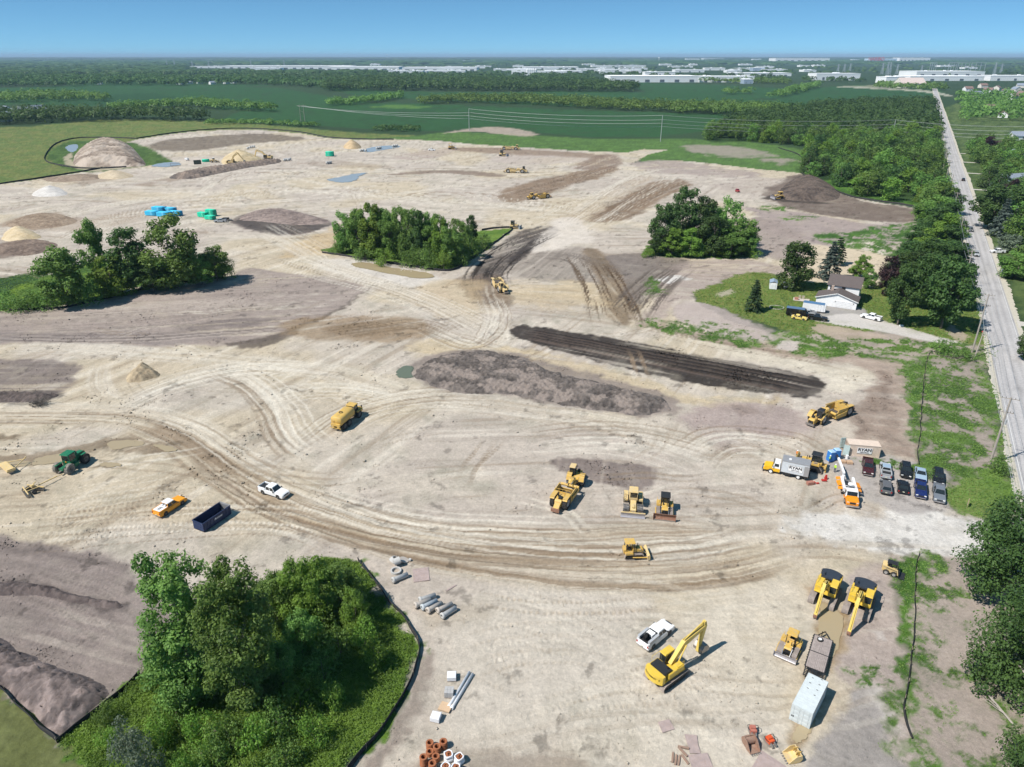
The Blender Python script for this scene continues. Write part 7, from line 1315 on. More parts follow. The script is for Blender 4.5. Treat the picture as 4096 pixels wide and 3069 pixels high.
for (px, py), nm, lb, col, kd, L, rev, kw in (((1258, 838), 'pickup_truck', 'dark maroon pickup at the left end of the back row of parked vehicles', PMR, 'pickup', 5.6, 0, {}), ((1415, 868), 'pickup_truck', 'silver pickup with its tailgate to the camera, second in the back row', PSI, 'pickup', 5.6, 1, {'roof': PLB}), ((1592, 868), 'suv', 'black SUV in the middle of the back row of parked vehicles', PBK, 'suv', 4.8, 0, {}), ((1726, 898), 'sedan', 'light blue sedan in the back row of parked vehicles', PLB, 'sedan', 4.7, 0, {}), ((1880, 925), 'suv', 'long black SUV at the right end of the back row', PBK, 'suv', 5.2, 0, {}),
                                               ((1417, 1012), 'suv', 'grey SUV at the left end of the front row of parked vehicles', PGR, 'suv', 4.6, 1, {}), ((1570, 1006), 'sedan', 'black sedan second in the front row of parked vehicles', PBK, 'sedan', 4.6, 1, {}), ((1722, 1038), 'pickup_truck', 'dark blue pickup in the front row of parked vehicles', PDB, 'pickup', 5.4, 0, {}), ((1886, 1076), 'pickup_truck', 'slate grey pickup at the right end of the front row', PNV, 'pickup', 5.4, 0, {'bed': PNV})):
    o = car(nm, lb, col, kd, L, 1.9, 'car' if nm == 'sedan' else ('SUV' if nm == 'suv' else 'pickup truck'), PG, **kw); place(o, z1(px, py), rz=math.radians(65.6 + (0 if rev else 180) - (px - 1550) * .006))
# service yard bits
BLUEP = mat('portable_toilet_blue', (.03, .20, .58), .45, dirt=.05)
for x, y, lb, rz in ((63.2, 121.6, 'blue portable toilet nearer the serviced bulldozer', .3), (64.6, 122.3, 'blue portable toilet beside the tan container', .1)):
    r = empty('portable_toilet', (x, y, tz(x, y)), rz); MB().box((0, 0, 1.08), (1.15, 1.15, 2.1), tx=.96, ty=.96).build('booth', BLUEP, r); MB().box((0, 0, 2.2), (1.2, 1.2, .16), tx=.7, ty=.7).build('roof', mat('pale_blue_roof', (.35, .52, .68), .5), r); MB().box((0, -.585, 1.05), (.75, .03, 1.85)).build('door', BLUEP, r); tag(r, lb, 'portable toilet', 'portable toilets')
CARD = mat('cardboard', (.50, .34, .22), .8); REDM = mat('red_paint', (.45, .03, .025), .45)
for i, (x, y, lb) in enumerate(((65.2, 120.7, 'left brown carton pallet beside the portable toilets'), (66.5, 120.4, 'right brown carton pallet beside the portable toilets'))):
    r = empty('carton_pallet', (x, y, tz(x, y)), -.1); MB().box((0, 0, .07), (1.2, 1.0, .12)).build('pallet', WOODG, r)
    for q in (-.28, .28): MB().box((q, 0, .34), (.54, .9, .42)).build('carton', CARD, r)
    tag(r, lb, 'pallet', 'carton pallets by the toilets')
tag(MB().lathe([(.28, 0), (.28, .75), (.22, .8), (0, .8)], 14).build('white_barrel', WHITE), 'white barrel standing against the tan container', 'barrel').location = (66.8, 122.3, tz(66.8, 122.3))
r = empty('tool_pile', (55.9, 112.9, 0), .2); MB().box((0, 0, .3), (1.3, .7, .55)).build('tool_chest', mat('rusty_red_chest', (.36, .16, .12), .7, dirt=.3), r); MB().box((.9, .3, .12), (.6, .5, .2)).box((1.5, -.1, .1), (.5, .3, .2)).build('hose_pile', REDM, r); tag(r, 'rusty tool chest and hoses on the ground behind the box truck', 'tools')
r = empty('jack_stand', (59.6, 114.8, 0)); MB().box((0, 0, .35), (.5, .5, .7), tx=.5, ty=.5).box((0, 0, .75), (.3, .3, .12)).build('stand', REDM, r); MB().box((-.6, -.7, .12), (.9, .5, .22)).build('jack', REDM, r); tag(r, 'red jack stand beside the serviced bulldozer', 'jack')
at(person('person in a lime vest and white hard hat below the crane boom', HIVIS, JEANS), 62.3, 117.3, 200); at(person('person in a lime vest standing at the blue portable toilet', HIVIS, TROU), 62.6, 120.6, 160); at(person('person in orange behind the nose of the serviced bulldozer', HIVO, TROU), 56.9, 122.6, 260)
# ------------------------------------------------------------------ pipes, rings, pallets, plates in the yard
def zd(x, y): return (1500 + x / 4.142, 2200 + y / 4.142)
def ze(x, y): return (1600 + x / 3.955, 2650 + y / 3.955)
def z8(x, y): return (2660 + x / 2.118, 2860 + y / 2.118)
def concrete_pipe(m, L=2.55, r=.38):
    q = Matrix.Rotation(math.pi / 2, 4, 'Y') @ Matrix.Identity(4)
    me = MB().lathe([(r * .74, 0), (r * 1.28, 0), (r * 1.28, .30), (r * 1.04, .42), (r, .46), (r, L), (r * .74, L), (r * .74, 0)], 20, Matrix.Translation((-L / 2, 0, r * 1.28)) @ q)
    return me.mesh('barrel', m, True)
_cp = {}
for a, b, m, lb in (((290, 560), (545, 455), CONC, 'single concrete pipe lying by the broken manhole pieces'), ((735, 885), (1005, 800), CONC, 'rearmost concrete pipe of the row by the thicket fence'), ((672, 972), (915, 880), CONC2, 'pinkish concrete pipe at the left of the row by the fence'), ((775, 1012), (1030, 890), CONC3, 'bluish concrete pipe in the row by the fence'),
                    ((868, 1062), (1110, 930), CONC2, 'tan concrete pipe in the middle of the row by the fence'), ((1035, 1062), (1275, 948), CONC2, 'tan-grey concrete pipe second from the right in the row'), ((1105, 1155), (1340, 1012), CONC, 'rightmost grey concrete pipe of the row by the fence')):
    if m.name not in _cp: _cp[m.name] = concrete_pipe(m)
    r = empty('concrete_pipe'); link('barrel', _cp[m.name], r); place(tag(r, lb, 'concrete pipe', 'concrete pipes by the thicket fence'), zd(*a), zd(*b))
for i, (p, lb) in enumerate((((350, 375), 'grey manhole ring lying flat under the other broken pieces'), ((375, 275), 'short grey manhole barrel lying on the ring'), ((320, 210), 'broken manhole cone behind the barrel'), ((480, 195), 'round concrete slab leaning beside the manhole pieces'))):
    r = empty('manhole_piece')
    if i == 0: MB().lathe([(.62, 0), (.62, .38), (.85, .38), (.85, 0)], 22, None, True).build('ring', CONC, r)
    elif i == 1: MB().lathe([(.42, -.5), (.42, .5), (.56, .5), (.56, -.5)], 20, Matrix.Rotation(math.pi / 2 - .2, 4, 'Y'), True).build('barrel', CONC, r)
    elif i == 2: MB().lathe([(.70, 0), (.45, .6), (.58, .6), (.85, 0)], 20, Matrix.Rotation(.5, 4, 'Y'), True).build('cone', CONC, r)
    else: MB().cyl((0, 0, .05), (.06, 0, .2), .78, n=20).build('slab', CONC2, r); MB().box((-.9, .5, .15), (.5, .35, .3), rz=.5).box((.9, -.3, .12), (.4, .4, .24), rz=.9).build('rubble', CONC, r)
    place(tag(r, lb, 'manhole ring', 'broken manhole pieces'), zd(*p), rz=.4, z=(0, .95, .2, .1)[i])
STEELP = mat('rusty_steel_plate', (.40, .32, .30), .75, .15, dirt=.35, dirt_col=(.34, .24, .19), scale=1.2, var=.2)
def plate(corners, lb, f=zd, z=.05, t=.05):
    P = [G(*f(*c), z) for c in corners]; c = np.mean(P, axis=0); zz = tz(*c); n = len(P); m = MB().add([(p[0] - c[0], p[1] - c[1], k) for k in (0, t) for p in P], [tuple(range(n - 1, -1, -1)), tuple(range(n, 2 * n))] + [(i, (i + 1) % n, n + (i + 1) % n, n + i) for i in range(n)])
    o = m.build('steel_plate', STEELP); o.location = (c[0], c[1], zz + z); return tag(o, lb, 'steel plate', 'steel trench plates on the ground')
plate([(625, 332), (885, 298), (907, 515), (640, 550)], 'square steel plate lying beside the manhole pieces'); plate([(1165, 690), (1290, 612), (1350, 585), (1345, 605), (1200, 690)], 'thin strip of steel sheet half buried above the concrete pipes')
plate([(165, 160), (272, 170), (280, 245), (305, 325), (212, 322)], 'torn steel plate with a notched top edge', z8); plate([(195, 336), (360, 320), (412, 448), (232, 452)], 'square rusty steel plate at the bottom edge beside the rails', z8, .09); plate([(820, 297), (1048, 448), (1000, 520), (700, 500), (733, 447)], 'big stained steel plate at the bottom edge below the buckets', z8, .06, .08); plate([(-60, 60), (35, 35), (82, 118), (-20, 150)], 'half buried steel plate above the torn one', z8, .03)
RAILM = mat('rusty_timber', (.30, .20, .15), .85, dirt=.3)
for i, (a, b) in enumerate((((62, 402), (68, 318)), ((86, 422), (96, 338)), ((112, 426), (124, 344)), ((200, 418), (140, 338)), ((188, 356), (118, 282)), ((205, 290), (108, 270)))):
    A, B = G(*z8(*a)), G(*z8(*b)); o = MB().box((0, 0, .1), (math.dist(A, B), .22, .18)).build('timber_beam', RAILM); o.location = ((A[0] + B[0]) / 2, (A[1] + B[1]) / 2, tz(*A) + (.08 if i > 3 else 0)); o.rotation_euler = (0, 0, math.atan2(B[1] - A[1], B[0] - A[0]))
    tag(o, ('first of three short upright beams at the bottom edge', 'middle of three short upright beams at the bottom edge', 'third of three short upright beams, beside the slanted one', 'slanted beam against the square rusty plate', 'short beam slanting below the torn plate', 'thin beam across the torn steel plate')[i], 'beam', 'short beams at the bottom edge')
CLAY = mat('terracotta', (.32, .115, .05), .8, dirt=.15, dirt_col=(.36, .20, .12), var=.15)
RING = MB().lathe([(.27, 0), (.27, .13), (.40, .15), (.46, .12), (.46, .03), (.42, 0)], 20, None, True).mesh('ring', CLAY, False)
for i, (x, y, h) in enumerate(((-9.52, 57.12, .9), (-7.95, 57.17, 1.05), (-8.63, 56.62, .9), (-9.44, 56.24, .6), (-8.68, 55.52, .75), (-9.98, 54.94, 1.35), (-8.94, 54.38, 1.05))):
    r = empty('ring_stack', (x, y, tz(x, y)), i)
    for k in range(int(h / .15)): o = link('ring', RING, r); o.location = (random.gauss(0, .012), random.gauss(0, .012), k * .15)
    tag(r, ('rust-orange ring stack at the back left of the cluster', 'rust-orange ring stack at the back right, casting a long shadow', 'rust-orange ring stack in the middle of the cluster', 'lowest rust-orange ring stack, at the left middle', 'rust-orange ring stack nearest the white bags', 'tallest rust-orange ring stack, at the left front', 'rust-orange ring stack at the front right')[i], 'ring stack', 'stacks of rust-orange rings at the bottom edge')
BAGM = mat('white_bag_fabric', (.74, .75, .78), .7, dirt=.12, dirt_col=(.5, .42, .36), bump=.6, scale=3)
for i, (x, y) in enumerate(((-7.23, 55.57), (-5.99, 55.25), (-7.43, 54.06), (-6.29, 53.95))):
    r = empty('bulk_bag', (x, y, tz(x, y)), .4 + i * .3); b = MB(); rd = random.Random(i); n = 14
    for z, s in ((0, .46), (.25, .55), (.55, .50), (.62, .42), (.7, .50), (.98, .52), (1.06, .44), (.98, .36)): b.v += [(math.copysign(abs(math.cos(t)) ** .6, math.cos(t)) * s * rd.uniform(.93, 1.07), math.copysign(abs(math.sin(t)) ** .6, math.sin(t)) * s * rd.uniform(.93, 1.07), z) for t in np.linspace(0, 6.2832, n + 1)[:-1]]
    for k in range(7): b.f += [(k * n + q, k * n + (q + 1) % n, (k + 1) * n + (q + 1) % n, (k + 1) * n + q) for q in range(n)]
    b.build('bag', BAGM, r, True); m = MB()
    for q in range(6): m.box((rd.uniform(-.2, .2), rd.uniform(-.2, .2), .95), (.5, .1, .1), rz=rd.uniform(-.3, .3) + (1.2 if i == 0 else .2))
    m.build('contents', CLAY, r); MB().box((0, 0, .9), (.66, .66, .05)).build('fill', CLAY, r); tag(r, ('open white bulk bag next to the ring stacks', 'open white bulk bag at the right end of the cluster', 'white bulk bag cut off at the bottom edge, left', 'white bulk bag cut off at the bottom edge, right')[i], 'bulk bag', 'white bulk bags by the ring stacks')
BLK = mat('grey_block', (.42, .42, .42), .9, dirt=.2); BLKL = mat('wrapped_block', (.66, .65, .68), .45, dirt=.1, spec=.6); PLY = mat('plywood', (.56, .40, .26), .8, dirt=.1)
for i, (x, y, rz, lb) in enumerate(((-7.76, 67.2, .02, 'pallet of pale blocks with torn plastic, farthest of the four'), (-7.88, 64.6, -.05, 'pallet of plain grey blocks between the others'), (-8.2, 62.6, -.35, 'pallet covered with a plywood sheet'), (-9.2, 61.0, -.25, 'shrink-wrapped block pallet nearest the thicket fence'))):
    r = empty('block_pallet', (x, y, tz(x, y)), rz); p = MB()
    for q in range(5): p.box((0, -.48 + q * .24, .11), (1.15, .14, .025))
    for q in (-.5, 0, .5): p.box((q, 0, .05), (.1, 1.1, .09))
    p.build('pallet', WOODG, r)
    if i == 2:
        for q in range(3): MB().box((.01 * q, 0, .17 + q * .06), (1.5, 1.25, .05)).build('plywood_sheet', PLY, r)
    else:
        n = 3 if i != 1 else 4
        for cz in range(n):
            for cx in range(3):
                for cy in range(2): MB().box((-.38 + cx * .38, -.27 + cy * .54, .13 + .1 + cz * .2), (.36, .52, .19)).build('block', BLK if i == 1 else (BLKL if i == 3 else CONC), r)
        if i != 1: MB().box((0, 0, .13 + n * .2 + .02), (1.16, 1.1, .05), tx=.9, ty=.85).box((.0, -.56, .13 + n * .1), (1.14, .02, n * .19)).build('wrap', BAGM, r)
    tag(r, lb, 'pallet', 'pallets beside the long white pipes')
PVC = mat('white_plastic_pipe', (.72, .73, .74), .35, dirt=.08)
for a, b, lb in (((812, 755), (1150, 200), 'right one of two long white pipes lying side by side'), ((772, 722), (1098, 172), 'left one of two long white pipes lying side by side')):
    A, B = G(*ze(*a)), G(*ze(*b)); L = math.dist(A, B); r = empty('plastic_pipe'); o = MB().lathe([(.17, 0), (.23, 0), (.23, .35), (.20, .42), (.19, L), (.15, L), (.15, .4), (.17, 0)], 18, Matrix.Translation((-L / 2, 0, .22)) @ Matrix.Rotation(math.pi / 2, 4, 'Y')).build('barrel', PVC, r, True); place(tag(r, lb, 'pipe', 'long white pipes'), ze(*a), ze(*b))
# attachments
BKT = mat('brown_worn_bucket', (.30, .18, .13), .6, .2, dirt=.4, dirt_col=(.40, .32, .26)); HAM = mat('faded_red_paint', (.42, .15, .11), .6, dirt=.3, dirt_col=(.36, .28, .24)); REDO = mat('bright_red_orange', (.62, .10, .03), .45, dirt=.12)
def bucket_part(r, m, w=1.1, s=1.0):
    pr = [(-.5, .95), (-.62, .45), (-.35, .08), (.25, .0), (.85, .12), (.85, .17), (.25, .07), (-.28, .16), (-.5, .48), (-.4, .95)]; o = MB().prism([(x * s, z * s) for x, z in pr], -w / 2, w / 2); sd = [(-.5, .95), (-.62, .45), (-.35, .08), (.25, .0), (.85, .12), (.1, .9)]
    for sy in (-1, 1): o.prism([(x * s, z * s) for x, z in sd], sy * w / 2 - .03, sy * w / 2 + .03)
    b = o.build('bucket_shell', m, r); t = MB()
    for q in range(5): t.box((.95 * s, -w / 2 + .1 + q * (w - .2) / 4, .13 * s), (.24, .09, .08))
    t.build('teeth', STEEL, b); return b
r = empty('excavator_bucket'); bucket_part(r, BKT, 1.3, 1.25); MB().cyl((-.5, -.66, .55), (-.5, .66, .55), .5, n=16).build('back_roll', BKT, r); place(tag(r, 'brown excavator bucket lying beside the red clamp', 'bucket', 'loose attachments at the bottom edge'), z8(725, 262), rz=math.radians(-75))
def clamp(nm, m, lb, p, rz):
    r = empty(nm); MB().box((0, 0, .45), (.9, .75, .5)).box((-.1, 0, .78), (.5, .6, .25)).build('housing', m, r, bevel=.04); MB().box((.62, .24, .3), (.55, .12, .35), ry=.2).box((.62, -.24, .3), (.55, .12, .35), ry=.2).box((0, 0, .12), (1.2, .95, .08)).build('base_plate', STEEL, r); h = MB()
    for sy in (-1, 1): h.tube([(.35, sy * .35, .6), (.1, sy * .6, .75), (-.3, sy * .6, .8), (-.5, sy * .3, .65)], .035, 6)
    h.build('hose', BLACKP, r); return place(tag(r, lb, 'attachment', 'loose attachments at the bottom edge'), z8(*p), rz=rz)
clamp('hydraulic_clamp', HAM, 'faded red hydraulic clamp with hoses above the brown bucket', (742, 142), math.radians(-95)); clamp('plate_compactor', REDO, 'bright red-orange compactor attachment with hoses', (885, 228), math.radians(-70))
r = empty('excavator_bucket'); bucket_part(r, CATP, 1.5, 1.15); MB().box((-.35, .3, 1.0), (.6, .08, .5)).box((-.35, -.3, 1.0), (.6, .08, .5)).build('ear', CATY, r); place(tag(r, 'yellow excavator bucket at the bottom right beside the grey ground', 'bucket', 'loose attachments at the bottom edge'), z8(1085, 355), rz=math.radians(190))
# pipe bundles on the far left
def bundle(lb, px, rz, m, L=6.0, nx=6, nz=5, r=.20, group='stacked pipe bundles'):
    o = empty('pipe_bundle'); key = (m.name, L, r)
    if key not in _cp: _cp[key] = MB().lathe([(r * .82, -L / 2), (r, -L / 2), (r, L / 2), (r * .82, L / 2), (r * .82, -L / 2)], 10, Matrix.Rotation(math.pi / 2, 4, 'Y')).mesh('pipe', m, True)
    for k in range(nz):
        for i in range(nx): p = link('pipe', _cp[key], o); p.location = (random.uniform(-.08, .08), (i - (nx - 1) / 2) * r * 2.02, .15 + r + k * r * 2.02)
    MB().box((-L * .3, 0, .07), (.12, nx * r * 2.1, .14)).box((L * .3, 0, .07), (.12, nx * r * 2.1, .14)).build('dunnage', WOODG, o); return place(tag(o, lb, 'pipe stack', group), px, rz=rz)
CYAN = mat('blue_pipe_plastic', (.06, .50, .78), .35, dirt=.04); TEAL = mat('green_pipe_plastic', (.03, .60, .38), .35, dirt=.04)
for i, (u, v, nz) in enumerate(((612, 862, 5), (640, 852, 7), (658, 866, 5), (680, 852, 6), (702, 862, 5))): bundle(('leftmost low bundle of blue pipes', 'tall bundle of blue pipes second from the left', 'front bundle of blue pipes in the middle', 'tall bundle of blue pipes at the back right', 'rightmost bundle of blue pipes')[i], (u, v), math.radians(-14), CYAN, 6.5, 8, nz, .21)
for i, (u, v, nz) in enumerate(((814, 868, 5), (846, 864, 7), (842, 878, 4))): bundle(('left bundle of green pipes', 'tall rear bundle of green pipes', 'low front bundle of green pipes')[i], (u, v), math.radians(-22), TEAL, 5.0, 6, nz, .22)
bundle('green pipe bundle alone on the far pale ground', (1320, 625), .05, TEAL, 6.0, 8, 6, .28); bundle('green pipe bundle beside the far loader', (824, 648), .3, TEAL, 5.0, 5, 3, .3)
MHS = MB().lathe([(.75, 0), (.95, 0), (.95, 2.0), (.75, 2.0), (.75, 0)], 14).mesh('barrel', CONC, True)
for pts, g in (((( 1138, 645), (1146, 643), (1154, 644), (1161, 641)), 'behind the right far excavator'), (((992, 598), (1001, 594), (1010, 592), (1017, 592)), 'above the far sand pile'), (((1308, 657), (1316, 656), (1323, 655)), 'below the lone green bundle'), (((1443, 607), (1452, 606), (1464, 606)), 'at the left end of the far pond'), (((1508, 598), (1516, 597), (1522, 596)), 'at the front of the far pond'), (((1572, 589), (1580, 588), (1588, 587)), 'at the right end of the far pond')):
    for p in pts: r = empty('manhole_barrel'); link('barrel', MHS, r); place(tag(r, 'grey concrete manhole barrel standing ' + g, 'manhole ring', 'manhole barrels on the far ground'), p, rz=0)
r = empty('trench_box'); MB().box((0, 1.2, 1.4), (5.0, .25, 2.8)).build('wall', mat('dark_green_steel', (.05, .07, .05), .6, dirt=.3), r); MB().box((0, -1.2, 1.4), (5.0, .25, 2.8)).build('wall', MATS['dark_green_steel'], r); m = MB()
for x in (-2, 2):
    for z in (.5, 2.3): m.cyl((x, -1.2, z), (x, 1.2, z), .12, n=8)
m.build('spreader', STEEL, r); place(tag(r, 'dark trench box standing left of the far wheel loader', 'trench box'), (791, 657), rz=.5)
r = empty('light_trailer'); MB().box((0, 0, 1.1), (2.6, 1.6, 1.3)).build('body', WHITE, r); [wheel(r, 0, sy * .9, .4, .25) for sy in (-1, 1)]; MB().box((1.9, 0, .6), (1.4, .12, .12)).build('drawbar', BLACKP, r); place(tag(r, 'small white trailer at the far left trench', 'trailer'), (748, 642), rz=-.4)
r = empty('shoring_panel'); m = MB()
for x in (-3.4, 3.4): m.box((x, 0, .9), (.2, .2, 1.8))
m.box((0, 0, 1.75), (7.0, .2, .2)).box((0, 0, .4), (7.0, .2, .2)); m.build('frame', STEEL, r); place(tag(r, 'rectangular steel frame beside the grey puddle', 'frame'), (702, 664), rz=.12)
place(car('pickup_truck', 'white pickup driving on the far pale haul road', PWH, 'pickup', 5.9, 2.0, 'pickup truck'), (1727, 603), rz=-.2); c = place(car('pickup_truck', 'silver pickup with a loaded trailer below the green pipes', PSI, 'pickup', 5.8, 2.0, 'pickup truck'), (882, 889), rz=math.radians(186))
r = empty('equipment_trailer'); MB().box((0, 0, .6), (4.6, 2.0, .25)).build('deck', STEEL, r); MB().box((.3, 0, 1.1), (2.8, 1.2, .8)).build('cargo', BLACKP, r); [wheel(r, x, sy * 1.0, .36, .22) for x in (-.5, .4) for sy in (-1, 1)]; place(tag(r, 'low trailer with dark cargo behind the silver pickup', 'trailer'), (908, 883), rz=math.radians(186))
o = car('utility_vehicle', 'small red utility vehicle facing the camera behind the right tree island', paint('red', (.40, .02, .018)), 'suv', 3.6, 1.7, 'utility vehicle'); place(o, (2950, 768), rz=math.radians(-85))
# brush pile, survey stakes, sign boards, boulder
BR = mat('dead_brush', (.13, .115, .10), .9); b = MB(); rd = random.Random(4)
for q in range(130): a = rd.uniform(0, 6.28); e_ = rd.uniform(-.1, .7); L_ = rd.uniform(1.0, 2.6); p = Vector((rd.gauss(0, .8), rd.gauss(0, .5), rd.uniform(.1, .9))); b.tube([p, p + Vector((math.cos(a) * math.cos(e_), math.sin(a) * math.cos(e_), math.sin(e_))) * L_], [rd.uniform(.03, .07), .015], 4)
place(tag(b.build('brush_pile', BR), 'pile of dark dead branches at the left haul road', 'brush pile'), (158, 1622), rz=0)
STK = MB().box((0, 0, .5), (.045, .045, 1.0)).mesh('survey_stake', STAKE); 
for i, p in enumerate(((1857, 2497), (1983, 2655), (2015, 2650), (2160, 2400), (2255, 2430), (2370, 2550), (2108, 2362), (2075, 2790), (2615, 2238), (1985, 2035), (1178, 1945), (2240, 2395), (2700, 2800))): o = link('survey_stake', STK); place(tag(o, 'thin wooden survey stake standing in the graded yard', 'survey stake', 'survey stakes in the yard'), p, rz=i); o.rotation_euler = (random.gauss(0, .15), random.gauss(0, .15), i)
r = empty('yard_sign'); MB().box((0, -.5, .6), (.06, .06, 1.2)).box((0, .5, .6), (.06, .06, 1.2)).build('post', STAKE, r); MB().box((.04, 0, 1.05), (.04, 1.2, .8)).build('board', PLY, r); place(tag(r, 'brown board sign on two posts in the verge grass', 'sign'), (3868, 2025), rz=-.6)
# ------------------------------------------------------------------ the white house and its yard
HW = mat('white_siding', (.80, .81, .82), .6, dirt=.04); SHNG = mat('brown_grey_shingles', (.115, .095, .090), .9, dirt=.2, dirt_col=(.16, .14, .13), scale=3, var=.2, bump=.4); TRIM = mat('white_trim', (.82, .82, .82), .5); BRICK = mat('pale_brick', (.42, .33, .28), .9, dirt=.3)
def gable_roof(name, x0, x1, y0, y1, ze_, zr, m, parent, axis='x', over=.4, t=.18):
    o = MB()
    if axis == 'x': ym = (y0 + y1) / 2; k = (zr - ze_) / (ym - y0); prof = [(y0 - over, ze_ - k * over), (ym, zr), (y1 + over, ze_ - k * over), (y1 + over, ze_ - k * over + t), (ym, zr + t), (y0 - over, ze_ - k * over + t)]; o.add([(x, p[0], p[1]) for x in (x0 - over, x1 + over) for p in prof], [(0, 5, 4, 1), (1, 4, 3, 2), (6, 7, 10, 11), (7, 8, 9, 10), (0, 1, 7, 6), (1, 2, 8, 7), (2, 3, 9, 8), (3, 4, 10, 9), (4, 5, 11, 10), (5, 0, 6, 11)])
    else: xm = (x0 + x1) / 2; k = (zr - ze_) / (xm - x0); prof = [(x0 - over, ze_ - k * over), (xm, zr), (x1 + over, ze_ - k * over), (x1 + over, ze_ - k * over + t), (xm, zr + t), (x0 - over, ze_ - k * over + t)]; o.add([(p[0], y, p[1]) for y in (y0 - over, y1 + over) for p in prof], [(0, 1, 4, 5), (1, 2, 3, 4), (6, 11, 10, 7), (7, 10, 9, 8), (0, 6, 7, 1), (1, 7, 8, 2), (2, 8, 9, 3), (3, 9, 10, 4), (4, 10, 11, 5), (5, 11, 6, 0)])
    return o.build(name, m, parent)
hr = empty('white_house', (98.0, 219.0, 0), math.radians(-29.5))
MB().box((6.0, 3.5, 1.3), (12.0, 7.0, 2.6)).prism([(0, 2.6), (6.0, 4.55), (12.0, 2.6)], 0, 7.0).build('garage_wall', HW, hr); MB().box((7.0, 11.2, 2.7), (9.4, 9.8, 5.4)).add([(2.3, 6.3, 5.4), (2.3, 16.1, 5.4), (2.3, 11.2, 7.6), (11.7, 6.3, 5.4), (11.7, 16.1, 5.4), (11.7, 11.2, 7.6)], [(0, 1, 2), (3, 5, 4)]).build('main_wall', HW, hr)
g = gable_roof('garage_roof', 0, 12.0, 0, 6.28, 2.6, 4.55, SHNG, hr, 'y'); c = MB().box((3.9, 4.6, 4.6), (.8, .8, 2.0)).build('chimney', BRICK, g); gable_roof('main_roof', 2.3, 11.7, 6.3, 16.1, 5.4, 7.6, SHNG, hr, 'x')
m = MB()
for sg in (-1, 1): m.box((6.0 + sg * 3.25, -.42, 3.50), (6.7, .06, .22), ry=sg * .314)
m.build('bargeboard', TRIM, g); d = MB().box((8.3, -.04, 1.1), (4.9, .08, 2.1)).build('garage_door', WHITE, hr); m = MB()
for q in range(4): m.box((8.3, -.09, .35 + q * .52), (4.8, .02, .03))
m.build('panel_joint', RYR, d); MB().box((5.1, -.04, 1.05), (.95, .08, 2.05)).build('side_door', WHITE, hr); m = MB().box((5.1, -.02, 1.1), (1.1, .05, 2.2)).box((8.3, -.02, 1.15), (5.15, .05, 2.3)).build('door_frame', TRIM, hr)
for x, y, z, sx, sy in ((3.5, 6.27, 4.4, 1.1, .06), (7.0, 6.27, 4.6, 1.1, .06), (12.02, 3.0, 1.5, .06, 1.2), (11.72, 9, 4.2, .06, 1.1), (11.72, 13, 4.2, .06, 1.1), (-.02, 4, 1.4, .06, 1.2)): w = MB().box((x, y, z), (sx, sy, 1.1)).build('window', GLASS, hr); MB().box((x, y, z - .6), (sx + .12, sy + .12, .08)).build('sill', TRIM, w)
for x in (5.75, 11.1): MB().box((x, -.12, 1.9), (.14, .14, .3)).build('wall_lamp', BLACKP, hr)
tag(hr, 'white two-storey house with brown-grey roofs and an attached garage', 'house')
cargo = [cargo_trailer('cargo_trailer', 'black enclosed trailer parked on the lawn before the house', mat('black_trailer', (.012, .012, .013), .3), mat('trailer_roof_blue', (.18, .30, .48), .3, .4), 5.2, 2.2, 2.1), cargo_trailer('cargo_trailer', 'white enclosed trailer parked beside the black one', WHITE, mat('blue_metal_roof', (.14, .28, .48), .3, .4), 6.2, 2.3, 2.3)]
at(cargo[0], 87.3, 207.8, -25); at(cargo[1], 94.6, 212.2, -42 + 14)
at(car('sedan', 'cream yellow sedan parked by the black trailer', PYL, 'sedan', 4.5, 1.8), 87.5, 204.6, -30); at(car('pickup_truck', 'black pickup parked beside the yellow sedan', PBK, 'pickup', 5.7, 2.0, 'pickup truck'), 92.9, 203.9, -24); at(car('pickup_truck', 'white pickup with dark lettering on the gravel drive of the house', PWH, 'pickup', 6.0, 2.0, 'pickup truck'), 109.4, 204.7, 134); at(car('sedan', 'silver car in the shade of the maple by the shed', PSI, 'suv', 4.4, 1.8), 94.6, 237.0, -100); at(car('pickup_truck', 'grey pickup between the two enclosed trailers', PSI, 'pickup', 5.4, 1.9, 'pickup truck'), 91.3, 208.6, 150)
r = empty('garden_shed', (88.5, 235.4, 0), math.radians(-18)); MB().box((1.2, 1.9, 1.15), (2.4, 3.8, 2.3)).build('wall', HW, r); gable_roof('roof', 0, 2.4, 0, 3.8, 2.3, 2.75, mat('blue_grey_roof', (.26, .34, .44), .5), r, 'y', .12, .08); MB().box((1.2, -.03, 1.0), (1.5, .05, 1.8)).build('door', WHITE, r); tag(r, 'small white garden shed with a blue-grey roof', 'shed')
r = empty('flower_bed', (*V(1650, 690 - 14), tz(*V(1650, 676)))); r.location = (*G(3050 + 155 / 2.765, 1050 + 500 / 2.765), 0); MB().lathe([(1.85, 0), (1.85, .18), (2.05, .18), (2.05, 0)], 24, Matrix.Scale(1.15, 4, (1, 0, 0)), True).build('edging', CONC2, r); o = link('plants', KINDS['shrub1'][2], r); o.scale = (.95, .85, .22); tag(r, 'round flower bed with a pale stone edge on the lawn', 'flower bed')
r = empty('patio_furniture', (*G(3205, 1200), 0), -.4); MB().box((0, 0, .06), (5.0, 3.2, .1)).build('paving', CONC2, r); MB().box((-1.5, -.6, .5), (1.2, .8, .8)).build('planter', mat('terracotta_planter', (.4, .2, .14), .8), r); MB().box((-.6, 1.2, .6), (.8, .5, 1.0)).box((.5, 1.2, .6), (.8, .5, 1.0)).build('bin', mat('tan_bin', (.36, .32, .24), .8), r); tag(r, 'paved patio corner with planters and bins left of the house', 'patio')
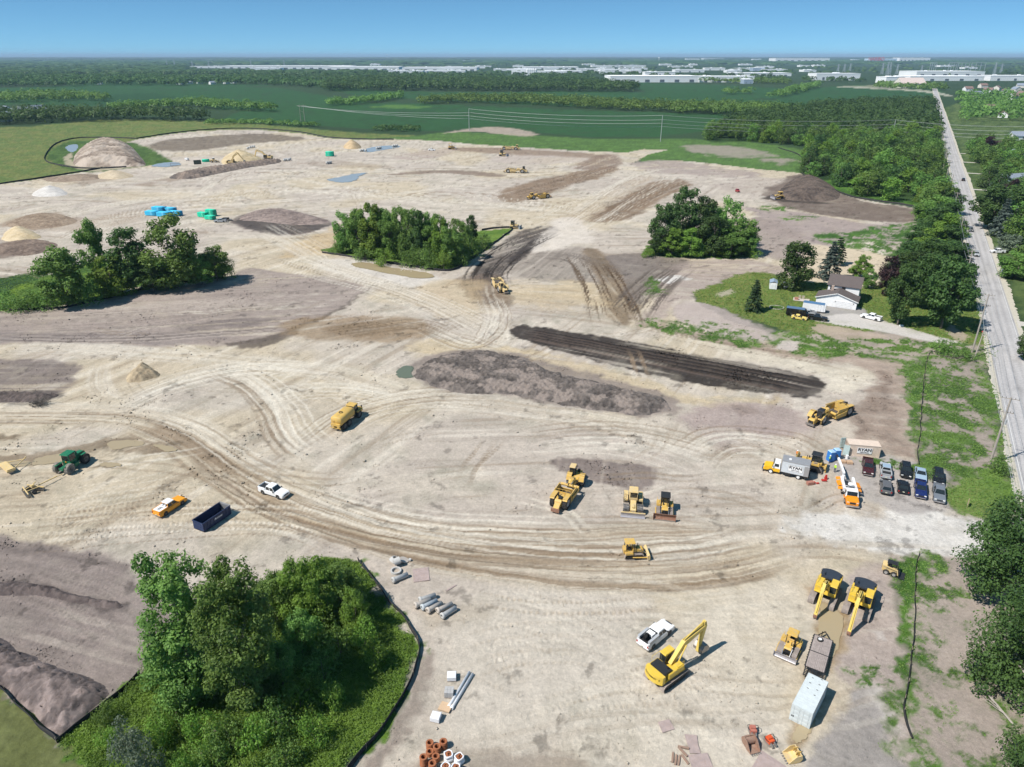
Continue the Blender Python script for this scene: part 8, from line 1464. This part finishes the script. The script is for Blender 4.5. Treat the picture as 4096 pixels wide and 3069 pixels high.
tag(MB().box((0, 0, .25), (1.2, .6, .5), tx=.7, ty=.7).build('white_boulder', WHITE), 'pale boulder under the oak at the gravel drive', 'boulder').location = (*G(3605, 1306), 0)
# road traffic and roadside furniture
for yv, off, nm, lb, col, kd, away in ((176 + 105, 2.2, 'suv', 'silver SUV coming down the road, nearest to the camera', PSI, 'suv', 0), (325, 2.4, 'suv', 'dark SUV on the road behind the silver one', PGR, 'suv', 0), (470, 5.6, 'suv', 'dark SUV going away in the right lane', PBK, 'suv', 1), (640, 2.2, 'sedan', 'light car far up the road in the left lane', PSI, 'sedan', 0)):
    x, y = road_pt(yv, off); o = car(nm, lb, col, kd, 4.8, 1.85, 'SUV' if nm == 'suv' else 'car', 'cars on the road'); o.location = (x, y, .11); o.rotation_euler = (0, 0, math.atan2(rdy, rdx) + (0 if away else math.pi))
x, y = G(3988, 1012); o = car('pickup_truck', 'white pickup parked on the lawn across the road', PWH, 'pickup', 5.6, 1.95, 'pickup truck'); at(o, x, y, 175)
def mailbox(lb, y, off, red=False):
    x, yy = road_pt(y, off); r = empty('mailbox', (x, yy, 0), 1.0); MB().box((0, 0, .55), (.1, .1, 1.1)).build('post', STAKE, r); MB().prism([(-.25, 1.05), (.25, 1.05), (.25, 1.25), (.15, 1.36), (-.15, 1.36), (-.25, 1.25)], -.12, .12).build('box', REDM if red else CONC, r); tag(r, lb, 'mailbox', 'roadside mailboxes')
mailbox('red mailbox at the mouth of the gravel drive', 190, -1.6, True); mailbox('grey mailbox on the left road edge below the drive', 168, -1.4); mailbox('dark mailbox across the road by the white pickup', 268, 10.4)
x, y = G(4002, 1118); r = empty('basketball_hoop', (x, y, 0), 2.2); MB().cyl((0, 0, 0), (0, 0, 3.0), .06, n=8).build('pole', BLACKP, r); MB().box((.3, 0, 3.2), (.06, 1.5, 1.0)).build('backboard', WHITE, r); MB().lathe([(.2, 0), (.23, .02)], 12, Matrix.Translation((.6, 0, 2.9))).build('rim', REDM, r); tag(r, 'basketball hoop with white backboard across the road', 'basketball hoop')
b = MB(); rd = random.Random(9); A, B = G(4050, 2905), G(3905, 2745)
for q in range(9): t0 = rd.uniform(.25, .8); p = Vector((A[0] + (B[0] - A[0]) * t0, A[1] + (B[1] - A[1]) * t0, .35)); e_ = Vector((B[0] - A[0] + rd.gauss(0, 2.2), B[1] - A[1] + rd.gauss(0, 2.2), rd.uniform(0, 2))).normalized(); b.tube([p, p + e_ * rd.uniform(1.5, 3)], [.05, .015], 5)
tag(b.tube([(A[0], A[1], .3), (A[0] * .5 + B[0] * .5, A[1] * .5 + B[1] * .5, .55), (B[0], B[1], .5)], [.13, .09, .02], 6).build('fallen_branch', BARKL), 'pale bare fallen branch beside the right edge oaks', 'branch')
# ------------------------------------------------------------------ weeds: uncountable green growth on the grassy ground
def weeds(name, label, mask, n, size, hgt, lm, seed):
    rng = np.random.default_rng(seed); i = np.nonzero(mask)[0]
    d = np.hypot(GX[i], GY[i]); w = gveg[i] * np.maximum(d, 40) ** 1.2 / 100; i = rng.choice(i, n, p=w / w.sum()); d = np.hypot(GX[i], GY[i]); k = 3
    b = np.stack([GX[i], GY[i], gh[i]], 1) + rng.normal(0, .22, (n, 3)) * np.array([1, 1, 0]); hh = (hgt * (.35 + 1.1 * fbm(GX[i] / 3.5, GY[i] / 3.5, 91, 3)) * rng.uniform(.4, 1.2, n))
    p = np.repeat(b, k, 0) + rng.normal(0, 1, (n * k, 3)) * np.array([.16, .16, 0]) * (size / .2); p[:, 2] += np.repeat(hh, k) * rng.uniform(.25, 1, n * k)
    s = size * rng.uniform(.5, 1.3, n * k) * np.repeat(np.clip(d / 90, .8, 2.2), k); v, f = leaf_quads(p, rng.normal(0, .6, (n * k, 3)) + np.array([-.35, -.2, 1.1]), s, rng); me = np_mesh(name, v, f, LM[lm])
    lf = np.repeat(np.clip(fbm(b[:, 0] / 2.2, b[:, 1] / 2.2, 97, 3) * 1.5 - .25, 0, 1), k) * .7 + rng.uniform(0, .3, n * k); a = me.attributes.new('leaf', 'FLOAT', 'POINT'); a.data.foreach_set('value', np.repeat(lf, 4).astype(np.float32)); tag(link(name, me), label, 'weeds', kind='stuff')
th = np.zeros(NG, bool); P_ = worldpoly(THICK); q_ = (GY < 130) & (GY > 40); th[q_] = poly_sd(P_, GX[q_], GY[q_]) > .3
weeds('thicket_weeds', 'tall bright weeds filling the fenced thicket in front', th & (gveg > .3), 44000, .135, .75, 'weed', 1)
weeds('weeds', 'patchy weeds and grass on the disturbed ground', (~th) & (gveg > .45) & (GY > 40) & (GY < 300) & (np.abs(GX) < .75 * GY + 40), 34000, .11, .14, 'mid', 2)

# ------------------------------------------------------------------ the roadside wood, trees across the road, belts and far woods
def scatter(pts, sp, seed, view=True):
    P = np.array([V(*p) for p in pts]) if view else np.array(pts); rng = np.random.default_rng(seed); x0, y0 = P.min(0); x1, y1 = P.max(0); nx, ny = int((x1 - x0) / sp) + 1, int((y1 - y0) / sp) + 1
    X, Y = np.meshgrid(np.arange(nx), np.arange(ny)); x = x0 + (X.ravel() + .5 * (Y.ravel() % 2) + rng.uniform(-.36, .36, X.size)) * sp; y = y0 + (Y.ravel() + rng.uniform(-.36, .36, X.size)) * sp
    k = poly_sd(P, x, y) > 0; return x[k], y[k]
def mass(name, label, x, y, h, w, lm, seed, nq=26, cat='trees'):
    """many crowns that read as one mass"""
    rng = np.random.default_rng(seed); n = len(x); h = h * rng.uniform(.7, 1.2, n); w = w * rng.uniform(.75, 1.25, n); k = n * nq; t = np.repeat(np.arange(n), nq); d = rng.normal(size=(k, 3)); d[:, 2] = np.abs(d[:, 2]) * .9 - .25; d /= np.linalg.norm(d, axis=1)[:, None]; r = rng.uniform(.72, 1.08, k)
    p = np.stack([x[t] + d[:, 0] * w[t] * .5 * r, y[t] + d[:, 1] * w[t] * .5 * r, np.maximum(.3, h[t] * (.50 + .5 * d[:, 2] * r))], 1); v, f = leaf_quads(p, d * .8 + np.array([0, 0, .5]) + rng.normal(0, .35, (k, 3)), w[t] * .15 * rng.uniform(.6, 1.3, k) * math.sqrt(40 / nq), rng); me = np_mesh(name, v, f, LM[lm])
    lf = rng.uniform(0, .8, n)[t] * .7 + rng.uniform(0, .35, k); a = me.attributes.new('leaf', 'FLOAT', 'POINT'); a.data.foreach_set('value', np.repeat(lf, 4).astype(np.float32)); return tag(link(name, me), label, cat, kind='stuff')
WOOD = [(1526, 302), (1548, 282), (1600, 262), (1700, 246), (1780, 232), (1900, 227), (2032, 228), (2040, 290), (2052, 360), (2066, 430), (2078, 480), (2060, 500), (2000, 478), (1975, 440), (1870, 428), (1785, 398), (1732, 368), (1742, 330), (1735, 316), (1660, 312), (1600, 304)]
x, y = scatter(WOOD, 12.5, 3); k = (x - (ROAD_A + ROAD_B * y)) * rdy < -7; x, y = x[k], y[k]; o_ = np.argsort(np.hypot(x, y)); rd = random.Random(8)
for j in o_[:260]: plant('woodland_tree', rd.choice(('far0', 'far1', 'far2', 'far4', 'far0', 'far1', 'far3')), x[j], y[j], rd.uniform(9, 18), rd.uniform(9, 14), 'broadleaf tree packed into the dense roadside wood', 'tree', 'trees of the roadside wood')
j = o_[260:]; mass('woodland_canopy', 'far part of the dense roadside wood', x[j], y[j], 15, 15, 'dark', 5, 110, 'wood')
x, y = scatter([(2070, 250), (2092, 350), (2120, 440), (2150, 520), (2190, 600), (2230, 660), (2420, 680), (2420, 250)], 12.5, 6); k = (x - (ROAD_A + ROAD_B * y)) * rdy > 17; x, y = x[k], y[k]; o_ = np.argsort(np.hypot(x, y))
keep = [j for j in o_ if all(math.hypot(x[j] - G(u, v)[0], y[j] - G(u, v)[1]) > 11 for u, v in ((4030, 745), (4000, 1015), (4090, 1220), (3990, 1110)))]
for j in keep[:200]:
    u_ = rd.random(); key = 'spruce' if u_ < .07 else ('red' if u_ < .11 else rd.choice(('far0', 'far1', 'far4', 'far2', 'far1'))); plant('garden_tree', key, x[j], y[j], rd.uniform(9, 15), rd.uniform(9, 14) * (.55 if key == 'spruce' else 1), {'spruce': 'blue-green spruce among the gardens across the road', 'red': 'purple-leaved tree among the gardens across the road'}.get(key, 'leafy garden tree across the road'), 'tree', 'trees in the gardens across the road')
for a in (('spruce_tree', 'spruce', 2156, 511, 428, 50, 'large blue-grey spruce at the road curve across the road'), ('oak_tree', 'mid2', 2134, 494, 402, 84, 'wide dark oak overhanging the road on its right side'), ('oak_tree', 'mid3', 2192, 488, 396, 84, 'dark oak behind the blue-grey spruce'), ('willow_tree', 'willow', 2178, 543, 506, 52, 'low weeping willow on the lawn across the road'), ('maple_tree', 'mid0', 2192, 600, 545, 74, 'rounded maple beside the basketball hoop'), ('maple_tree', 'mid2', 2222, 780, 706, 60, 'dark maple cut off at the right edge by the road')): plant_px(*a)
x, y = scatter([(2075, 262), (2070, 205), (2330, 205), (2420, 262)], 22, 9); mass('garden_trees_far', 'far garden trees across the road below the white plant', x, y, 12, 14, 'mid', 11, 40)
for i, (pts, sp, h, w, lm, lb) in enumerate((([(-150, 274), (0, 271), (120, 266), (240, 263), (440, 263), (450, 257), (330, 253), (150, 250), (-150, 254)], 11, 15, 14, 'dark', 'dark tree belt behind the left meadow'), ([(240, 243), (330, 237), (420, 233), (500, 239), (590, 244), (600, 239), (500, 229), (430, 225), (330, 231), (240, 236)], 13, 12, 14, 'mid', 'tree belt between the left crop fields'),
        ([(-100, 223), (60, 223), (170, 217), (235, 220), (230, 212), (120, 206), (-100, 212)], 16, 13, 15, 'mid', 'scrub belt at the far left among fields'), ([(700, 198), (900, 197), (1100, 198), (1370, 200), (1376, 190), (1100, 180), (800, 178), (700, 184)], 17, 19, 19, 'dark', 'dark wood in the middle distance behind the crop fields'),
        ([(905, 227), (1000, 223), (1150, 227), (1300, 237), (1457, 244), (1560, 247), (1560, 239), (1457, 231), (1300, 223), (1150, 215), (1000, 215), (905, 219)], 13, 12, 14, 'mid', 'long tree belt behind the centre crop field'), ([(1455, 247), (1600, 252), (1700, 249), (1700, 239), (1560, 231), (1455, 235)], 13, 13, 14, 'mid', 'tree belt joining the roadside wood'),
        ([(708, 231), (780, 227), (866, 215), (866, 209), (780, 219), (708, 225)], 12, 11, 13, 'mid', 'hedge between the centre fields'), ([(1655, 216), (1700, 209), (1766, 191), (1774, 183), (1738, 189), (1688, 203)], 15, 13, 15, 'mid', 'diagonal hedge in the right fields'), ([(1500, 179), (1620, 181), (1700, 184), (1700, 177), (1500, 172)], 26, 14, 22, 'mid', 'trees in front of the warehouses'),
        ([(1890, 193), (2040, 197), (2040, 188), (1890, 184)], 22, 13, 18, 'mid', 'trees round the pale school building'), ([(444, 270), (560, 269), (690, 277), (690, 273), (560, 264), (444, 265)], 8, 5, 8, 'mid', 'bushes along the meadow edge'), ([(811, 284), (904, 285), (904, 279), (811, 277)], 8, 5, 8, 'dark', 'bushes at the corner of the centre field'), ([(1560, 206), (1620, 204), (1622, 200), (1560, 202)], 18, 12, 14, 'mid', 'small copse in the right fields'),
        ([(-300, 191), (120, 189), (240, 185), (390, 187), (420, 183), (560, 184), (760, 197), (760, 184), (560, 172), (390, 170), (-300, 166)], 30, 17, 26, 'dark', 'wooded band across the far left'))):
    x, y = scatter(pts, sp, 20 + i); mass('tree_belt', lb, x, y, h, w, lm, 40 + i, 60 if sp < 16 else 46)
def domes(name, label, x, y, h, w, seed, lm='dark'):
    """distant woods: low rounded canopies"""
    rng = np.random.default_rng(seed); n = len(x); k = 9; a = np.linspace(0, 6.2832, k + 1)[:-1]; V3 = []
    for z, r in ((0, 1.0), (.62, .92), (.95, .45)):
        j = rng.uniform(.75, 1.2, (n, k)); V3.append(np.stack([x[:, None] + np.cos(a) * w[:, None] * .5 * r * j, y[:, None] + np.sin(a) * w[:, None] * .5 * r * j, h[:, None] * z * rng.uniform(.8, 1.15, (n, k))], 2))
    v = np.stack(V3, 1).reshape(-1, 3); o = np.arange(n)[:, None] * 3 * k; i = np.arange(k); f = []
    for r in (0, 1): f.append(np.stack([o + r * k + i, o + r * k + (i + 1) % k, o + (r + 1) * k + (i + 1) % k, o + (r + 1) * k + i], 2).reshape(-1, 4))
    f.append(np.stack([o + 2 * k, o + 2 * k + 2, o + 2 * k + 4, o + 2 * k + 6], 2).reshape(-1, 4)); me = np_mesh(name, v, np.concatenate(f), LM[lm]); at_ = me.attributes.new('leaf', 'FLOAT', 'POINT'); at_.data.foreach_set('value', np.clip(np.repeat(rng.uniform(0, .6, n), 3 * k) + rng.uniform(-.2, .3, n * 3 * k), 0, 1).astype(np.float32)); return tag(link(name, me), label, 'woods', kind='stuff')
rng = np.random.default_rng(77); n = 22000; y = 1 / rng.uniform(1 / 30000, 1 / 2300, n); x = rng.uniform(-.85, .85, n) * y; dp = y * CT + CAMH * ST; u_ = 2048 + F * x / dp; v_ = 1534.5 - F * (y * ST - CAMH * CT) / dp
ind = (v_ > 258) & (((u_ > 740) & (v_ < 292)) | ((u_ > 1500) & (v_ < 304)) | (u_ > 2350)); kk = (fbm(x / 420, y / 700, 15, 3) > .43) & (~ind | (rng.uniform(0, 1, n) < .13)); x, y, ind = x[kk], y[kk], ind[kk]
for j, (a, b) in enumerate(((0, 3400), (3400, 6500), (6500, 13000), (13000, 32000))):
    q = (y >= a) & (y < b); m_ = q.sum(); w_ = rng.uniform(.6, 1.3, m_) * np.where(ind[q], 30, (44, 85, 190, 520)[j]); h_ = rng.uniform(.7, 1.15, m_) * np.where(ind[q], 9, (14, 15, 17, 24)[j]); nm = ('nearest', 'second', 'third', 'farthest')[j] + ' band of distant woods toward the horizon'
    if j: domes('far_woodland', nm, x[q], y[q], h_, w_, 90 + j)
    else: mass('far_woodland', nm, x[q], y[q], 13, 24, 'dark', 90, 26, 'woods')

# ------------------------------------------------------------------ far buildings
FWH = mat('warehouse_white', (.86, .87, .88), .7, var=.05, scale=.02); FRO = mat('warehouse_roof', (.84, .85, .86), .8, scale=.02, var=.06); FGR = mat('warehouse_grey_blue', (.34, .42, .52), .6); DOCK = mat('dock_door', (.12, .14, .17), .6); CYB = mat('cyan_sign', (.05, .40, .75), .5); BRR = mat('brown_roof', (.22, .15, .13), .9, var=.15); GRR = mat('grey_blue_roof', (.24, .28, .34), .9, var=.15)
def warehouse(u0, u1, vb, vt, label='long white warehouse in the far industrial belt', m=None, dep=None, doors=True):
    x0, y = G(u0, vb); x1, _ = G(u1, vb); h = max(8.0, hpx(u0, vb, vt) * .95); d = dep or max(60, min(260, (x1 - x0) * .5)); r = empty('warehouse', ((x0 + x1) / 2, y + d / 2, 0), random.uniform(-.03, .03)); L = x1 - x0
    MB().box((0, 0, h / 2), (L, d, h)).build('wall', m or FWH, r); MB().box((0, 0, h + .5), (L + 1, d + 1, 1.0)).build('roof', FRO, r)
    if doors:
        for q in range(max(2, min(8, int(L / 40)))): MB().box((-L / 2 + L * (q + .5) / max(2, min(8, int(L / 40))), -d / 2 - .2, h * .28), (L * .05, .4, h * .4)).build('dock_door', DOCK, r)
    for q in range(3): MB().box((random.uniform(-.4, .4) * L, random.uniform(-.3, .3) * d, h + 2.2), (8, 6, 2.6)).build('roof_unit', FRO, r)
    return tag(r, label, 'warehouse', 'white warehouses of the far industrial belt')
random.seed(5)
for a in ((760, 880, 273, 266), (880, 1127, 274, 264), (1127, 1400, 277, 264), (1300, 1597, 281, 267), (1610, 1908, 284, 270), (1566, 1692, 296, 283), (1901, 1965, 274, 264), (2091, 2313, 278, 268), (2401, 2566, 290, 279), (2579, 2700, 303, 288), (1838, 1886, 247, 243), (2700, 2817, 290, 279), (2820, 2901, 282, 272), (2937, 3165, 305, 293), (2744, 2798, 243, 235), (2814, 2898, 241, 234), (3010, 3046, 243, 236), (3102, 3317, 248, 233), (3407, 3437, 245, 238), (3598, 3719, 248, 231), (2310, 2420, 284, 275), (1000, 1120, 281, 272), (1700, 1860, 291, 283), (2180, 2330, 291, 283), (3060, 3150, 286, 278), (2480, 2590, 279, 272)): warehouse(*a)
for i, (u, v, w) in enumerate(((2330, 262, 50), (2640, 262, 46), (2960, 262, 50), (1980, 256, 44), (1480, 262, 40), (2500, 258, 40), (3200, 268, 40), (3760, 268, 60), (3860, 276, 50), (2760, 262, 30))): warehouse(u, u + w, v, v - 6)
for q in range(26): u = random.uniform(1500, 3300); v = random.uniform(268, 296); warehouse(u, u + random.uniform(40, 120), v, v - random.uniform(5, 8), doors=False)
warehouse(2439, 2795, 330, 305, 'longest white warehouse at the edge of the right crop fields'); warehouse(2795, 3016, 330, 306, 'white warehouse right of the longest one'); warehouse(2975, 3012, 336, 318, 'blue-grey office block at the corner of the warehouses', FGR, 40); warehouse(3012, 3058, 285, 271, 'small blue-grey hall among the far warehouses', FGR)
w = warehouse(3262, 3438, 322, 294, 'white hall with a cyan sign left of the road'); x0, y0 = G(3285, 318); o = MB().box((0, 0, 14), (30, 1, 12)).build('sign_board', CYB, w); o.location = Vector((x0 + 14, y0 - 1, 0)) - w.location
warehouse(3662, 3937, 305, 286, 'huge white plant on the rise behind the road end'); warehouse(3640, 3934, 324, 306, 'long white hall in front of the huge plant'); warehouse(3962, 4160, 324, 303, 'white hall with a red band at the right edge'); warehouse(3540, 3614, 334, 308, 'white block left of the school')
w = warehouse(3480, 3586, 248, 234, 'pale blue factory with red lettering near the horizon', mat('pale_blue_wall', (.55, .68, .80), .6)); L_ = G(3586, 248)[0] - G(3480, 248)[0]; t_ = text('HARIBO', 54, mat('red_lettering', (.75, .02, .02), .5), w, (-L_ * .27, -max(60, min(260, L_ * .5)) / 2 - 3, 32), (math.pi / 2, 0, 0), .8); w2 = warehouse(2047, 2268, 300, 286, 'white plant with silos in the middle of the industrial belt')
for q in range(5): x_, y_ = G(2110 + q * 8, 301); r = empty('silo', (x_, y_ - 12, 0)); MB().cyl((0, 0, 0), (0, 0, 22), 5.5, n=12).lathe([(5.5, 22), (.5, 25)], 12).build('tank', FWH, r); tag(r, 'white silo in front of the white plant', 'silo', 'silos of the white plant')
def small_house(px, w, d, wall, roof, label, rz=0.0, h=5.0, grp='distant houses'):
    x, y = G(*px); r = empty('house', (x, y, 0), rz); MB().box((0, 0, h / 2), (w, d, h)).add([(sx * w / 2, sy * d / 2, h) for sx in (-1, 1) for sy in (-1, 1)] + [(-w / 2, 0, h + d * .32), (w / 2, 0, h + d * .32)], [(0, 1, 4), (2, 5, 3)]).build('wall', wall, r); gable_roof('roof', -w / 2, w / 2, -d / 2, d / 2, h, h + d * .32, roof, r, 'x', .5, .25)
    for q in (-.3, .1): MB().box((q * w, -d / 2 - .03, h * .55), (1.4, .08, 1.4)).build('window', GLASS, r)
    MB().box((.34 * w, -d / 2 - .03, 1.1), (1.1, .08, 2.1)).build('door', DOCK, r); return tag(r, label, 'house', grp)
CRM = mat('cream_siding', (.70, .66, .60), .7)
for i, (u, v) in enumerate(((3870, 366), (3905, 388), (3985, 362), (4020, 374), (4062, 368), (4090, 388), (3950, 372), (4080, 352), (3930, 352), (4050, 398))): small_house((u, v), 17, 14, CRM if i % 3 else HW, (BRR, GRR, BRR)[i % 3], 'house with a ' + ('grey-blue' if i % 3 == 1 else 'brown') + ' roof in the estate right of the road end', i * .4, 6, 'houses of the estate at the road end')
for i, (u, v) in enumerate(((30, 458), (75, 470), (112, 462), (10, 485), (150, 455))): small_house((u, v), 20, 15, HW, GRR, 'grey-roofed white house at the left edge behind the tree belt', i * .5 - .8, 6, 'grey-roofed houses at the left edge')
for i, u in enumerate((720, 760, 800, 850, 905, 935, 400, 660)): small_house((u, 338 - i % 3 * 2), 16, 11, HW, GRR, 'small white house at the edge of the far left wood', i * .3, 5, 'white houses at the far left wood')
for i, (u, v) in enumerate(((4070, 560), (4010, 470), (4085, 640), (3960, 440), (4090, 880))): small_house((u, v), 15, 11, HW, (GRR, BRR)[i % 2], 'house half hidden by garden trees across the road', i, 4, 'houses among the garden trees')
small_house((4035, 748), 18, 13, HW, GRR, 'house with a pale blue-grey roof among garden trees across the road', .35, 3.5); small_house((3990, 600), 14, 10, CRM, BRR, 'tan-roofed house far across the road', .6, 4)
small_house((3635, 351), 62, 40, CRM, mat('pale_pink_roof', (.58, .48, .44), .8), 'wide pale school-like building left of the road end', .05, 10)
x, y = G(4100, 1225); r = empty('white_porch_house', (x + 3, y + 2, 0), math.atan2(rdy, rdx)); MB().box((0, -3, 1.5), (13, 6, 3.0)).build('wall', HW, r); gable_roof('roof', -6.5, 6.5, -6, 0, 3.0, 4.4, mat('pale_metal_roof', (.62, .64, .66), .5), r, 'x', .5); m = MB()
for q in range(22): MB().box((-6.2 + q * .58, .5, .8), (.3, .08, 1.6)).build('fence_board', HW, r)
tag(r, 'white house with a white board fence cut off at the right edge', 'house')
PYL_ = mat('galvanised_pylon', (.40, .45, .50), .6)
def pylon(u, vb, vt, w=9):
    x, y = G(u, vb); h = hpx(u, vb, vt); r = empty('pylon', (x, y, 0)); m = MB()
    for sx in (-1, 1):
        for sy in (-1, 1): m.tube([(sx * w / 2, sy * w / 2, 0), (sx * .8, sy * .8, h)], [.7, .5], 4)
    for q in range(5): z = h * q / 5; a = w / 2 * (1 - q / 5) + .8 * q / 5; m.tube([(-a, -a, z), (a * .8, -a * .8, z + h / 5)], .35, 4).tube([(a, -a, z), (-a * .8, -a * .8, z + h / 5)], .35, 4)
    m.build('lattice', PYL_, r); MB().box((0, 0, h * .95), (w * 2, .8, .8)).box((0, 0, h * .8), (w * 2.4, .8, .8)).build('crossarm', PYL_, r); tag(r, 'grey lattice pylon near the horizon', 'pylon', 'lattice pylons near the horizon')
for u, vb, vt in ((3526, 298, 252), (3546, 300, 248), (3556, 300, 250), (3585, 298, 258), (3684, 290, 262), (3975, 298, 250), (4002, 292, 255), (3350, 290, 256), (3375, 288, 256), (3398, 288, 254), (670, 268, 245), (700, 268, 240), (770, 268, 246), (836, 268, 244), (1005, 268, 242), (1138, 268, 240), (2220, 275, 255), (2470, 280, 255), (2530, 278, 256)): pylon(u, vb, vt)
for i, (u0, u1) in enumerate(((3715, 3740), (3790, 3820), (3826, 3870), (3880, 3935))):
    x0, y0 = G(u0, 290); x1, _ = G(u1, 290); r = empty('substation_gantry', ((x0 + x1) / 2, y0, 0)); L_ = x1 - x0; m = MB()
    for q in (-.5, -.17, .17, .5): m.box((q * L_, 0, 22), (1.4, 1.4, 44))
    m.build('mast', PYL_, r); MB().box((0, 0, 42), (L_, 1.4, 1.6)).box((0, 0, 30), (L_, 1.2, 1.2)).build('beam', PYL_, r); tag(r, 'grey steel substation gantry behind the huge white plant', 'gantry', 'substation gantries')
for u, vb, vt, lb in ((136, 232, 216, 'pale water tower on the far left horizon'), (575, 232, 219, 'pale water tower on the horizon above the left wood'), (1549, 234, 218, 'pale water tower on the horizon left of centre'), (2635, 248, 230, 'pale water tower on the horizon above the warehouses')):
    x, y = G(u, vb); h = hpx(u, vb, vt); r = empty('water_tower', (x, y, 0)); MB().cyl((0, 0, 0), (0, 0, h * .75), h * .05, n=8).build('stem', FWH, r); MB().lathe([(h * .05, h * .7), (h * .22, h * .8), (h * .22, h * .9), (h * .05, h)], 12).build('tank', FWH, r, True); tag(r, lb, 'water tower', 'water towers on the horizon')
# ------------------------------------------------------------------ the air: thin summer haze over the plain
def build_haze():
    x0, x1, y0, y1, z0, z1 = -62000, 62000, -400, 62000, -2.0, 130.0
    v = [(x0, y0, z0), (x1, y0, z0), (x1, y1, z0), (x0, y1, z0), (x0, y0, z1), (x1, y0, z1), (x1, y1, z1), (x0, y1, z1)]
    f = [(0, 3, 2, 1), (4, 5, 6, 7), (0, 1, 5, 4), (1, 2, 6, 5), (2, 3, 7, 6), (3, 0, 4, 7)]
    m = bpy.data.materials.new('summer_haze'); m.use_nodes = True; n = m.node_tree.nodes; n.clear()
    out = n.new('ShaderNodeOutputMaterial'); pv = n.new('ShaderNodeVolumePrincipled')
    pv.inputs['Color'].default_value = (.52, .76, 1.0, 1); pv.inputs['Density'].default_value = HAZE; pv.inputs['Anisotropy'].default_value = .0
    m.node_tree.links.new(pv.outputs[0], out.inputs['Volume'])
    tag(link('haze', np_mesh('haze', v, f, m)), 'thin blue summer haze over the plain', 'haze', kind='stuff')
HAZE = 5e-5
build_haze()
